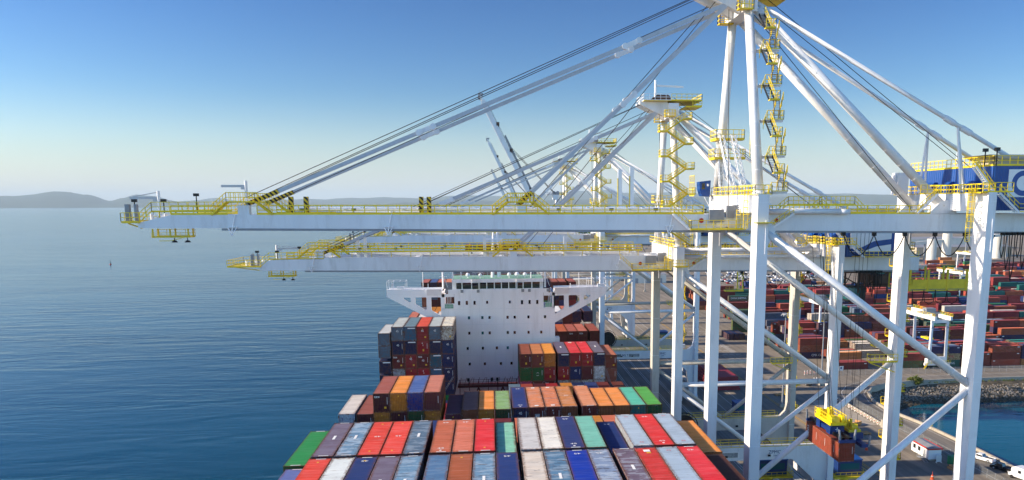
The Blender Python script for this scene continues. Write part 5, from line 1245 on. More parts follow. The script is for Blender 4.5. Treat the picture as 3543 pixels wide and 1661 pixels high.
    for a, b in zip(fx[:-1], fx[1:]):
        m = MB(); pts = []
        for i in range(11):
            t = i/10; pts.append((a+(b-a)*t, -5.1, U(gz_bot(a)-.5)-2.9*4*t*(1-t)))
        m.path(pts, .075, 5); m.cbox((a, -5.1, U(gz_bot(a)-.4)), (.5, .4, .5)); P(m, 'festoon_cable', 'rubber')
    for i in range(7):
        m = MB(); a = 71+i*.8; dpt = 3.4+1.6*(i % 3)
        m.path([(a, -5.1, U(-4.4)), (a-.1, -5.1, U(-4.2-dpt*.7)), (a+.2, -5.1, U(-4.4-dpt)), (a+.5, -5.1, U(-4.2-dpt*.7)), (a+.4, -5.1, U(-4.4))], .07, 5); m.cbox((a+.2, -5.1, U(-4.45)), (.55, .4, .4)); P(m, 'festoon_cable', 'rubber')
    # ---- trolley with its operator's cab
    tx = 49.5 if tall else 64.4
    m = MB(); z = U(gz_bot(tx)); m.box(tx-4, tx+4, -2.9, 2.9, z+.55, z+.95)
    for q in (-3, 3): m.box(tx+q-.5, tx+q+.5, -3.4, 3.4, z+.1, z+.6)
    for q in (-2.6, -.9, .9, 2.6): m.tube((tx+q, -2.4, z+.9), (tx+q, 2.4, z+.9), .45, 12)
    tr = P(m, 'trolley', 'brown_steel')
    if not tall:
        m = MB(); c = tx+9.0; zc = z
        for q in (-1.5, 4.5): m.bar((c+q, -4.3, zc-.1), (c+q, -4.3, zc-4.6), .28); m.bar((c+q, 1.5, zc-.1), (c+q, 1.5, zc-4.6), .28)
        m.bar((c-10, -4.3, zc-.5), (c+5, -4.3, zc-.5), .35); m.bar((c-1.5, -4.3, zc-4.2), (c+4.5, -4.3, zc-.6), .22); m.bar((c-6, -4.3, zc-.6), (c-1.5, -4.3, zc-3), .22); m.bar((c-1.5, -4.3, zc-3), (c+4.5, -4.3, zc-3), .2)
        m.box(c+1.5, c+4.6, -4.4, 1.5, zc-3.4, zc-1.2); m.cbox((c+2.5, -4.5, zc-2), (1.6, .8, 1.4)); P(m, 'trolley_frame', 'brown_steel', tr)
        m = MB(); a = c-3.6; m.box(a, a+3.6, -4.4, -1.6, zc-3.6, zc-3.2); m.box(a+.2, a+3.6, -4.3, -1.7, zc-6.4, zc-6.0); m.box(a+2.6, a+3.6, -4.4, -1.6, zc-6, zc-3.6); cb = P(m, 'operator_cab', 'black_steel', tr)
        m = MB(); m.prism([(a, zc-3.6), (a+2.6, zc-3.6), (a+2.6, zc-6), (a+.4, zc-6)], -4.35, -1.65); P(m, 'cab_glass', 'teal_glass', cb)
        m = MB(); m.cbox((a+2.6, -3, zc-3.0), (1.8, 1.6, .5)); P(m, 'roof_unit', 'spreader_blue', cb)
        # control room on top of the girder beside the landside frame
        m = MB(); a = XLd+2.2; m.box(a, a+4.6, -5.6, -2.6, U(-1.5), U(-1.2)); m.box(a+1.3, a+4.6, -5.5, -2.7, U(-1.2), U(1.7)); m.box(a-.1, a+4.7, -5.7, -2.6, U(1.7), U(1.95)); cr = P(m, 'control_cabin', 'crane_blue')
        m = MB(); m.prism([(a+.1, U(1.7)), (a+1.3, U(1.7)), (a+1.3, U(-1.0)), (a+.5, U(-1.0))], -5.55, -2.7); m.box(a+1.6, a+2.6, -5.53, -5.5, U(-.4), U(1.2)); P(m, 'cab_glass', 'teal_glass', cr)
        m = MB(); m.tube((a+1.5, -5.65, U(-.9)), (a+1.5, -5.5, U(-.9)), .36, 14); P(m, 'life_ring', 'red_paint', cr)
        m = MB(); m.rail([(a+2.4, -6.4, U(-1.4)), (a+6.4, -6.4, U(-1.4)), (a+6.4, -5.6, U(-1.4))], 1.2, .7, .09, .3); P(m, 'railing', 'safety_yellow', cr)
        # yellow maintenance gantry slung under the rear girder
        m = MB(); a0, a1, zb = 81.8, 95, U(-8.4); m.box(a0, a1, -5.4, -5.2, zb+.4, zb+2.2); m.box(a0, a1, -5.4, 3, zb, zb+.2)
        for x in (a0+.2, a0+4, a0+8, a0+12): m.bar((x, -5.3, zb), (x, -5.3, U(-4.2)), .35); m.bar((x, 2.8, zb), (x, 2.8, U(-4.2)), .3)
        for x in (a0-2.2, a0-.4): m.bar((x, -5.3, zb-11), (x, -5.3, U(-3.8)), .3)
        for k in range(6): m.bar((a0-2.2, -5.3, zb-10+k*2.2), (a0-.4, -5.3, zb-8+k*2.2), .12); m.bar((a0-2.2, -5.3, zb-10+k*2.2), (a0-.4, -5.3, zb-10+k*2.2), .12)
        m.box(a0-6, a0, -5.4, -3, zb-11.2, zb-10.8)
        mg = P(m, 'maintenance_gantry', 'dull_yellow')
        m = MB(); m.rail([(a0, -5.4, zb+2.2), (a1, -5.4, zb+2.2)], 1.1, 1.3, .08, .2); m.rail([(a0-6, -5.4, zb-10.8), (a0, -5.4, zb-10.8)], 1.2, 1.2, .08, .2); P(m, 'railing', 'dull_yellow', mg)
        for i in range(5):
            m = MB(); a = 82.5+i*2.4; m.path([(a, -5.6, zb+.2), (a+.2, -5.6, zb-2), (a+1.2, -5.6, zb-2.6), (a+2.2, -5.6, zb-2), (a+2.4, -5.6, zb+.2)], .08, 5); P(m, 'hanging_cable', 'rubber', mg)
    # stairs zigzag down the landside far leg
    z = U(-4.5); k = 0
    while z > -47:
        s = 1 if k % 2 else -1; x = XLd+1.5; y = FY+2.3
        m = MB(); m.stair((x, y-1.4*s, z), (x, y+1.4*s, z-2.9), .7, 9, (1, 0, 0)); fl = P(m, 'stair_flight', 'dull_yellow')
        m = MB(); m.rail([(x+.35, y-1.4*s, z), (x+.35, y+1.4*s, z-2.9)], 1.0, .9, .08, 0); P(m, 'handrail', 'safety_yellow', fl)
        m = MB(); m.box(x-1.2, x+.75, y+1.4*s-.6, y+1.4*s+.6, z-3.0, z-2.9); m.rail([(x-1.2, y+1.4*s+s*.6, z-2.9), (x+.7, y+1.4*s+s*.6, z-2.9), (x+.7, y+1.4*s-s*.6, z-2.9)], 1.1, .7, .09, .25); P(m, 'landing', 'dull_yellow')
        z -= 2.9; k += 1
    # fixed blue operator booth by the far mast, flood of small white plates
    if tall:
        m = MB(); x0, y0 = apx-3.9, FY-2.6
        m.prism([(x0+.9, U(1.0)), (x0+2.1, U(.9)), (x0+2.2, U(3.3)), (x0+.5, U(3.1)), (x0+.55, U(2.0))], y0, y0+1.7); bo = P(m, 'operator_booth', 'crane_blue')
        m = MB(); m.box(x0+.85, x0+1.3, y0-.03, y0, U(2.0), U(2.9)); P(m, 'booth_window', 'dark_glass', bo)
        m = MB(); m.cbox((x0+1.75, y0-.15, U(2.6)), (.25, .2, .35)); m.tube((x0+1.2, y0-.1, U(.9)), (x0+2.2, y0-.1, U(-.9)), .05, 5); m.tube((x0+2.2, y0-.1, U(.9)), (x0+3.2, y0-.1, U(-.8)), .05, 5); P(m, 'booth_lamp', 'white_bright', bo)
        m = MB(); m.rail([(x0-.4, y0-.4, U(1.0)), (x0-.4, y0+2.4, U(1.0))], 3.0, .7, .08, .2, 3); P(m, 'railing', 'safety_yellow', bo)
    return root
CR_A = make_crane(108.7, 0, 'tallest and nearest white quay crane with blue machinery house, container hanging beneath', True)
CR_B = make_crane(151.8, -9.0, 'white quay crane with zigzag yellow stairs, directly behind the nearest crane', False)
for Y, lab in ((252.8, 'third white quay crane in line, its boom tip beyond the second one'), (364, 'fourth white quay crane in line, small behind the others')):
    c = copy_tree(CR_B); c.location.y = Y; c['label'] = lab
CR_B.name = 'gantry_crane'

# ================================================================== YARD AND QUAYSIDE
def single(mb, name, mats, label, cat, group=None, loc=(0, 0, 0), rz=0, smooth=False):
    o = mb.build(name, mats, None, None, smooth); o.location = loc; o.rotation_euler = (0, 0, rz); return tag(o, label, cat, group)
# ---- the container hanging from the nearest crane, its spreader and head block
hc = make_container('terracotta container hanging from the yellow and blue spreader of the nearest crane', 0, 0, 0, F40, HC, (150, 62, 44), (140, 66, 54), .3, None, 'col', 'containers in the air')
hc.location = (51.75, 112.9, -38.0)
text('SVNVS', .9, 'mark_white', hc, (-CW/2-.01, 5.3, 1.55), (R(90), R(90), R(-90)), 'lettering', .7)
for y in (2.0, -1.2, -4.4): link('number_column', plate(.05, 1.2, 'mark_white'), hc, (-CW/2-.005, y, 1.6)).rotation_euler = (0, 0, R(90))
sp = empty('spreader', (51.75, 112.9, -35.1), 'blue telescopic spreader with yellow head block gripping the hanging terracotta container', 'spreader')
m = MB()
for x in (-.55, .55): m.box(x-.2, x+.2, -6.0, 6.0, .35, .75)
m.box(-1.1, 1.1, -2.6, -1.2, .3, 1.5); m.box(-1.1, 1.1, 1.2, 2.6, .3, 1.5); m.box(-.9, .9, -1.2, 1.2, .45, 1.1)
m.build('spreader_frame', 'spreader_blue', sp)
for y in (-6.05, 6.05):
    m = MB(); m.box(-1.2, 1.2, y-.28, y+.28, .08, .5); m.build('end_beam', 'spreader_blue', sp)
    for x in (-1.15, 1.15):
        m = MB(); m.bar((x, y, .5), (x, y, 1.1), .28, .2); m.bar((x, y, 1.1), (x*1.1, y, 2.0), .2, .3); m.build('flipper', 'steel_grey', sp)
for x in (-.55, .55):
    m = MB(); m.box(x-.22, x+.22, -6, -2.7, .32, .78); m.box(x-.22, x+.22, 2.7, 6, .32, .78); m.build('telescopic_arm', 'black_steel', sp)
m = MB(); m.box(-1.25, 1.25, -2.9, 2.9, 1.75, 2.15)
for y in (-2.1, 2.1):
    for x in (-.8, .8): m.tube((x-.25, y, 2.5), (x+.25, y, 2.5), .78, 18)
    m.prism([(y-.5, 2.15), (y+.5, 2.15), (y+.3, 3.0), (y-.3, 3.0)], -.4, .4, 'x')
hb = m.build('head_block', 'safety_yellow', sp)
m = MB(); m.rail([(-1.25, -2.9, 2.15), (-1.25, 2.9, 2.15)], 1.1, .7, .08, .2); m.rail([(1.25, -2.9, 2.15), (1.25, 2.9, 2.15)], 1.1, .7, .08, .2); m.build('railing', 'safety_yellow', hb)
m = MB(); m.box(-.35, .35, -.3, .3, 2.15, 3.6); m.bar((-.5, .6, 2.2), (.5, .6, 3.3), .1); m.build('cable_basket', 'safety_yellow', hb)
m = MB(); m.box(-.06, .06, -2.62, -2.6, .7, 1.35); m.box(-.3, .3, -2.62, -2.6, 1.0, 1.1); m.build('white_cross', 'mark_white', sp)
for x, y in ((-.9, -2.1), (.9, -2.1), (-.9, 2.1), (.9, 2.1), (-.5, -2.1), (.5, 2.1)):
    m = MB(); m.tube((x, y, 2.5), (x*1.1-4.2, y*.55-3.2, 31.4), .035, 5); m.build('hoist_rope', 'rope_black', sp)
# a second yellow head block parked on the ground beyond it
m = MB(); m.box(-1, 1, -1.6, 1.6, .9, 1.3); m.tube((-.5, -1, 1.6), (.5, -1, 1.6), .6, 14); m.tube((-.5, 1, 1.6), (.5, 1, 1.6), .6, 14); m.box(-.2, .2, -.2, .2, 1.3, 2.6)
hb2 = empty('spare_spreader', (55.4, 113.6, -36.0), 'ochre yellow spare head block with blue base just right of the hanging container', 'spreader')
m.build('head_block', 'dull_yellow', hb2); m = MB(); m.box(-1.1, 1.1, -2.2, 2.2, 0, .9); m.box(-.5, .5, -5, 5, -.5, 0); m.build('spreader_frame', 'spreader_blue', hb2)
for y in (-4.6, 4.6):
    m = MB(); m.bar((.8, y, -.5), (1.0, y, 1.2), .2, .3); m.build('flipper', 'steel_grey', hb2)
for x, y in ((-.6, -1), (.6, -1), (-.6, 1), (.6, 1)):
    m = MB(); m.tube((x, y, 1.6), (x-3.4, y*.6-7.6, 33), .03, 5); m.build('hoist_rope', 'rope_black', hb2)

# ---- yard stacks
YPAL = [(140, 50, 50)]*5+[(120, 42, 48)]*4+[(164, 70, 54)]*3+[(168, 84, 54)]*2+[(28, 46, 92)]*3+[(36, 60, 110)]+[(30, 100, 92)]*2+[(40, 110, 66)]+[(186, 120, 64)]+[(190, 182, 168)]*2+[(96, 112, 130)]
YN = {(140, 50, 50): 'wine red', (120, 42, 48): 'maroon', (164, 70, 54): 'brick red', (168, 84, 54): 'rust orange', (28, 46, 92): 'navy', (36, 60, 110): 'blue', (30, 100, 92): 'teal', (40, 110, 66): 'green', (186, 120, 64): 'tan', (190, 182, 168): 'cream', (96, 112, 130): 'grey'}
yc = {}
def yard_meshes(L, H):
    if (L, H) in yc: return yc[(L, H)]
    w, h = CW/2, L/2; m = MB()     # long side along x
    corr_wall(m, -h+.12, h-.12, .12, H-.1, -w+.02, -1, .28, .04); corr_wall(m, -h+.12, h-.12, .12, H-.1, w-.02, 1, .28, .04)
    corr_wall(m, -w+.12, w-.12, .12, H-.1, -h+.02, -1, .25, .04, 'y'); m.box(h-.05, h-.02, -w+.1, w-.1, .12, H-.1)
    body = m.mesh('yard_container_walls', 'container_paint')
    m = MB()
    for sx in (-1, 1):
        for sy in (-1, 1): m.cbox((sx*(h-.07), sy*(w-.07), H/2), (.15, .15, H))
    for sy in (-1, 1): m.cbox((0, sy*(w-.05), H-.06), (L-.3, .08, .11)); m.cbox((0, sy*(w-.05), .08), (L-.3, .08, .15))
    for sx in (-1, 1): m.cbox((sx*(h-.05), 0, H-.06), (.08, CW-.3, .11))
    fr = m.mesh('yard_container_frame', 'container_paint')
    m = MB(); k = int(L/.55)
    for i in range(k): m.box(-h+.2+i*(L-.4)/k, -h+.2+(i+.55)*(L-.4)/k, -w+.09, w-.09, H-.05, H-.015)
    m.box(-h+.1, h-.1, -w+.08, w-.08, H-.08, H-.05)
    rf = m.mesh('yard_container_roof', 'container_paint'); yc[(L, H)] = (body, fr, rf); return yc[(L, H)]
far = Mass()
yr = random.Random(21); NIND = [0]
LOGO = {}
def yard_container(x, y, z, L, H, c, lab, roof=None, rz=0, sign=None):
    b, f, r = yard_meshes(L, H); root = empty('yard_container', (x, y, z), lab, 'container', 'containers stacked in the yard', rz)
    for nm, me in (('walls', b), ('frame', f), ('roof', r)):
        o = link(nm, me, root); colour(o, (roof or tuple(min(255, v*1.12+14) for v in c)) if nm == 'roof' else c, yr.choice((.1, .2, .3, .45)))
    if sign:
        s, sz, mt, px, sx = sign; text(s, sz, mt, root, (px, -CW/2-.02, H*.52), (R(90), 0, 0), 'lettering', sx)
    elif yr.random() < .6:
        link('number_plate', plate(.9, .28, 'mark_white'), root, (yr.choice((-1, 1))*(L/2-1.1), -CW/2-.01, H*.78))
    return root
blocks = [('first', 290.5, 122, 206, 2, 3, True), ('second', 313, 128, 224, 2, 4, True), ('third', 336, 133, 240, 3, 4, True), ('fourth', 359, 133, 256, 2, 4, True), ('fifth', 383, 121, 275, 3, 4, False),
 ('sixth', 468, 124, 335, 2, 4, False), ('seventh', 492, 122, 350, 2, 4, False), ('eighth', 516, 172, 370, 2, 3, False), ('ninth', 540, 300, 385, 3, 4, False), ('tenth', 566, 310, 405, 3, 4, False), ('eleventh', 596, 300, 425, 2, 4, False), ('twelfth', 640, 322, 455, 3, 4, False), ('last', 690, 340, 490, 2, 4, False)]
SIGNS = {('second', 0, 0, 0): ('CMA CGM', 1.35, 'mark_white', 2.0, .9), ('first', 4, 0, 1): ('YANG MING', 1.3, 'mark_red', .6, .8), ('first', 4, 0, 0): ('CHINA SHIPPING', 1.3, 'mark_white', 0, .8)}
FIX = {('second', 0, 0, 0): (24, 44, 86), ('second', 0, 0, 1): (168, 84, 54), ('second', 0, 0, 2): (140, 56, 46), ('first', 4, 0, 2): (28, 46, 92), ('first', 4, 0, 1): (200, 176, 128), ('first', 4, 0, 0): (30, 100, 92), ('first', 5, 0, 2): (150, 56, 54), ('first', 5, 0, 0): (128, 50, 48)}
HFIX = {('first', 0): 1, ('first', 1): 1, ('first', 2): 2, ('first', 3): 2, ('first', 4): 3, ('first', 5): 2, ('first', 6): 3, ('second', 0): 3, ('second', 1): 1, ('second', 2): 1, ('second', 3): 2}
for nm, Y0, X0, X1, hmin, hmax, ind in blocks:
    X1 = max(X1, .77*Y0+12); nb = int((X1-X0)/12.75); hs = [[0]*6 for _ in range(nb)]
    skip = {('first', 0), ('first', 2)}
    for b in range(nb):
        base = HFIX.get((nm, b), yr.choice((hmin, hmin+1, hmin+1, hmax)))
        for r_ in range(6):
            hs[b][r_] = max(1, min(5, base+(yr.choice((-1, 0, 0, 1)) if r_ else 0))) if not (r_ and yr.random() < .06) else 1
            if r_ and (nm, b) in HFIX: hs[b][r_] = min(3, max(hs[b][r_], base+(1 if r_ > 2 else 0)))
    for b in range(nb):
        c_bay = yr.choice(YPAL)
        if (nm, b) in skip: continue
        for r_ in range(6):
            y = Y0+r_*2.75; zb = ZQ; front = hs[b][r_-1] if r_ else 0; x = X0+b*12.75+6.1
            if X0+b*12.75 > .755*Y0+8: continue
            for t in range(hs[b][r_]):
                c = FIX.get((nm, b, r_, t)) or (c_bay if yr.random() < .45 else yr.choice(YPAL)); H = yr.choice((HC, HC, ST))
                vis = (t >= front or t == hs[b][r_]-1)
                if ind and vis and NIND[0] < 165 and not (r_ > 2 and nm != 'first'):
                    NIND[0] += 1; rr = ['front', 'second', 'third', 'fourth', 'fifth', 'back'][r_]
                    yard_container(x, y, zb, F40, H, c, '%s yard container, level %s, %s bay, %s row of the %s block' % (YN.get(c, cname(c)), ['one', 'two', 'three', 'four', 'five'][t], ORD[b+1], rr, nm), None, 0, SIGNS.get((nm, b, r_, t)))
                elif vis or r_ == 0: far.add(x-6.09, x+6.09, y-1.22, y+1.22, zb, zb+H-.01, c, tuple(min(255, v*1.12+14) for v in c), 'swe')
                zb += H
# signs among the far rows: separate lettered containers on top of the fifth block
yard_container(186, 560, ZQ, F40, HC, (196, 184, 166), 'cream container lettered YANG MING in front of the distant car park', None, 0, ('YANG MING', 1.5, 'mark_purple', .6, 1.0))
yard_container(150, 464.5, ZQ+2*HC, F40, HC, (26, 98, 88), 'teal container lettered CHINA SHIPPING on the third level near the car park', None, 0, ('CHINA SHIPPING', 1.5, 'mark_white', 0, .85))
yard_container(150, 464.5, ZQ, F40, HC, (30, 92, 86), 'teal container lettered CHINA SHIPPING on the ground under the maroon one', None, 0, ('CHINA SHIPPING', 1.5, 'mark_white', 0, .85))
yard_container(150, 464.5, ZQ+HC, F40, HC, (112, 42, 48), 'maroon container between the two teal CHINA SHIPPING ones')
yard_container(214, 464, ZQ+HC, F40, HC, (26, 44, 88), 'navy container lettered CMA CGM high in the fourth block', None, 0, ('CMA CGM', 1.6, 'mark_white', 0, .9))
yard_container(214, 464, ZQ, F40, HC, (120, 60, 52), 'brick container under the high CMA CGM navy one')
yard_container(136, 464.5, ZQ, F40, HC, (112, 40, 52), 'maroon container lettered LINE beside the far crane leg', None, 0, ('LINE', 1.5, 'mark_white', 3.5, .9))
far.done('far_yard_containers', 'dense mass of red, blue and green containers filling the inner and distant yard blocks')
for i, (x, y, z, c, nmc) in enumerate(((113.6, 366, 0, (28, 46, 80), 'navy'), (116.4, 366, 0, (40, 52, 84), 'dark blue'), (119.2, 366, 0, (70, 70, 80), 'grey'), (121.6, 350, 0, (60, 92, 120), 'steel blue'), (121.6, 350, HC, (176, 76, 54), 'orange-red'), (124.2, 350, 0, (70, 40, 44), 'dark maroon'), (124.2, 350, HC, (186, 180, 176), 'white'), (126.9, 347, 0, (50, 72, 110), 'blue'), (126.9, 347, HC, (36, 120, 70), 'green'), (129.6, 344, 0, (160, 70, 50), 'rust red'))):
    yard_container(x, y, ZQ+z, F40, HC, c, '%s container seen end-on at the left edge of the yard%s' % (nmc, ', upper level' if z else ''), None, R(90))
# stack of flat red platform racks on the apron
fr = empty('flat_rack_stack', (81, 276, ZQ), 'pile of flat red container platforms stacked on the apron between the crane legs', 'flat racks')
for k in range(6):
    m = MB(); w = 5.2-(.9 if k > 3 else 0); m.box(-w+.2*(k % 2), w-.4*(k == 1), -15, 15, .1+k*.82, .72+k*.82); o = m.build('flat_rack', 'red_rack' if 'red_rack' in MATS else mat('red_rack', (150, 46, 58), .6, var=.25, scale=.5, dirt=.3) and 'red_rack', fr)

# ---- rubber tyred gantry cranes
def rtg(x, y, label, rz=0):
    root = empty('yard_gantry_crane', (x, y, ZQ), label, 'gantry crane', 'white rubber-tyred gantry cranes in the yard', rz)
    B = lambda mb, nm, mt='white_steel', p=None: mb.build(nm, mt, p or root)
    for yy in (0, 23.6):
        for xx in (-3.4, 3.4):
            m = MB(); m.bar((xx, yy, 1.6), (xx*.92, yy, 19), .8, .9, (0, 1, 0)); B(m, 'leg')
            for q in (-.9, .9):
                m = MB(); m.tube((xx+q, yy-.25, .75), (xx+q, yy+.25, .75), .75, 14); B(m, 'tyre', 'rubber')
        m = MB(); m.box(-5.2, 5.2, yy-.5, yy+.5, 1.3, 2.3); B(m, 'sill_beam')
        m = MB(); m.box(-3.6, 3.6, yy-.45, yy+.45, 18.2, 19.4); B(m, 'head_beam')
    for xx in (-3.2, 3.2):
        m = MB(); m.box(xx-.45, xx+.45, -2.5, 26.5, 19.4, 20.9); g = B(m, 'girder')
        m = MB(); m.rail([(xx*1.15, -2.5, 20.9), (xx*1.15, 26.5, 20.9)], 1.1, 1.8, .08, .15); B(m, 'railing', 'safety_yellow', g)
    m = MB(); m.box(-3.6, 3.6, 6, 10.5, 20.9, 21.5); m.box(-2, 2, 6.6, 9.6, 21.5, 23); m.tube((-2.5, 8, 22), (2.5, 8, 22), .7, 12); B(m, 'trolley', 'steel_grey')
    m = MB(); m.box(1.2, 3.4, 5.2, 7, 16.6, 18.8); B(m, 'operator_cab', 'teal_glass')
    m = MB(); m.box(-3, 3, -.9, 1.1, 2.4, 4.6); m.box(-4.6, -3.2, -1, 1, 2.3, 4); B(m, 'power_unit', 'white_bright')
    m = MB(); m.rail([(-5, -1.2, 2.3), (5, -1.2, 2.3)], 1.1, 1, .07, .15); m.stair((-5.6, -.8, 0), (-4.4, -.8, 2.3), .7, 6); B(m, 'railing', 'safety_yellow')
    m = MB()
    for k in range(9): m.box(3.9, 4.6, -.4+0*k, .4, 3+k*1.7, 3.08+k*1.7); m.bar((3.9, -.4, 3+k*1.7), (4.6, .4, 4.7+k*1.7), .08)
    B(m, 'ladder', 'dull_yellow')
    m = MB(); m.box(-1.2, 1.2, 5.4, 10.8, 10.6, 11.2); s_ = B(m, 'spreader', 'safety_yellow')
    m = MB(); m.box(-1.2, 1.2, 2.2, 14, 10.0, 10.5); m.box(-.6, .6, 6.2, 9.8, 9.9, 10.7); B(m, 'spreader_arms', 'spreader_blue', s_)
    m = MB()
    for q in (-1, 1):
        for w in (6, 10): m.tube((q, w, 11.2), (q, w, 20.9), .04, 5)
    B(m, 'hoist_rope', 'rope_black')
    for xx in (-3.4, 3.4): text('26', 1.1, 'mark_navy', root, (xx*.96, -.5, 16.4), (R(90), 0, 0))
    return root
g0 = rtg(174.5, 287.6, 'white rubber-tyred yard gantry crane working at the front edge of the yard')
for x, y, lab in ((150, 336, 'white rubber-tyred yard gantry crane behind the red diagonal-braced leg, left of the front one'), (300, 470, 'white rubber-tyred yard gantry crane at the far right of the yard'), (418, 640, 'distant white rubber-tyred yard gantry crane behind the last blocks')):
    c = copy_tree(g0); c.location = (x, y, ZQ); c['label'] = lab

# ---- tall light masts
def light_mast(x, y, h, lab):
    root = empty('light_mast', (x, y, ZQ), lab, 'light mast', 'tall light masts on the terminal')
    m = MB(); m.tube((0, 0, .9), (0, 0, h), .3, 12, .16); m.build('mast_pole', 'steel_grey', root)
    m = MB(); m.prism([(-.8, -.8), (.8, -.8), (.8, .8), (-.8, .8)], 0, 1.0, 'z'); m.build('mast_base', 'concrete', root)
    m = MB(); m.tube((0, 0, h), (0, 0, h+.4), 1.2, 14)
    for k in range(8): t = k*math.pi/4; m.cbox((1.3*math.cos(t), 1.3*math.sin(t), h-.2), (.5, .5, .4))
    m.build('lamp_ring', 'steel_grey', root); return root
for x, y, h, lab in ((92.4, 237.2, 30, 'grey light mast beside the middle landside crane legs'), (117.4, 265, 30, 'grey light mast by the corner of the shore road'), (113.2, 571, 32, 'distant light mast on a round base in the open apron'), (210, 560, 30, 'thin light mast rising behind the far yard blocks'), (330, 600, 30, 'thin light mast among the far right stacks')): light_mast(x, y, h, lab)

# ---- shore road, trailer office, barriers, vehicles
# chain-link fence on the inside of the road
fe = empty('chain_link_fence', (116.6, 160, ZQ), 'chain-link fence with grey posts along the inside of the shore road', 'fence')
P_ = [(0, -40), (0, 20), (-.2, 58), (-.4, 80)]
m = MB()
for (a, b) in zip(P_[:-1], P_[1:]):
    L = math.hypot(b[0]-a[0], b[1]-a[1]); n = max(1, int(L/3))
    for i in range(n+1): t = i/n; m.tube((a[0]+(b[0]-a[0])*t, a[1]+(b[1]-a[1])*t, 0), (a[0]+(b[0]-a[0])*t, a[1]+(b[1]-a[1])*t, 2.2), .045, 6)
m.build('fence_posts', 'steel_grey', fe)
def mesh_mat():
    mm = bpy.data.materials.new('chain_link'); mm.use_nodes = True; n = mm.node_tree.nodes; l = mm.node_tree.links
    tr = n.new('ShaderNodeBsdfTransparent'); mx = n.new('ShaderNodeMixShader'); mx.inputs[0].default_value = .22
    n['Principled BSDF'].inputs['Base Color'].default_value = lin((150, 152, 150))+(1,)
    l.new(tr.outputs[0], mx.inputs[1]); l.new(n['Principled BSDF'].outputs[0], mx.inputs[2]); l.new(mx.outputs[0], n['Material Output'].inputs[0]); MATS['chain_link'] = mm
mesh_mat()
m = MB()
for (a, b) in zip(P_[:-1], P_[1:]):
    m.add([(a[0], a[1], .05), (b[0], b[1], .05), (b[0], b[1], 2.15), (a[0], a[1], 2.15)], [(0, 1, 2, 3)]); m.bar((a[0], a[1], 2.18), (b[0], b[1], 2.18), .05)
m.build('wire_mesh', 'chain_link', fe)
fe2 = empty('chain_link_fence', (135, 279, ZQ), 'long chain-link fence between the bank road and the front yard stacks', 'fence')
m = MB()
for i in range(46): m.tube((-18+i*3, 0, 0), (-18+i*3, 0, 2.4), .05, 6)
m.build('fence_posts', 'steel_grey', fe2)
m = MB(); m.add([(-18, 0, .05), (117, 0, .05), (117, 0, 2.3), (-18, 0, 2.3)], [(0, 1, 2, 3)]); m.bar((-18, 0, 2.35), (117, 0, 2.35), .06); m.build('wire_mesh', 'chain_link', fe2)
# row of concrete barriers with striped posts along the haul road
bar0 = None
mat('stripe_red', (200, 60, 40), .5)
for i in range(16):
    x, y = 113.9-.12*i*.2, 246-i*2.15
    if bar0 is None:
        bar0 = empty('road_barrier', (0, 0, 0), '', 'barrier', 'pale concrete barriers in a row beside the fence')
        m = MB(); m.prism([(-.4, 0), (.4, 0), (.18, .35), (.12, .95), (-.12, .95), (-.18, .35)], -1.0, 1.0); m.build('barrier_block', 'concrete', bar0)
        m = MB(); m.tube((-.8, .3, 0), (-.8, .3, 1.2), .12, 8); m.build('marker_post', 'mark_white', bar0); m = MB(); m.tube((-.8, .3, .5), (-.8, .3, .8), .125, 8); m.build('red_band', 'stripe_red', bar0); b = bar0
    else: b = copy_tree(bar0)
    b.location = (x, y, ZQ); b['label'] = 'pale concrete barrier with striped post, %s from the far end of the row' % ORD[i+1]
# pale loading slab beside the barriers
m = MB(); m.box(104, 112.4, 214, 244, ZQ+.004, ZQ+.03); tag(m.build('concrete_slab', 'concrete'), kind='structure')
# trailer office
to = empty('office_trailer', (111.0, 184.9, ZQ), 'white portable office with grey roof and red fascia by the shore road', 'office trailer')
m = MB(); m.box(-1.7, 1.7, -4.1, 4.1, .5, 3.3); m.build('walls', 'white_bright', to)
m = MB(); m.prism([(-1.9, 3.3), (1.9, 3.3), (0, 3.75)], -4.3, 4.3); m.build('roof', 'steel_grey', to)
m = MB(); m.box(-1.95, -1.85, -4.35, 4.35, 3.05, 3.4); m.box(1.85, 1.95, -4.35, 4.35, 3.05, 3.4); m.box(-1.95, 1.95, -4.37, -4.3, 3.05, 3.4); m.box(-1.95, 1.95, 4.3, 4.37, 3.05, 3.4); m.build('fascia', 'red_paint', to)
for y in (2.6, .3):
    m = MB(); m.box(-1.74, -1.7, y-.6, y+.6, 1.5, 2.6); m.build('window', 'dark_glass', to)
m = MB(); m.box(-1.74, -1.7, -2.6, -1.7, .6, 2.6); m.build('door', 'steel_grey', to)
m = MB(); m.box(-3.2, -1.75, -3.0, -1.2, .5, .6); m.rail([(-1.8, -3.0, .6), (-3.2, -3.0, .6), (-3.2, -1.2, .6)], 1.0, .7, .06, 0); m.stair((-2.5, -4.8, 0), (-2.5, -3.0, .55), .9, 4, (1, 0, 0)); m.build('entry_steps', 'steel_grey', to)
m = MB()
for y in (-3.6, -1.2, 1.2, 3.6): m.box(-1.2, 1.2, y-.2, y+.2, 0, .5)
m.build('blocks', 'concrete', to)
m = MB(); m.box(-.7, .7, -.03, .03, .2, 1.9); m.box(-.7, -.6, -.3, .3, 0, .2); m.box(.6, .7, -.3, .3, 0, .2); single(m, 'notice_board', 'mark_white', 'small white notice board standing at the end of the trailer office', 'sign', None, (111.4, 179.6, ZQ))
m = MB(); m.box(-1.0, 1.0, -.8, .8, .2, 2.2); m.box(-1.05, 1.05, -.85, .85, 2.2, 2.35)
for q in (-.6, .6): m.box(q-.05, q+.05, -.82, -.8, .4, 2.0)
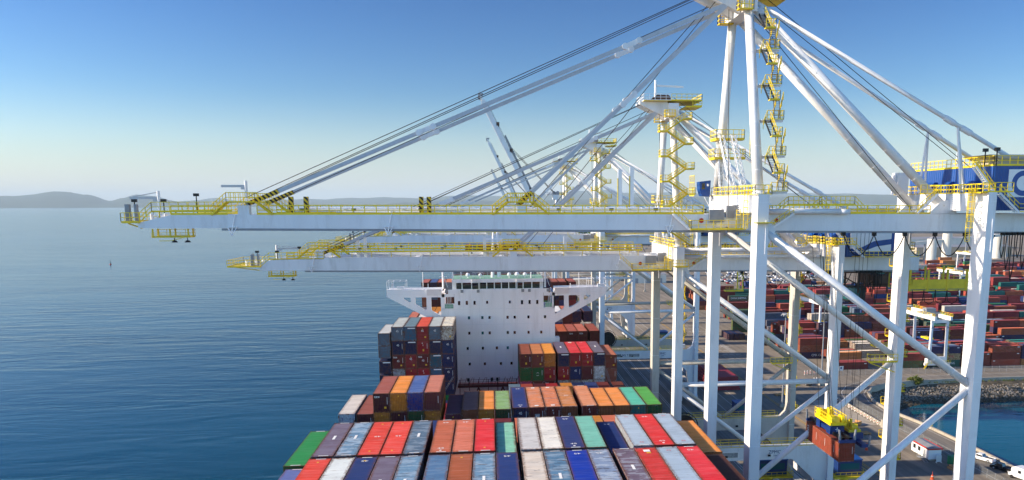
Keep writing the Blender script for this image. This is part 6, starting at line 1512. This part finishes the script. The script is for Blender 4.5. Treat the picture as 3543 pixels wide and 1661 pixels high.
single(m, 'tool_shed', [mat('shed_green', (24, 120, 74), .5) and 'shed_green'], 'small bright green cabinet beside the trailer office', 'cabinet', None, (113.9, 177.6, ZQ))
m = MB(); m.box(-1.6, 1.6, -1.2, 1.2, 0, .5); m.box(-1.2, 1.2, -1, 1, .5, .9); single(m, 'timber_pile', [mat('timber', (186, 140, 92), .8, var=.25) and 'timber'], 'low pile of tan timber in front of the green cabinet', 'timber', None, (112.9, 174.6, ZQ))
for i, (x, y, a, lab) in enumerate(((104.5, 205.5, .2, 'tan timber pallet lying on the slab right of the hanging container'), (106.0, 214.4, .5, 'tan open crate with white post beside the end of the barrier row'), (97, 252, .1, 'low stack of timber by the middle light mast'), (100.5, 251, .3, 'second low stack of timber near the middle light mast'))):
    m = MB()
    for k in range(4): m.box(-1.6, 1.6, -1.1+k*.6, -.7+k*.6, .35, .5)
    for k in (-1.2, 0, 1.2): m.box(k-.12, k+.12, -1.1, 1.1, 0, .35)
    if i == 1: m.box(-1.6, -1.5, -1.1, 1.1, .5, 1.2); m.box(1.5, 1.6, -1.1, 1.1, .5, 1.2); m.box(-1.5, 1.5, -1.1, -1.0, .5, 1.2)
    single(m, 'pallet', 'timber', lab, 'pallet', None, (x, y, ZQ), a)
m = MB(); m.tube((0, 0, 0), (0, 0, 2.2), .75, 18); m.tube((0, 0, 2.2), (0, 0, 2.3), .78, 18); single(m, 'concrete_pillar', 'concrete', 'round concrete pillar at the near end of the barrier row', 'pillar', None, (113.2, 211.4, ZQ))
# orange traffic drums
drum = None
mat('drum_orange', (222, 84, 40), .5)
for x, y, lab in ((98.2, 191.4, 'orange and white traffic drum right of the hanging container'), (98.6, 198.5, 'orange delineator drum further back on the apron'), (103.2, 168.5, 'orange traffic drum in the shade near the landside crane leg'), (107.0, 165.4, 'orange traffic drum nearest the bottom of the picture')):
    if drum is None:
        drum = empty('traffic_drum', (0, 0, 0), '', 'traffic drum', 'orange traffic drums')
        m = MB(); m.tube((0, 0, .1), (0, 0, 1.0), .33, 14, .25); m.tube((0, 0, 0), (0, 0, .1), .45, 14); m.build('drum_body', 'drum_orange', drum)
        for z in (.3, .65): m = MB(); m.tube((0, 0, z), (0, 0, z+.16), .325-.07*z, 14, .315-.07*z); m.build('white_band', 'mark_white', drum)
        m = MB(); m.tube((0, 0, 1.0), (0, 0, 1.9), .04, 6); m.build('top_post', 'drum_orange', drum); d_ = drum
    else: d_ = copy_tree(drum)
    d_.location = (x, y, ZQ); d_['label'] = lab
# striped guide posts and a white notice board where the haul road meets the yard
gp0 = None
for i, (x, y) in enumerate(((118.4, 282.5), (119.6, 282.9), (120.9, 283.2), (122.4, 283.0), (117.0, 270.4), (118.2, 270.8))):
    if gp0 is None:
        gp0 = empty('guide_post', (0, 0, 0), '', 'post', 'red and white guide posts by the corner of the shore road'); m = MB(); m.tube((0, 0, 0), (0, 0, 1.5), .16, 10); m.build('post_body', 'mark_white', gp0)
        for z in (.3, .8): m = MB(); m.tube((0, 0, z), (0, 0, z+.25), .165, 10); m.build('red_band', 'stripe_red', gp0)
        q_ = gp0
    else: q_ = copy_tree(gp0)
    q_.location = (x, y, ZQ); q_['label'] = 'red and white striped guide post, %s of the %s group near the corner light mast' % (ORD[i+1] if i < 4 else ORD[i-3], 'far' if i < 4 else 'near')
nb_ = empty('notice_board', (133.5, 284, ZQ), 'white notice board with dark emblem on posts in front of the yard stacks', 'sign')
m = MB(); m.box(-.9, .9, -.04, .04, .8, 2.6); m.build('board', 'mark_white', nb_); m = MB(); m.tube((-.7, 0, 0), (-.7, 0, .8), .05, 6); m.build('leg', 'steel_grey', nb_); m = MB(); m.tube((.7, 0, 0), (.7, 0, .8), .05, 6); m.build('leg', 'steel_grey', nb_); m = MB(); m.tube((0, -.07, 1.9), (0, -.045, 1.9), .4, 14); m.build('emblem', 'mark_navy', nb_)
# terminal tractors with chassis on the apron lanes
def tractor(x, y, rz, lab, load=None):
    root = empty('terminal_tractor', (x, y, ZQ), lab, 'terminal truck', 'terminal trucks on the quay', rz)
    m = MB(); m.box(4.6, 7.0, -1.2, 1.2, .7, 1.2); m.box(5.3, 6.8, -1.15, .2, 1.2, 2.9); m.build('cab', 'car_white', root); m = MB(); m.box(6.78, 6.83, -1.0, .1, 1.8, 2.7); m.box(5.5, 6.6, -1.18, -1.14, 1.8, 2.7); m.build('window', 'dark_glass', root)
    m = MB(); m.box(-6.2, 4.8, -.5, .5, .95, 1.25); m.box(-6.2, -5.9, -1.2, 1.2, 1.0, 1.4); m.box(4.2, 4.5, -1.2, 1.2, 1.0, 1.4); m.build('chassis', 'stripe_red', root)
    for xx in (-5, -3.8, 4.9, 6.6):
        for s in (-1, 1): m = MB(); m.tube((xx, s*.75, .5), (xx, s*1.15, .5), .5, 12); m.build('wheel', 'rubber', root)
tractor(84, 330, R(92), 'white terminal tractor with empty red chassis on the far apron lane')
tractor(104, 432, R(88), 'white terminal tractor on the open apron beyond the dark end-on containers')
tractor(76, 205, R(90), 'white terminal tractor with empty red chassis between the crane legs')
# yellow road sign by the parapet
sg = empty('road_sign', (125.2, 206.5, ZQ), 'yellow diamond road sign standing by the basin parapet', 'road sign')
m = MB(); m.tube((0, 0, 0), (0, 0, 2.0), .05, 6); m.build('sign_post', 'steel_grey', sg); m = MB(); m.prism([(-.5, 2.4), (0, 1.9), (.5, 2.4), (0, 2.9)], -.03, .03); m.build('sign_face', 'safety_yellow', sg); m = MB(); m.box(-.3, .3, -.03, .03, 1.35, 1.7); m.build('sub_plate', 'safety_yellow', sg)

def car_body(mb, L, W, H, kind):
    """lofted car body: rounded plan, bonnet, screen, roof, tail (x = length, front +)"""
    if kind == 'pickup': prof = [(-L/2, .55, .75), (-L/2+.05, .95, 1), (-.35, .98, 1), (-.3, .98, 1), (.0, 1.75, .8), (1.25, 1.75, .8), (1.75, 1.1, .98), (L/2-.15, .98, .95), (L/2, .7, .85)]
    else: prof = [(-L/2, .6, .8), (-L/2+.1, .95, .95), (-L/2+.7, 1.05, .96), (-L/2+1.2, H, .74), (.25, H, .74), (1.0, 1.0, .96), (L/2-.2, .85, .92), (L/2, .55, .8)]
    bot = .32; vs = []; 
    for x, z, w in prof:
        ww = W/2*(w if z > 1.2 else 1)*(1 if abs(x) < L/2-.02 else .9)
        vs += [(x, -W/2*(.9 if abs(x) > L/2-.02 else 1), bot), (x, -W/2*(.92 if abs(x) > L/2-.02 else 1), min(z, .95)), (x, -ww, z), (x, ww, z), (x, W/2*(.92 if abs(x) > L/2-.02 else 1), min(z, .95)), (x, W/2*(.9 if abs(x) > L/2-.02 else 1), bot)]
    n = len(prof); fs = []
    for i in range(n-1):
        for j in range(5): fs.append((i*6+j, i*6+j+1, (i+1)*6+j+1, (i+1)*6+j))
        fs.append((i*6+5, i*6, (i+1)*6, (i+1)*6+5))
    fs += [tuple(range(5, -1, -1)), tuple((n-1)*6+j for j in range(6))]
    mb.add(vs, fs)
def pickup(x, y, rz, body, lab):
    root = empty('pickup_truck', (x, y, ZQ), lab, 'pickup truck', 'vehicles on the shore road', rz); L, W = 5.7, 1.95
    m = MB(); car_body(m, L, W, 1.8, 'pickup'); m.build('body', body, root, None, False)
    m = MB(); m.box(-L/2+.25, -.5, -W/2+.18, W/2-.18, .985, 1.0); m.build('load_bed', 'black_steel', root)
    m = MB(); m.box(-L/2+.02, -.38, -W/2+.02, -W/2+.14, .98, 1.14); m.box(-L/2+.02, -.38, W/2-.14, W/2-.02, .98, 1.14); m.box(-L/2, -L/2+.12, -W/2+.02, W/2-.02, .98, 1.14); m.build('bed_sides', body, root)
    m = MB()
    for s in (-1, 1):
        yv = s*(W/2*.8+.03)
        m.add([(-.22, s*W/2*.985, 1.08), (1.55, s*W/2*.985, 1.12), (1.2, s*(W/2*.8+.015), 1.66), (.02, s*(W/2*.8+.015), 1.66)], [(0, 1, 2, 3)])
    m.add([(1.72, -.72, 1.15), (1.72, .72, 1.15), (1.3, .66, 1.7), (1.3, -.66, 1.7)], [(0, 1, 2, 3)]); m.add([(-.33, -.7, 1.1), (-.33, .7, 1.1), (-.04, .64, 1.68), (-.04, -.64, 1.68)], [(0, 1, 2, 3)]); m.build('windows', 'dark_glass', root)
    for sx in (-1.75, 1.8):
        for s in (-1, 1):
            m = MB(); m.tube((sx, s*W/2-s*.22, .39), (sx, s*W/2+s*.02, .39), .39, 16); w_ = m.build('wheel', 'rubber', root); m = MB(); m.tube((sx, s*W/2, .39), (sx, s*W/2+s*.035, .39), .22, 10); m.build('rim', 'car_silver', w_)
    for s in (-1, 1):
        m = MB(); m.box(-L/2-.02, -L/2+.03, s*.8-.1, s*.8+.1, .72, 1.0); m.build('tail_light', 'red_paint', root); m = MB(); m.box(L/2-.06, L/2+.01, s*.68-.18, s*.68+.18, .68, .84); m.build('headlight', 'mark_white', root)
    return root
pickup(123.6, 180.1, R(118), 'car_white', 'white pickup truck parked on the shore road by the basin')
pickup(123.7, 172.4, R(118), 'car_black', 'black pickup truck parked behind the white pickup on the shore road')
pickup(112.4, 266.6, R(95), 'car_black', 'dark pickup truck crossing the apron below the corner light mast')
rv = empty('camper_van', (124.4, 164.6, ZQ), 'white boxy camper with windows at the very corner of the picture', 'camper', 'vehicles on the shore road', R(108))
m = MB(); m.prism([(-3.6, .6), (-3.6, 3.0), (2.4, 3.1), (3.3, 2.7), (3.4, 1.9), (2.4, 1.8), (2.4, .6)], -1.2, 1.2); m.build('body', 'car_white', rv)
m = MB(); m.box(2.4, 4.2, -1.0, 1.0, .55, 1.2); m.prism([(2.4, 1.2), (3.9, 1.2), (3.3, 1.85), (2.4, 1.85)], -1, 1); m.build('cab', 'car_white', rv)
for s in (-1, 1):
    for xx in (-2.2, -.4, 1.2):
        m = MB(); m.box(xx-.4, xx+.4, s*1.2-.015, s*1.2+.015, 1.7, 2.4); m.build('window', 'dark_glass', rv)
    for xx in (-2.2, 3.2): m = MB(); m.tube((xx, s*1.0, .4), (xx, s*1.22, .4), .4, 14); m.build('wheel', 'rubber', rv)
m = MB(); m.box(-1.6, -.6, -.4, .4, 3.05, 3.3); m.build('roof_vent', 'steel_grey', rv)

# blue equipment cabins on the apron
for x, y, w, l, lab in ((81.4, 370, 6, 5, 'dark blue equipment cabin in the shade between crane legs'), (77, 232, 4.6, 4, 'dark blue cabin on the apron left of the middle light mast'), (71.5, 148, 5, 4.4, 'bright blue machine cabin below the hanging container'), (56, 150, 6, 5, 'blue glazed cabin under the second crane portal')):
    r0 = empty('machine_cabin', (x, y, ZQ+(0 if y > 200 else 10)), lab, 'cabin', 'blue equipment cabins')
    m = MB(); m.box(-w/2, w/2, -l/2, l/2, .2, 3.4); m.build('cabin_walls', 'spreader_blue', r0); m = MB(); m.box(-w/2-.15, w/2+.15, -l/2-.15, l/2+.15, 3.4, 3.6); m.build('cabin_roof', 'crane_blue', r0)
    m = MB(); m.box(-w/2+.5, w/2-.5, -l/2-.02, -l/2, 1.5, 2.8); m.build('window', 'teal_glass', r0)
    if y < 200: m = MB(); m.box(-w/2-1, w/2+1, -l/2-1, l/2+1, -.1, .15); m.rail([(-w/2-1, -l/2-1, .15), (w/2+1, -l/2-1, .15), (w/2+1, l/2+1, .15)], 1.1, 1.1, .08, .2); m.bar((0, 0, -10), (0, 0, -.1), 1.2); m.build('cabin_platform', 'dull_yellow', r0)
# green shrub on the bank
def leaf_clump(mb, c, r, n, rng, size=.22):
    for i in range(n):
        d = Vector((rng.gauss(0, 1), rng.gauss(0, 1), rng.gauss(0, .8))); d = d.normalized()*r*rng.uniform(.45, 1.05); p = Vector(c)+d
        a = Vector((rng.gauss(0, 1), rng.gauss(0, 1), rng.gauss(0, 1))).normalized()*size*rng.uniform(.6, 1.3); b = a.cross(Vector((rng.gauss(0, 1), rng.gauss(0, 1), rng.gauss(0, 1)))).normalized()*size*.7
        mb.cur = rng.choice((0, 0, 1)); mb.add([p-a, p+b, p+a, p-b], [(0, 1, 2, 3)])
mat('leaf_green', (78, 96, 38), .7, var=.3, scale=2, spec=.2); mat('leaf_yellow', (122, 122, 52), .7, var=.3, scale=2, spec=.2); mat('bark', (84, 66, 48), .9, var=.3)
rs = random.Random(4)
sh = empty('shrub', (153.5, 266, ZQ-.6), 'rounded yellow-green shrub growing at the top of the rock bank', 'shrub')
m = MB()
for cx_, cy_, cz_, rr in ((0, 0, 1.6, 1.7), (-1.8, .2, 1.1, 1.3), (1.6, -.3, 1.2, 1.3), (.4, -.8, .8, 1.2)): leaf_clump(m, (cx_, cy_, cz_), rr, 420, rs)
m.build('foliage', ['leaf_green', 'leaf_yellow'], sh); m = MB()
for k in range(5): m.tube((0, 0, 0), (rs.uniform(-1.4, 1.4), rs.uniform(-.8, .8), rs.uniform(.9, 1.6)), .06, 5)
m.build('stems', 'bark', sh)
# tufts of dry growth along the bank crest
m = MB(); rs = random.Random(8)
for i in range(240): leaf_clump(m, (rs.uniform(140, 260), 266.4+rs.uniform(-1.4, .5), ZQ-.2), .35, 7, rs, .18)
tag(m.build('bank_grass', ['leaf_green', 'leaf_yellow']), 'sparse tufts of dry grass along the crest of the rock bank', 'grass', kind='stuff')

# ---- parked cars in the far lot
lot0 = {}
def small_car(col):
    m = MB(); car_body(m, 4.5, 1.8, 1.46, 'car'); body = m.mesh('car_body', col)
    m = MB()
    for s in (-1, 1): m.add([(-1.25, s*.87, .98), (.85, s*.87, .98), (.2, s*.69, 1.4), (-.98, s*.69, 1.4)], [(0, 1, 2, 3)])
    m.add([(1.0, -.7, 1.0), (1.0, .7, 1.0), (.3, .6, 1.44), (.3, -.6, 1.44)], [(0, 1, 2, 3)]); m.add([(-1.55, -.7, 1.08), (-1.55, .7, 1.08), (-1.1, .6, 1.44), (-1.1, -.6, 1.44)], [(0, 1, 2, 3)])
    gl = m.mesh('car_glass', 'dark_glass')
    m = MB()
    for sx in (-1.35, 1.4):
        for s in (-.8, .8): m.tube((sx, s-.1, .32), (sx, s+.1, .32), .32, 10)
    return body, gl, m.mesh('car_wheels', 'rubber')
cars = {c: small_car('car_'+c) for c in ('white', 'black', 'silver', 'red', 'blue')}
cr = random.Random(17); cnt = 0
for r_ in range(9):
    y = 618+r_*13.5+(r_ % 2)*1.5; x0, x1 = 176+r_*3, 262+r_*8
    k = 0; x = x0
    while x < x1:
        x += cr.choice((2.9, 2.9, 2.9, 3.1, 5.8, 8.8)); k += 1
        if cnt > 215: break
        col = cr.choice(('white', 'white', 'white', 'black', 'black', 'silver', 'silver', 'silver', 'red', 'blue')); cnt += 1
        root = empty('parked_car', (x, y+cr.uniform(-.5, .5), ZQ), '%s parked car, %s from the left in the %s row of the distant car park' % (col, ORD[min(25, k)], ORD[r_+1]), 'car', 'cars in the distant car park', R(90 if cr.random() < .5 else -90)+cr.uniform(-.05, .05))
        for nme, me in zip(('body', 'windows', 'wheels'), cars[col]): link(nme, me, root)
# ---- sheds and plant beyond the yard
def shed(x, y, w, d, h, wall, roof, lab, cat='warehouse'):
    r0 = empty('warehouse', (x, y, ZQ), lab, cat, 'buildings beyond the yard')
    m = MB(); m.box(-w/2, w/2, -d/2, d/2, 0, h); m.build('walls', wall, r0)
    m = MB(); m.prism([(-d/2-.4, h), (d/2+.4, h), (0, h+d*.06)], -w/2-.4, w/2+.4, 'x'); m.build('roof', roof, r0)
    k = max(2, int(w/9))
    for i in range(min(k, 14)):
        m = MB(); xx = -w/2+(i+.5)*w/k; m.box(xx-1.6, xx+1.6, -d/2-.06, -d/2-.01, 0, min(4, h*.7)); m.build('door', 'steel_grey', r0)
    return r0
mat('pale_wall', (206, 202, 192), .7, var=.06, scale=.1); mat('tan_wall', (176, 160, 138), .8, var=.1, scale=.1)
shed(205, 752, 46, 16, 6.5, 'pale_wall', 'white_bright', 'long white shed at the back edge of the car park')
shed(128, 640, 30, 16, 7, 'pale_wall', 'steel_grey', 'white flat building left of the car park')
shed(96, 660, 22, 14, 8, 'pale_wall', 'white_bright', 'pale building partly hidden behind the far crane legs')
shed(420, 840, 90, 30, 11, 'pale_wall', 'white_bright', 'large white warehouse beyond the right end of the yard')
shed(560, 900, 120, 34, 12, 'tan_wall', 'steel_grey', 'tan warehouse with grey roof beyond the yard')
shed(320, 930, 80, 24, 9, 'tan_wall', 'white_bright', 'long low tan shed far behind the car park')
shed(640, 1060, 150, 40, 14, 'pale_wall', 'steel_grey', 'widest distant pale warehouse near the shore')
for i, (x, y, h) in enumerate(((470, 800, 26), (505, 830, 32), (540, 815, 22), (585, 860, 28))):
    r0 = empty('silo', (x, y, ZQ), '%s white storage silo beyond the yard, %s from the left' % (('tall', 'tallest', 'short', 'wide')[i], ORD[i+1]), 'silo', 'white silos beyond the yard')
    m = MB(); m.tube((0, 0, 0), (0, 0, h), 5, 20); m.build('shell', 'pale_wall', r0); m = MB(); m.tube((0, 0, h), (0, 0, h+2.4), 5.1, 20, .6); m.build('roof', 'steel_grey', r0)
# conveyor gallery linking the silos
cg = empty('conveyor_gallery', (470, 812, ZQ), 'long pale conveyor gallery on trestles beyond the yard', 'conveyor')
m = MB(); m.bar((-70, 0, 16), (150, 40, 30), 3, 3); m.build('gallery', 'pale_wall', cg); m = MB()
for t in (.1, .35, .6, .85): m.bar((-70+220*t, 40*t, 0), (-70+220*t, 40*t, 16+14*t), 1.2)
m.build('trestles', 'steel_grey', cg)
# far trees on the landward shore: one dark mass
m = MB(); rs = random.Random(12)
for i in range(900):
    x = rs.uniform(60, 2600); y = 1500+rs.uniform(0, 500)+x*.12; hh = rs.uniform(7, 16)
    if y > 2250: continue
    leaf_clump(m, (x, y, ZQ+hh*.5), hh*.6, 16, rs, 2.6)
tag(m.build('far_woodland', ['leaf_green', 'leaf_green']), 'dark strip of distant woodland behind the terminal', 'trees', kind='stuff')

# ---- older cranes further along with their booms raised
def old_crane(Y, lab, ang, blen):
    root = empty('raised_crane', (49.5, Y, ZQ), lab, 'crane', 'older grey-white cranes with raised booms'); X0, X1 = 34.35-49.5, 64.75-49.5
    B = lambda mb, nm, mt='white_steel', p=None: mb.build(nm, mt, p or root)
    for x in (X0, X1):
        for y in (-9, 9):
            m = MB(); m.box(x-.7, x+.7, y-1, y+1, 2, 47 if x < 0 else 46); B(m, 'leg')
    for y in (-9, 9):
        m = MB(); m.box(X0, X1, y-.6, y+.6, 16, 18.5); B(m, 'portal_beam')
        m = MB(); m.tube((X0, y, 44), (X1, y, 19), .5, 12); B(m, 'diagonal_brace')
        m = MB(); m.tube((X0, y, 40), (X1, y, 40), .5, 12); B(m, 'tie_beam')
        s = 1 if y > 0 else -1
        m = MB(); m.tube((X0, y, 47), (X0+1, s*2.2, 68), .55, 12); B(m, 'mast'); m = MB(); m.tube((X0+1.4, s*2.2, 67.4), (X1, s*4, 47), .5, 12); B(m, 'back_leg')
    m = MB(); m.box(X0-.8, X0+2, -3, 3, 67.2, 69.4)
    for k in range(10): m.bar((X0-4, -2.5+k*.5, 69.4), (X0-4+k*.6, -2.5+k*.5, 71), .1)
    m.box(X0-4, X0+4.5, -3, 3, 69.4, 69.6); B(m, 'apex_frame')
    m = MB(); m.rail([(X0-4, -3, 69.6), (X0+4.5, -3, 69.6), (X0+4.5, 3, 69.6)], 1.2, 1.2, .12, .25); m.tube((X0, -.8, 70.6), (X0, .8, 70.6), 1.0, 14); m.tube((X0+2, -.8, 70.6), (X0+2, .8, 70.6), 1.0, 14); B(m, 'apex_sheaves', 'steel_grey')
    for y in (-3.6, 3.6):
        m = MB(); m.box(X0+1, X1+18, y-.6, y+.6, 44, 46.4); B(m, 'main_girder')
        d = Vector((-math.cos(ang), 0, math.sin(ang))); p = Vector((X0-1, y, 45.4)); q = p+d*blen
        m = MB(); m.bar(p, q-d*3, 1.2, 2.3, (d.z, 0, -d.x)); m.bar(q-d*3, q, 1.0, 1.1, (d.z, 0, -d.x)); bm_ = B(m, 'raised_boom')
        nrm = Vector((d.z, 0, -d.x))*-1
        nrm = Vector((math.sin(ang), 0, math.cos(ang)))
        m = MB(); m.rail([p+nrm*1.3, q-d*5+nrm*1.3], 1.1, 2.5, .1, 0); B(m, 'walkway_railing', 'steel_grey', bm_)
        m = MB()
        for t in (.35, .62, .8): c = p.lerp(q, t)+nrm*1.6; m.cbox(c, (1.6, 1.2, 1.8))
        B(m, 'sheave_box', 'brown_steel', bm_)
        m = MB(); m.tube(p.lerp(q, .66)+nrm*1.8, (X0+1, y*.4, 70), .09, 5); m.tube(p.lerp(q, .64)+nrm*1.8, (X0+1.6, y*.4, 69), .09, 5); B(m, 'boom_rope', 'rope_black')
        # folded stay links lying on the boom
        m = MB(); m.bar(p.lerp(q, .3)+nrm*1.9, p.lerp(q, .72)+nrm*2.4, .4, .6); B(m, 'folded_stay', 'steel_grey', bm_)
    m = MB()
    for t in (.05, .3, .55, .8, .97): a = Vector((X0-1, -3.6, 45.4))+Vector((-math.cos(ang), 0, math.sin(ang)))*blen*t; m.bar(a, a+Vector((0, 7.2, 0)), .7)
    B(m, 'boom_tie')
    e = Vector((X0-1, 0, 45.4))+Vector((-math.cos(ang), 0, math.sin(ang)))*blen
    m = MB(); m.cbox(e, (2.2, 5, 2.6)); m.tube(e, e+Vector((-.6, 0, 3.4)), .1, 5); m.cbox(e+Vector((1.2, 0, 1.2)), (.8, 2, .8)); B(m, 'boom_tip', 'steel_grey')
    m = MB(); m.box(X1+2, X1+15, -5, 5, 46.4, 52); B(m, 'machinery_house', 'steel_grey')
    for k, nn in enumerate(('2', '4', '6')): 
        if Y < 600: text(nn, 2.2, 'mark_navy', root, (X0+8+k*3.4, -9.7, 17.2), (R(90), 0, 0))
    return root
old_crane(428, 'older white crane with boom raised highest, ladders and rope sheaves along it', R(63.5), 84)
old_crane(700, 'older white crane with raised boom, shorter in view behind the highest one', R(65), 82)
old_crane(1120, 'most distant crane with raised boom, tiny above the haze', R(65), 72)
# small marker buoys out on the water
for x, y, lab in ((-460, 1000, 'small dark marker buoy far out on the left water'), (-330, 1130, 'tiny dark marker buoy under the tip of the nearest boom')):
    r0 = empty('marker_buoy', (x, y, ZW), lab, 'buoy', 'buoys on the bay'); m = MB(); m.tube((0, 0, -.3), (0, 0, .8), 1.2, 12, 1.0); m.build('float', 'red_paint', r0); m = MB(); m.tube((0, 0, .8), (0, 0, 4.2), .5, 8, .15); m.cbox((0, 0, 4.4), (.7, .7, .7)); m.build('tower', 'black_steel', r0)
SC.render.engine = 'CYCLES'
try:
    SC.cycles.max_bounces = 6; SC.cycles.diffuse_bounces = 3; SC.cycles.glossy_bounces = 3; SC.cycles.volume_bounces = 0; SC.cycles.transparent_max_bounces = 8
    SC.cycles.volume_step_rate = 50
except Exception: pass
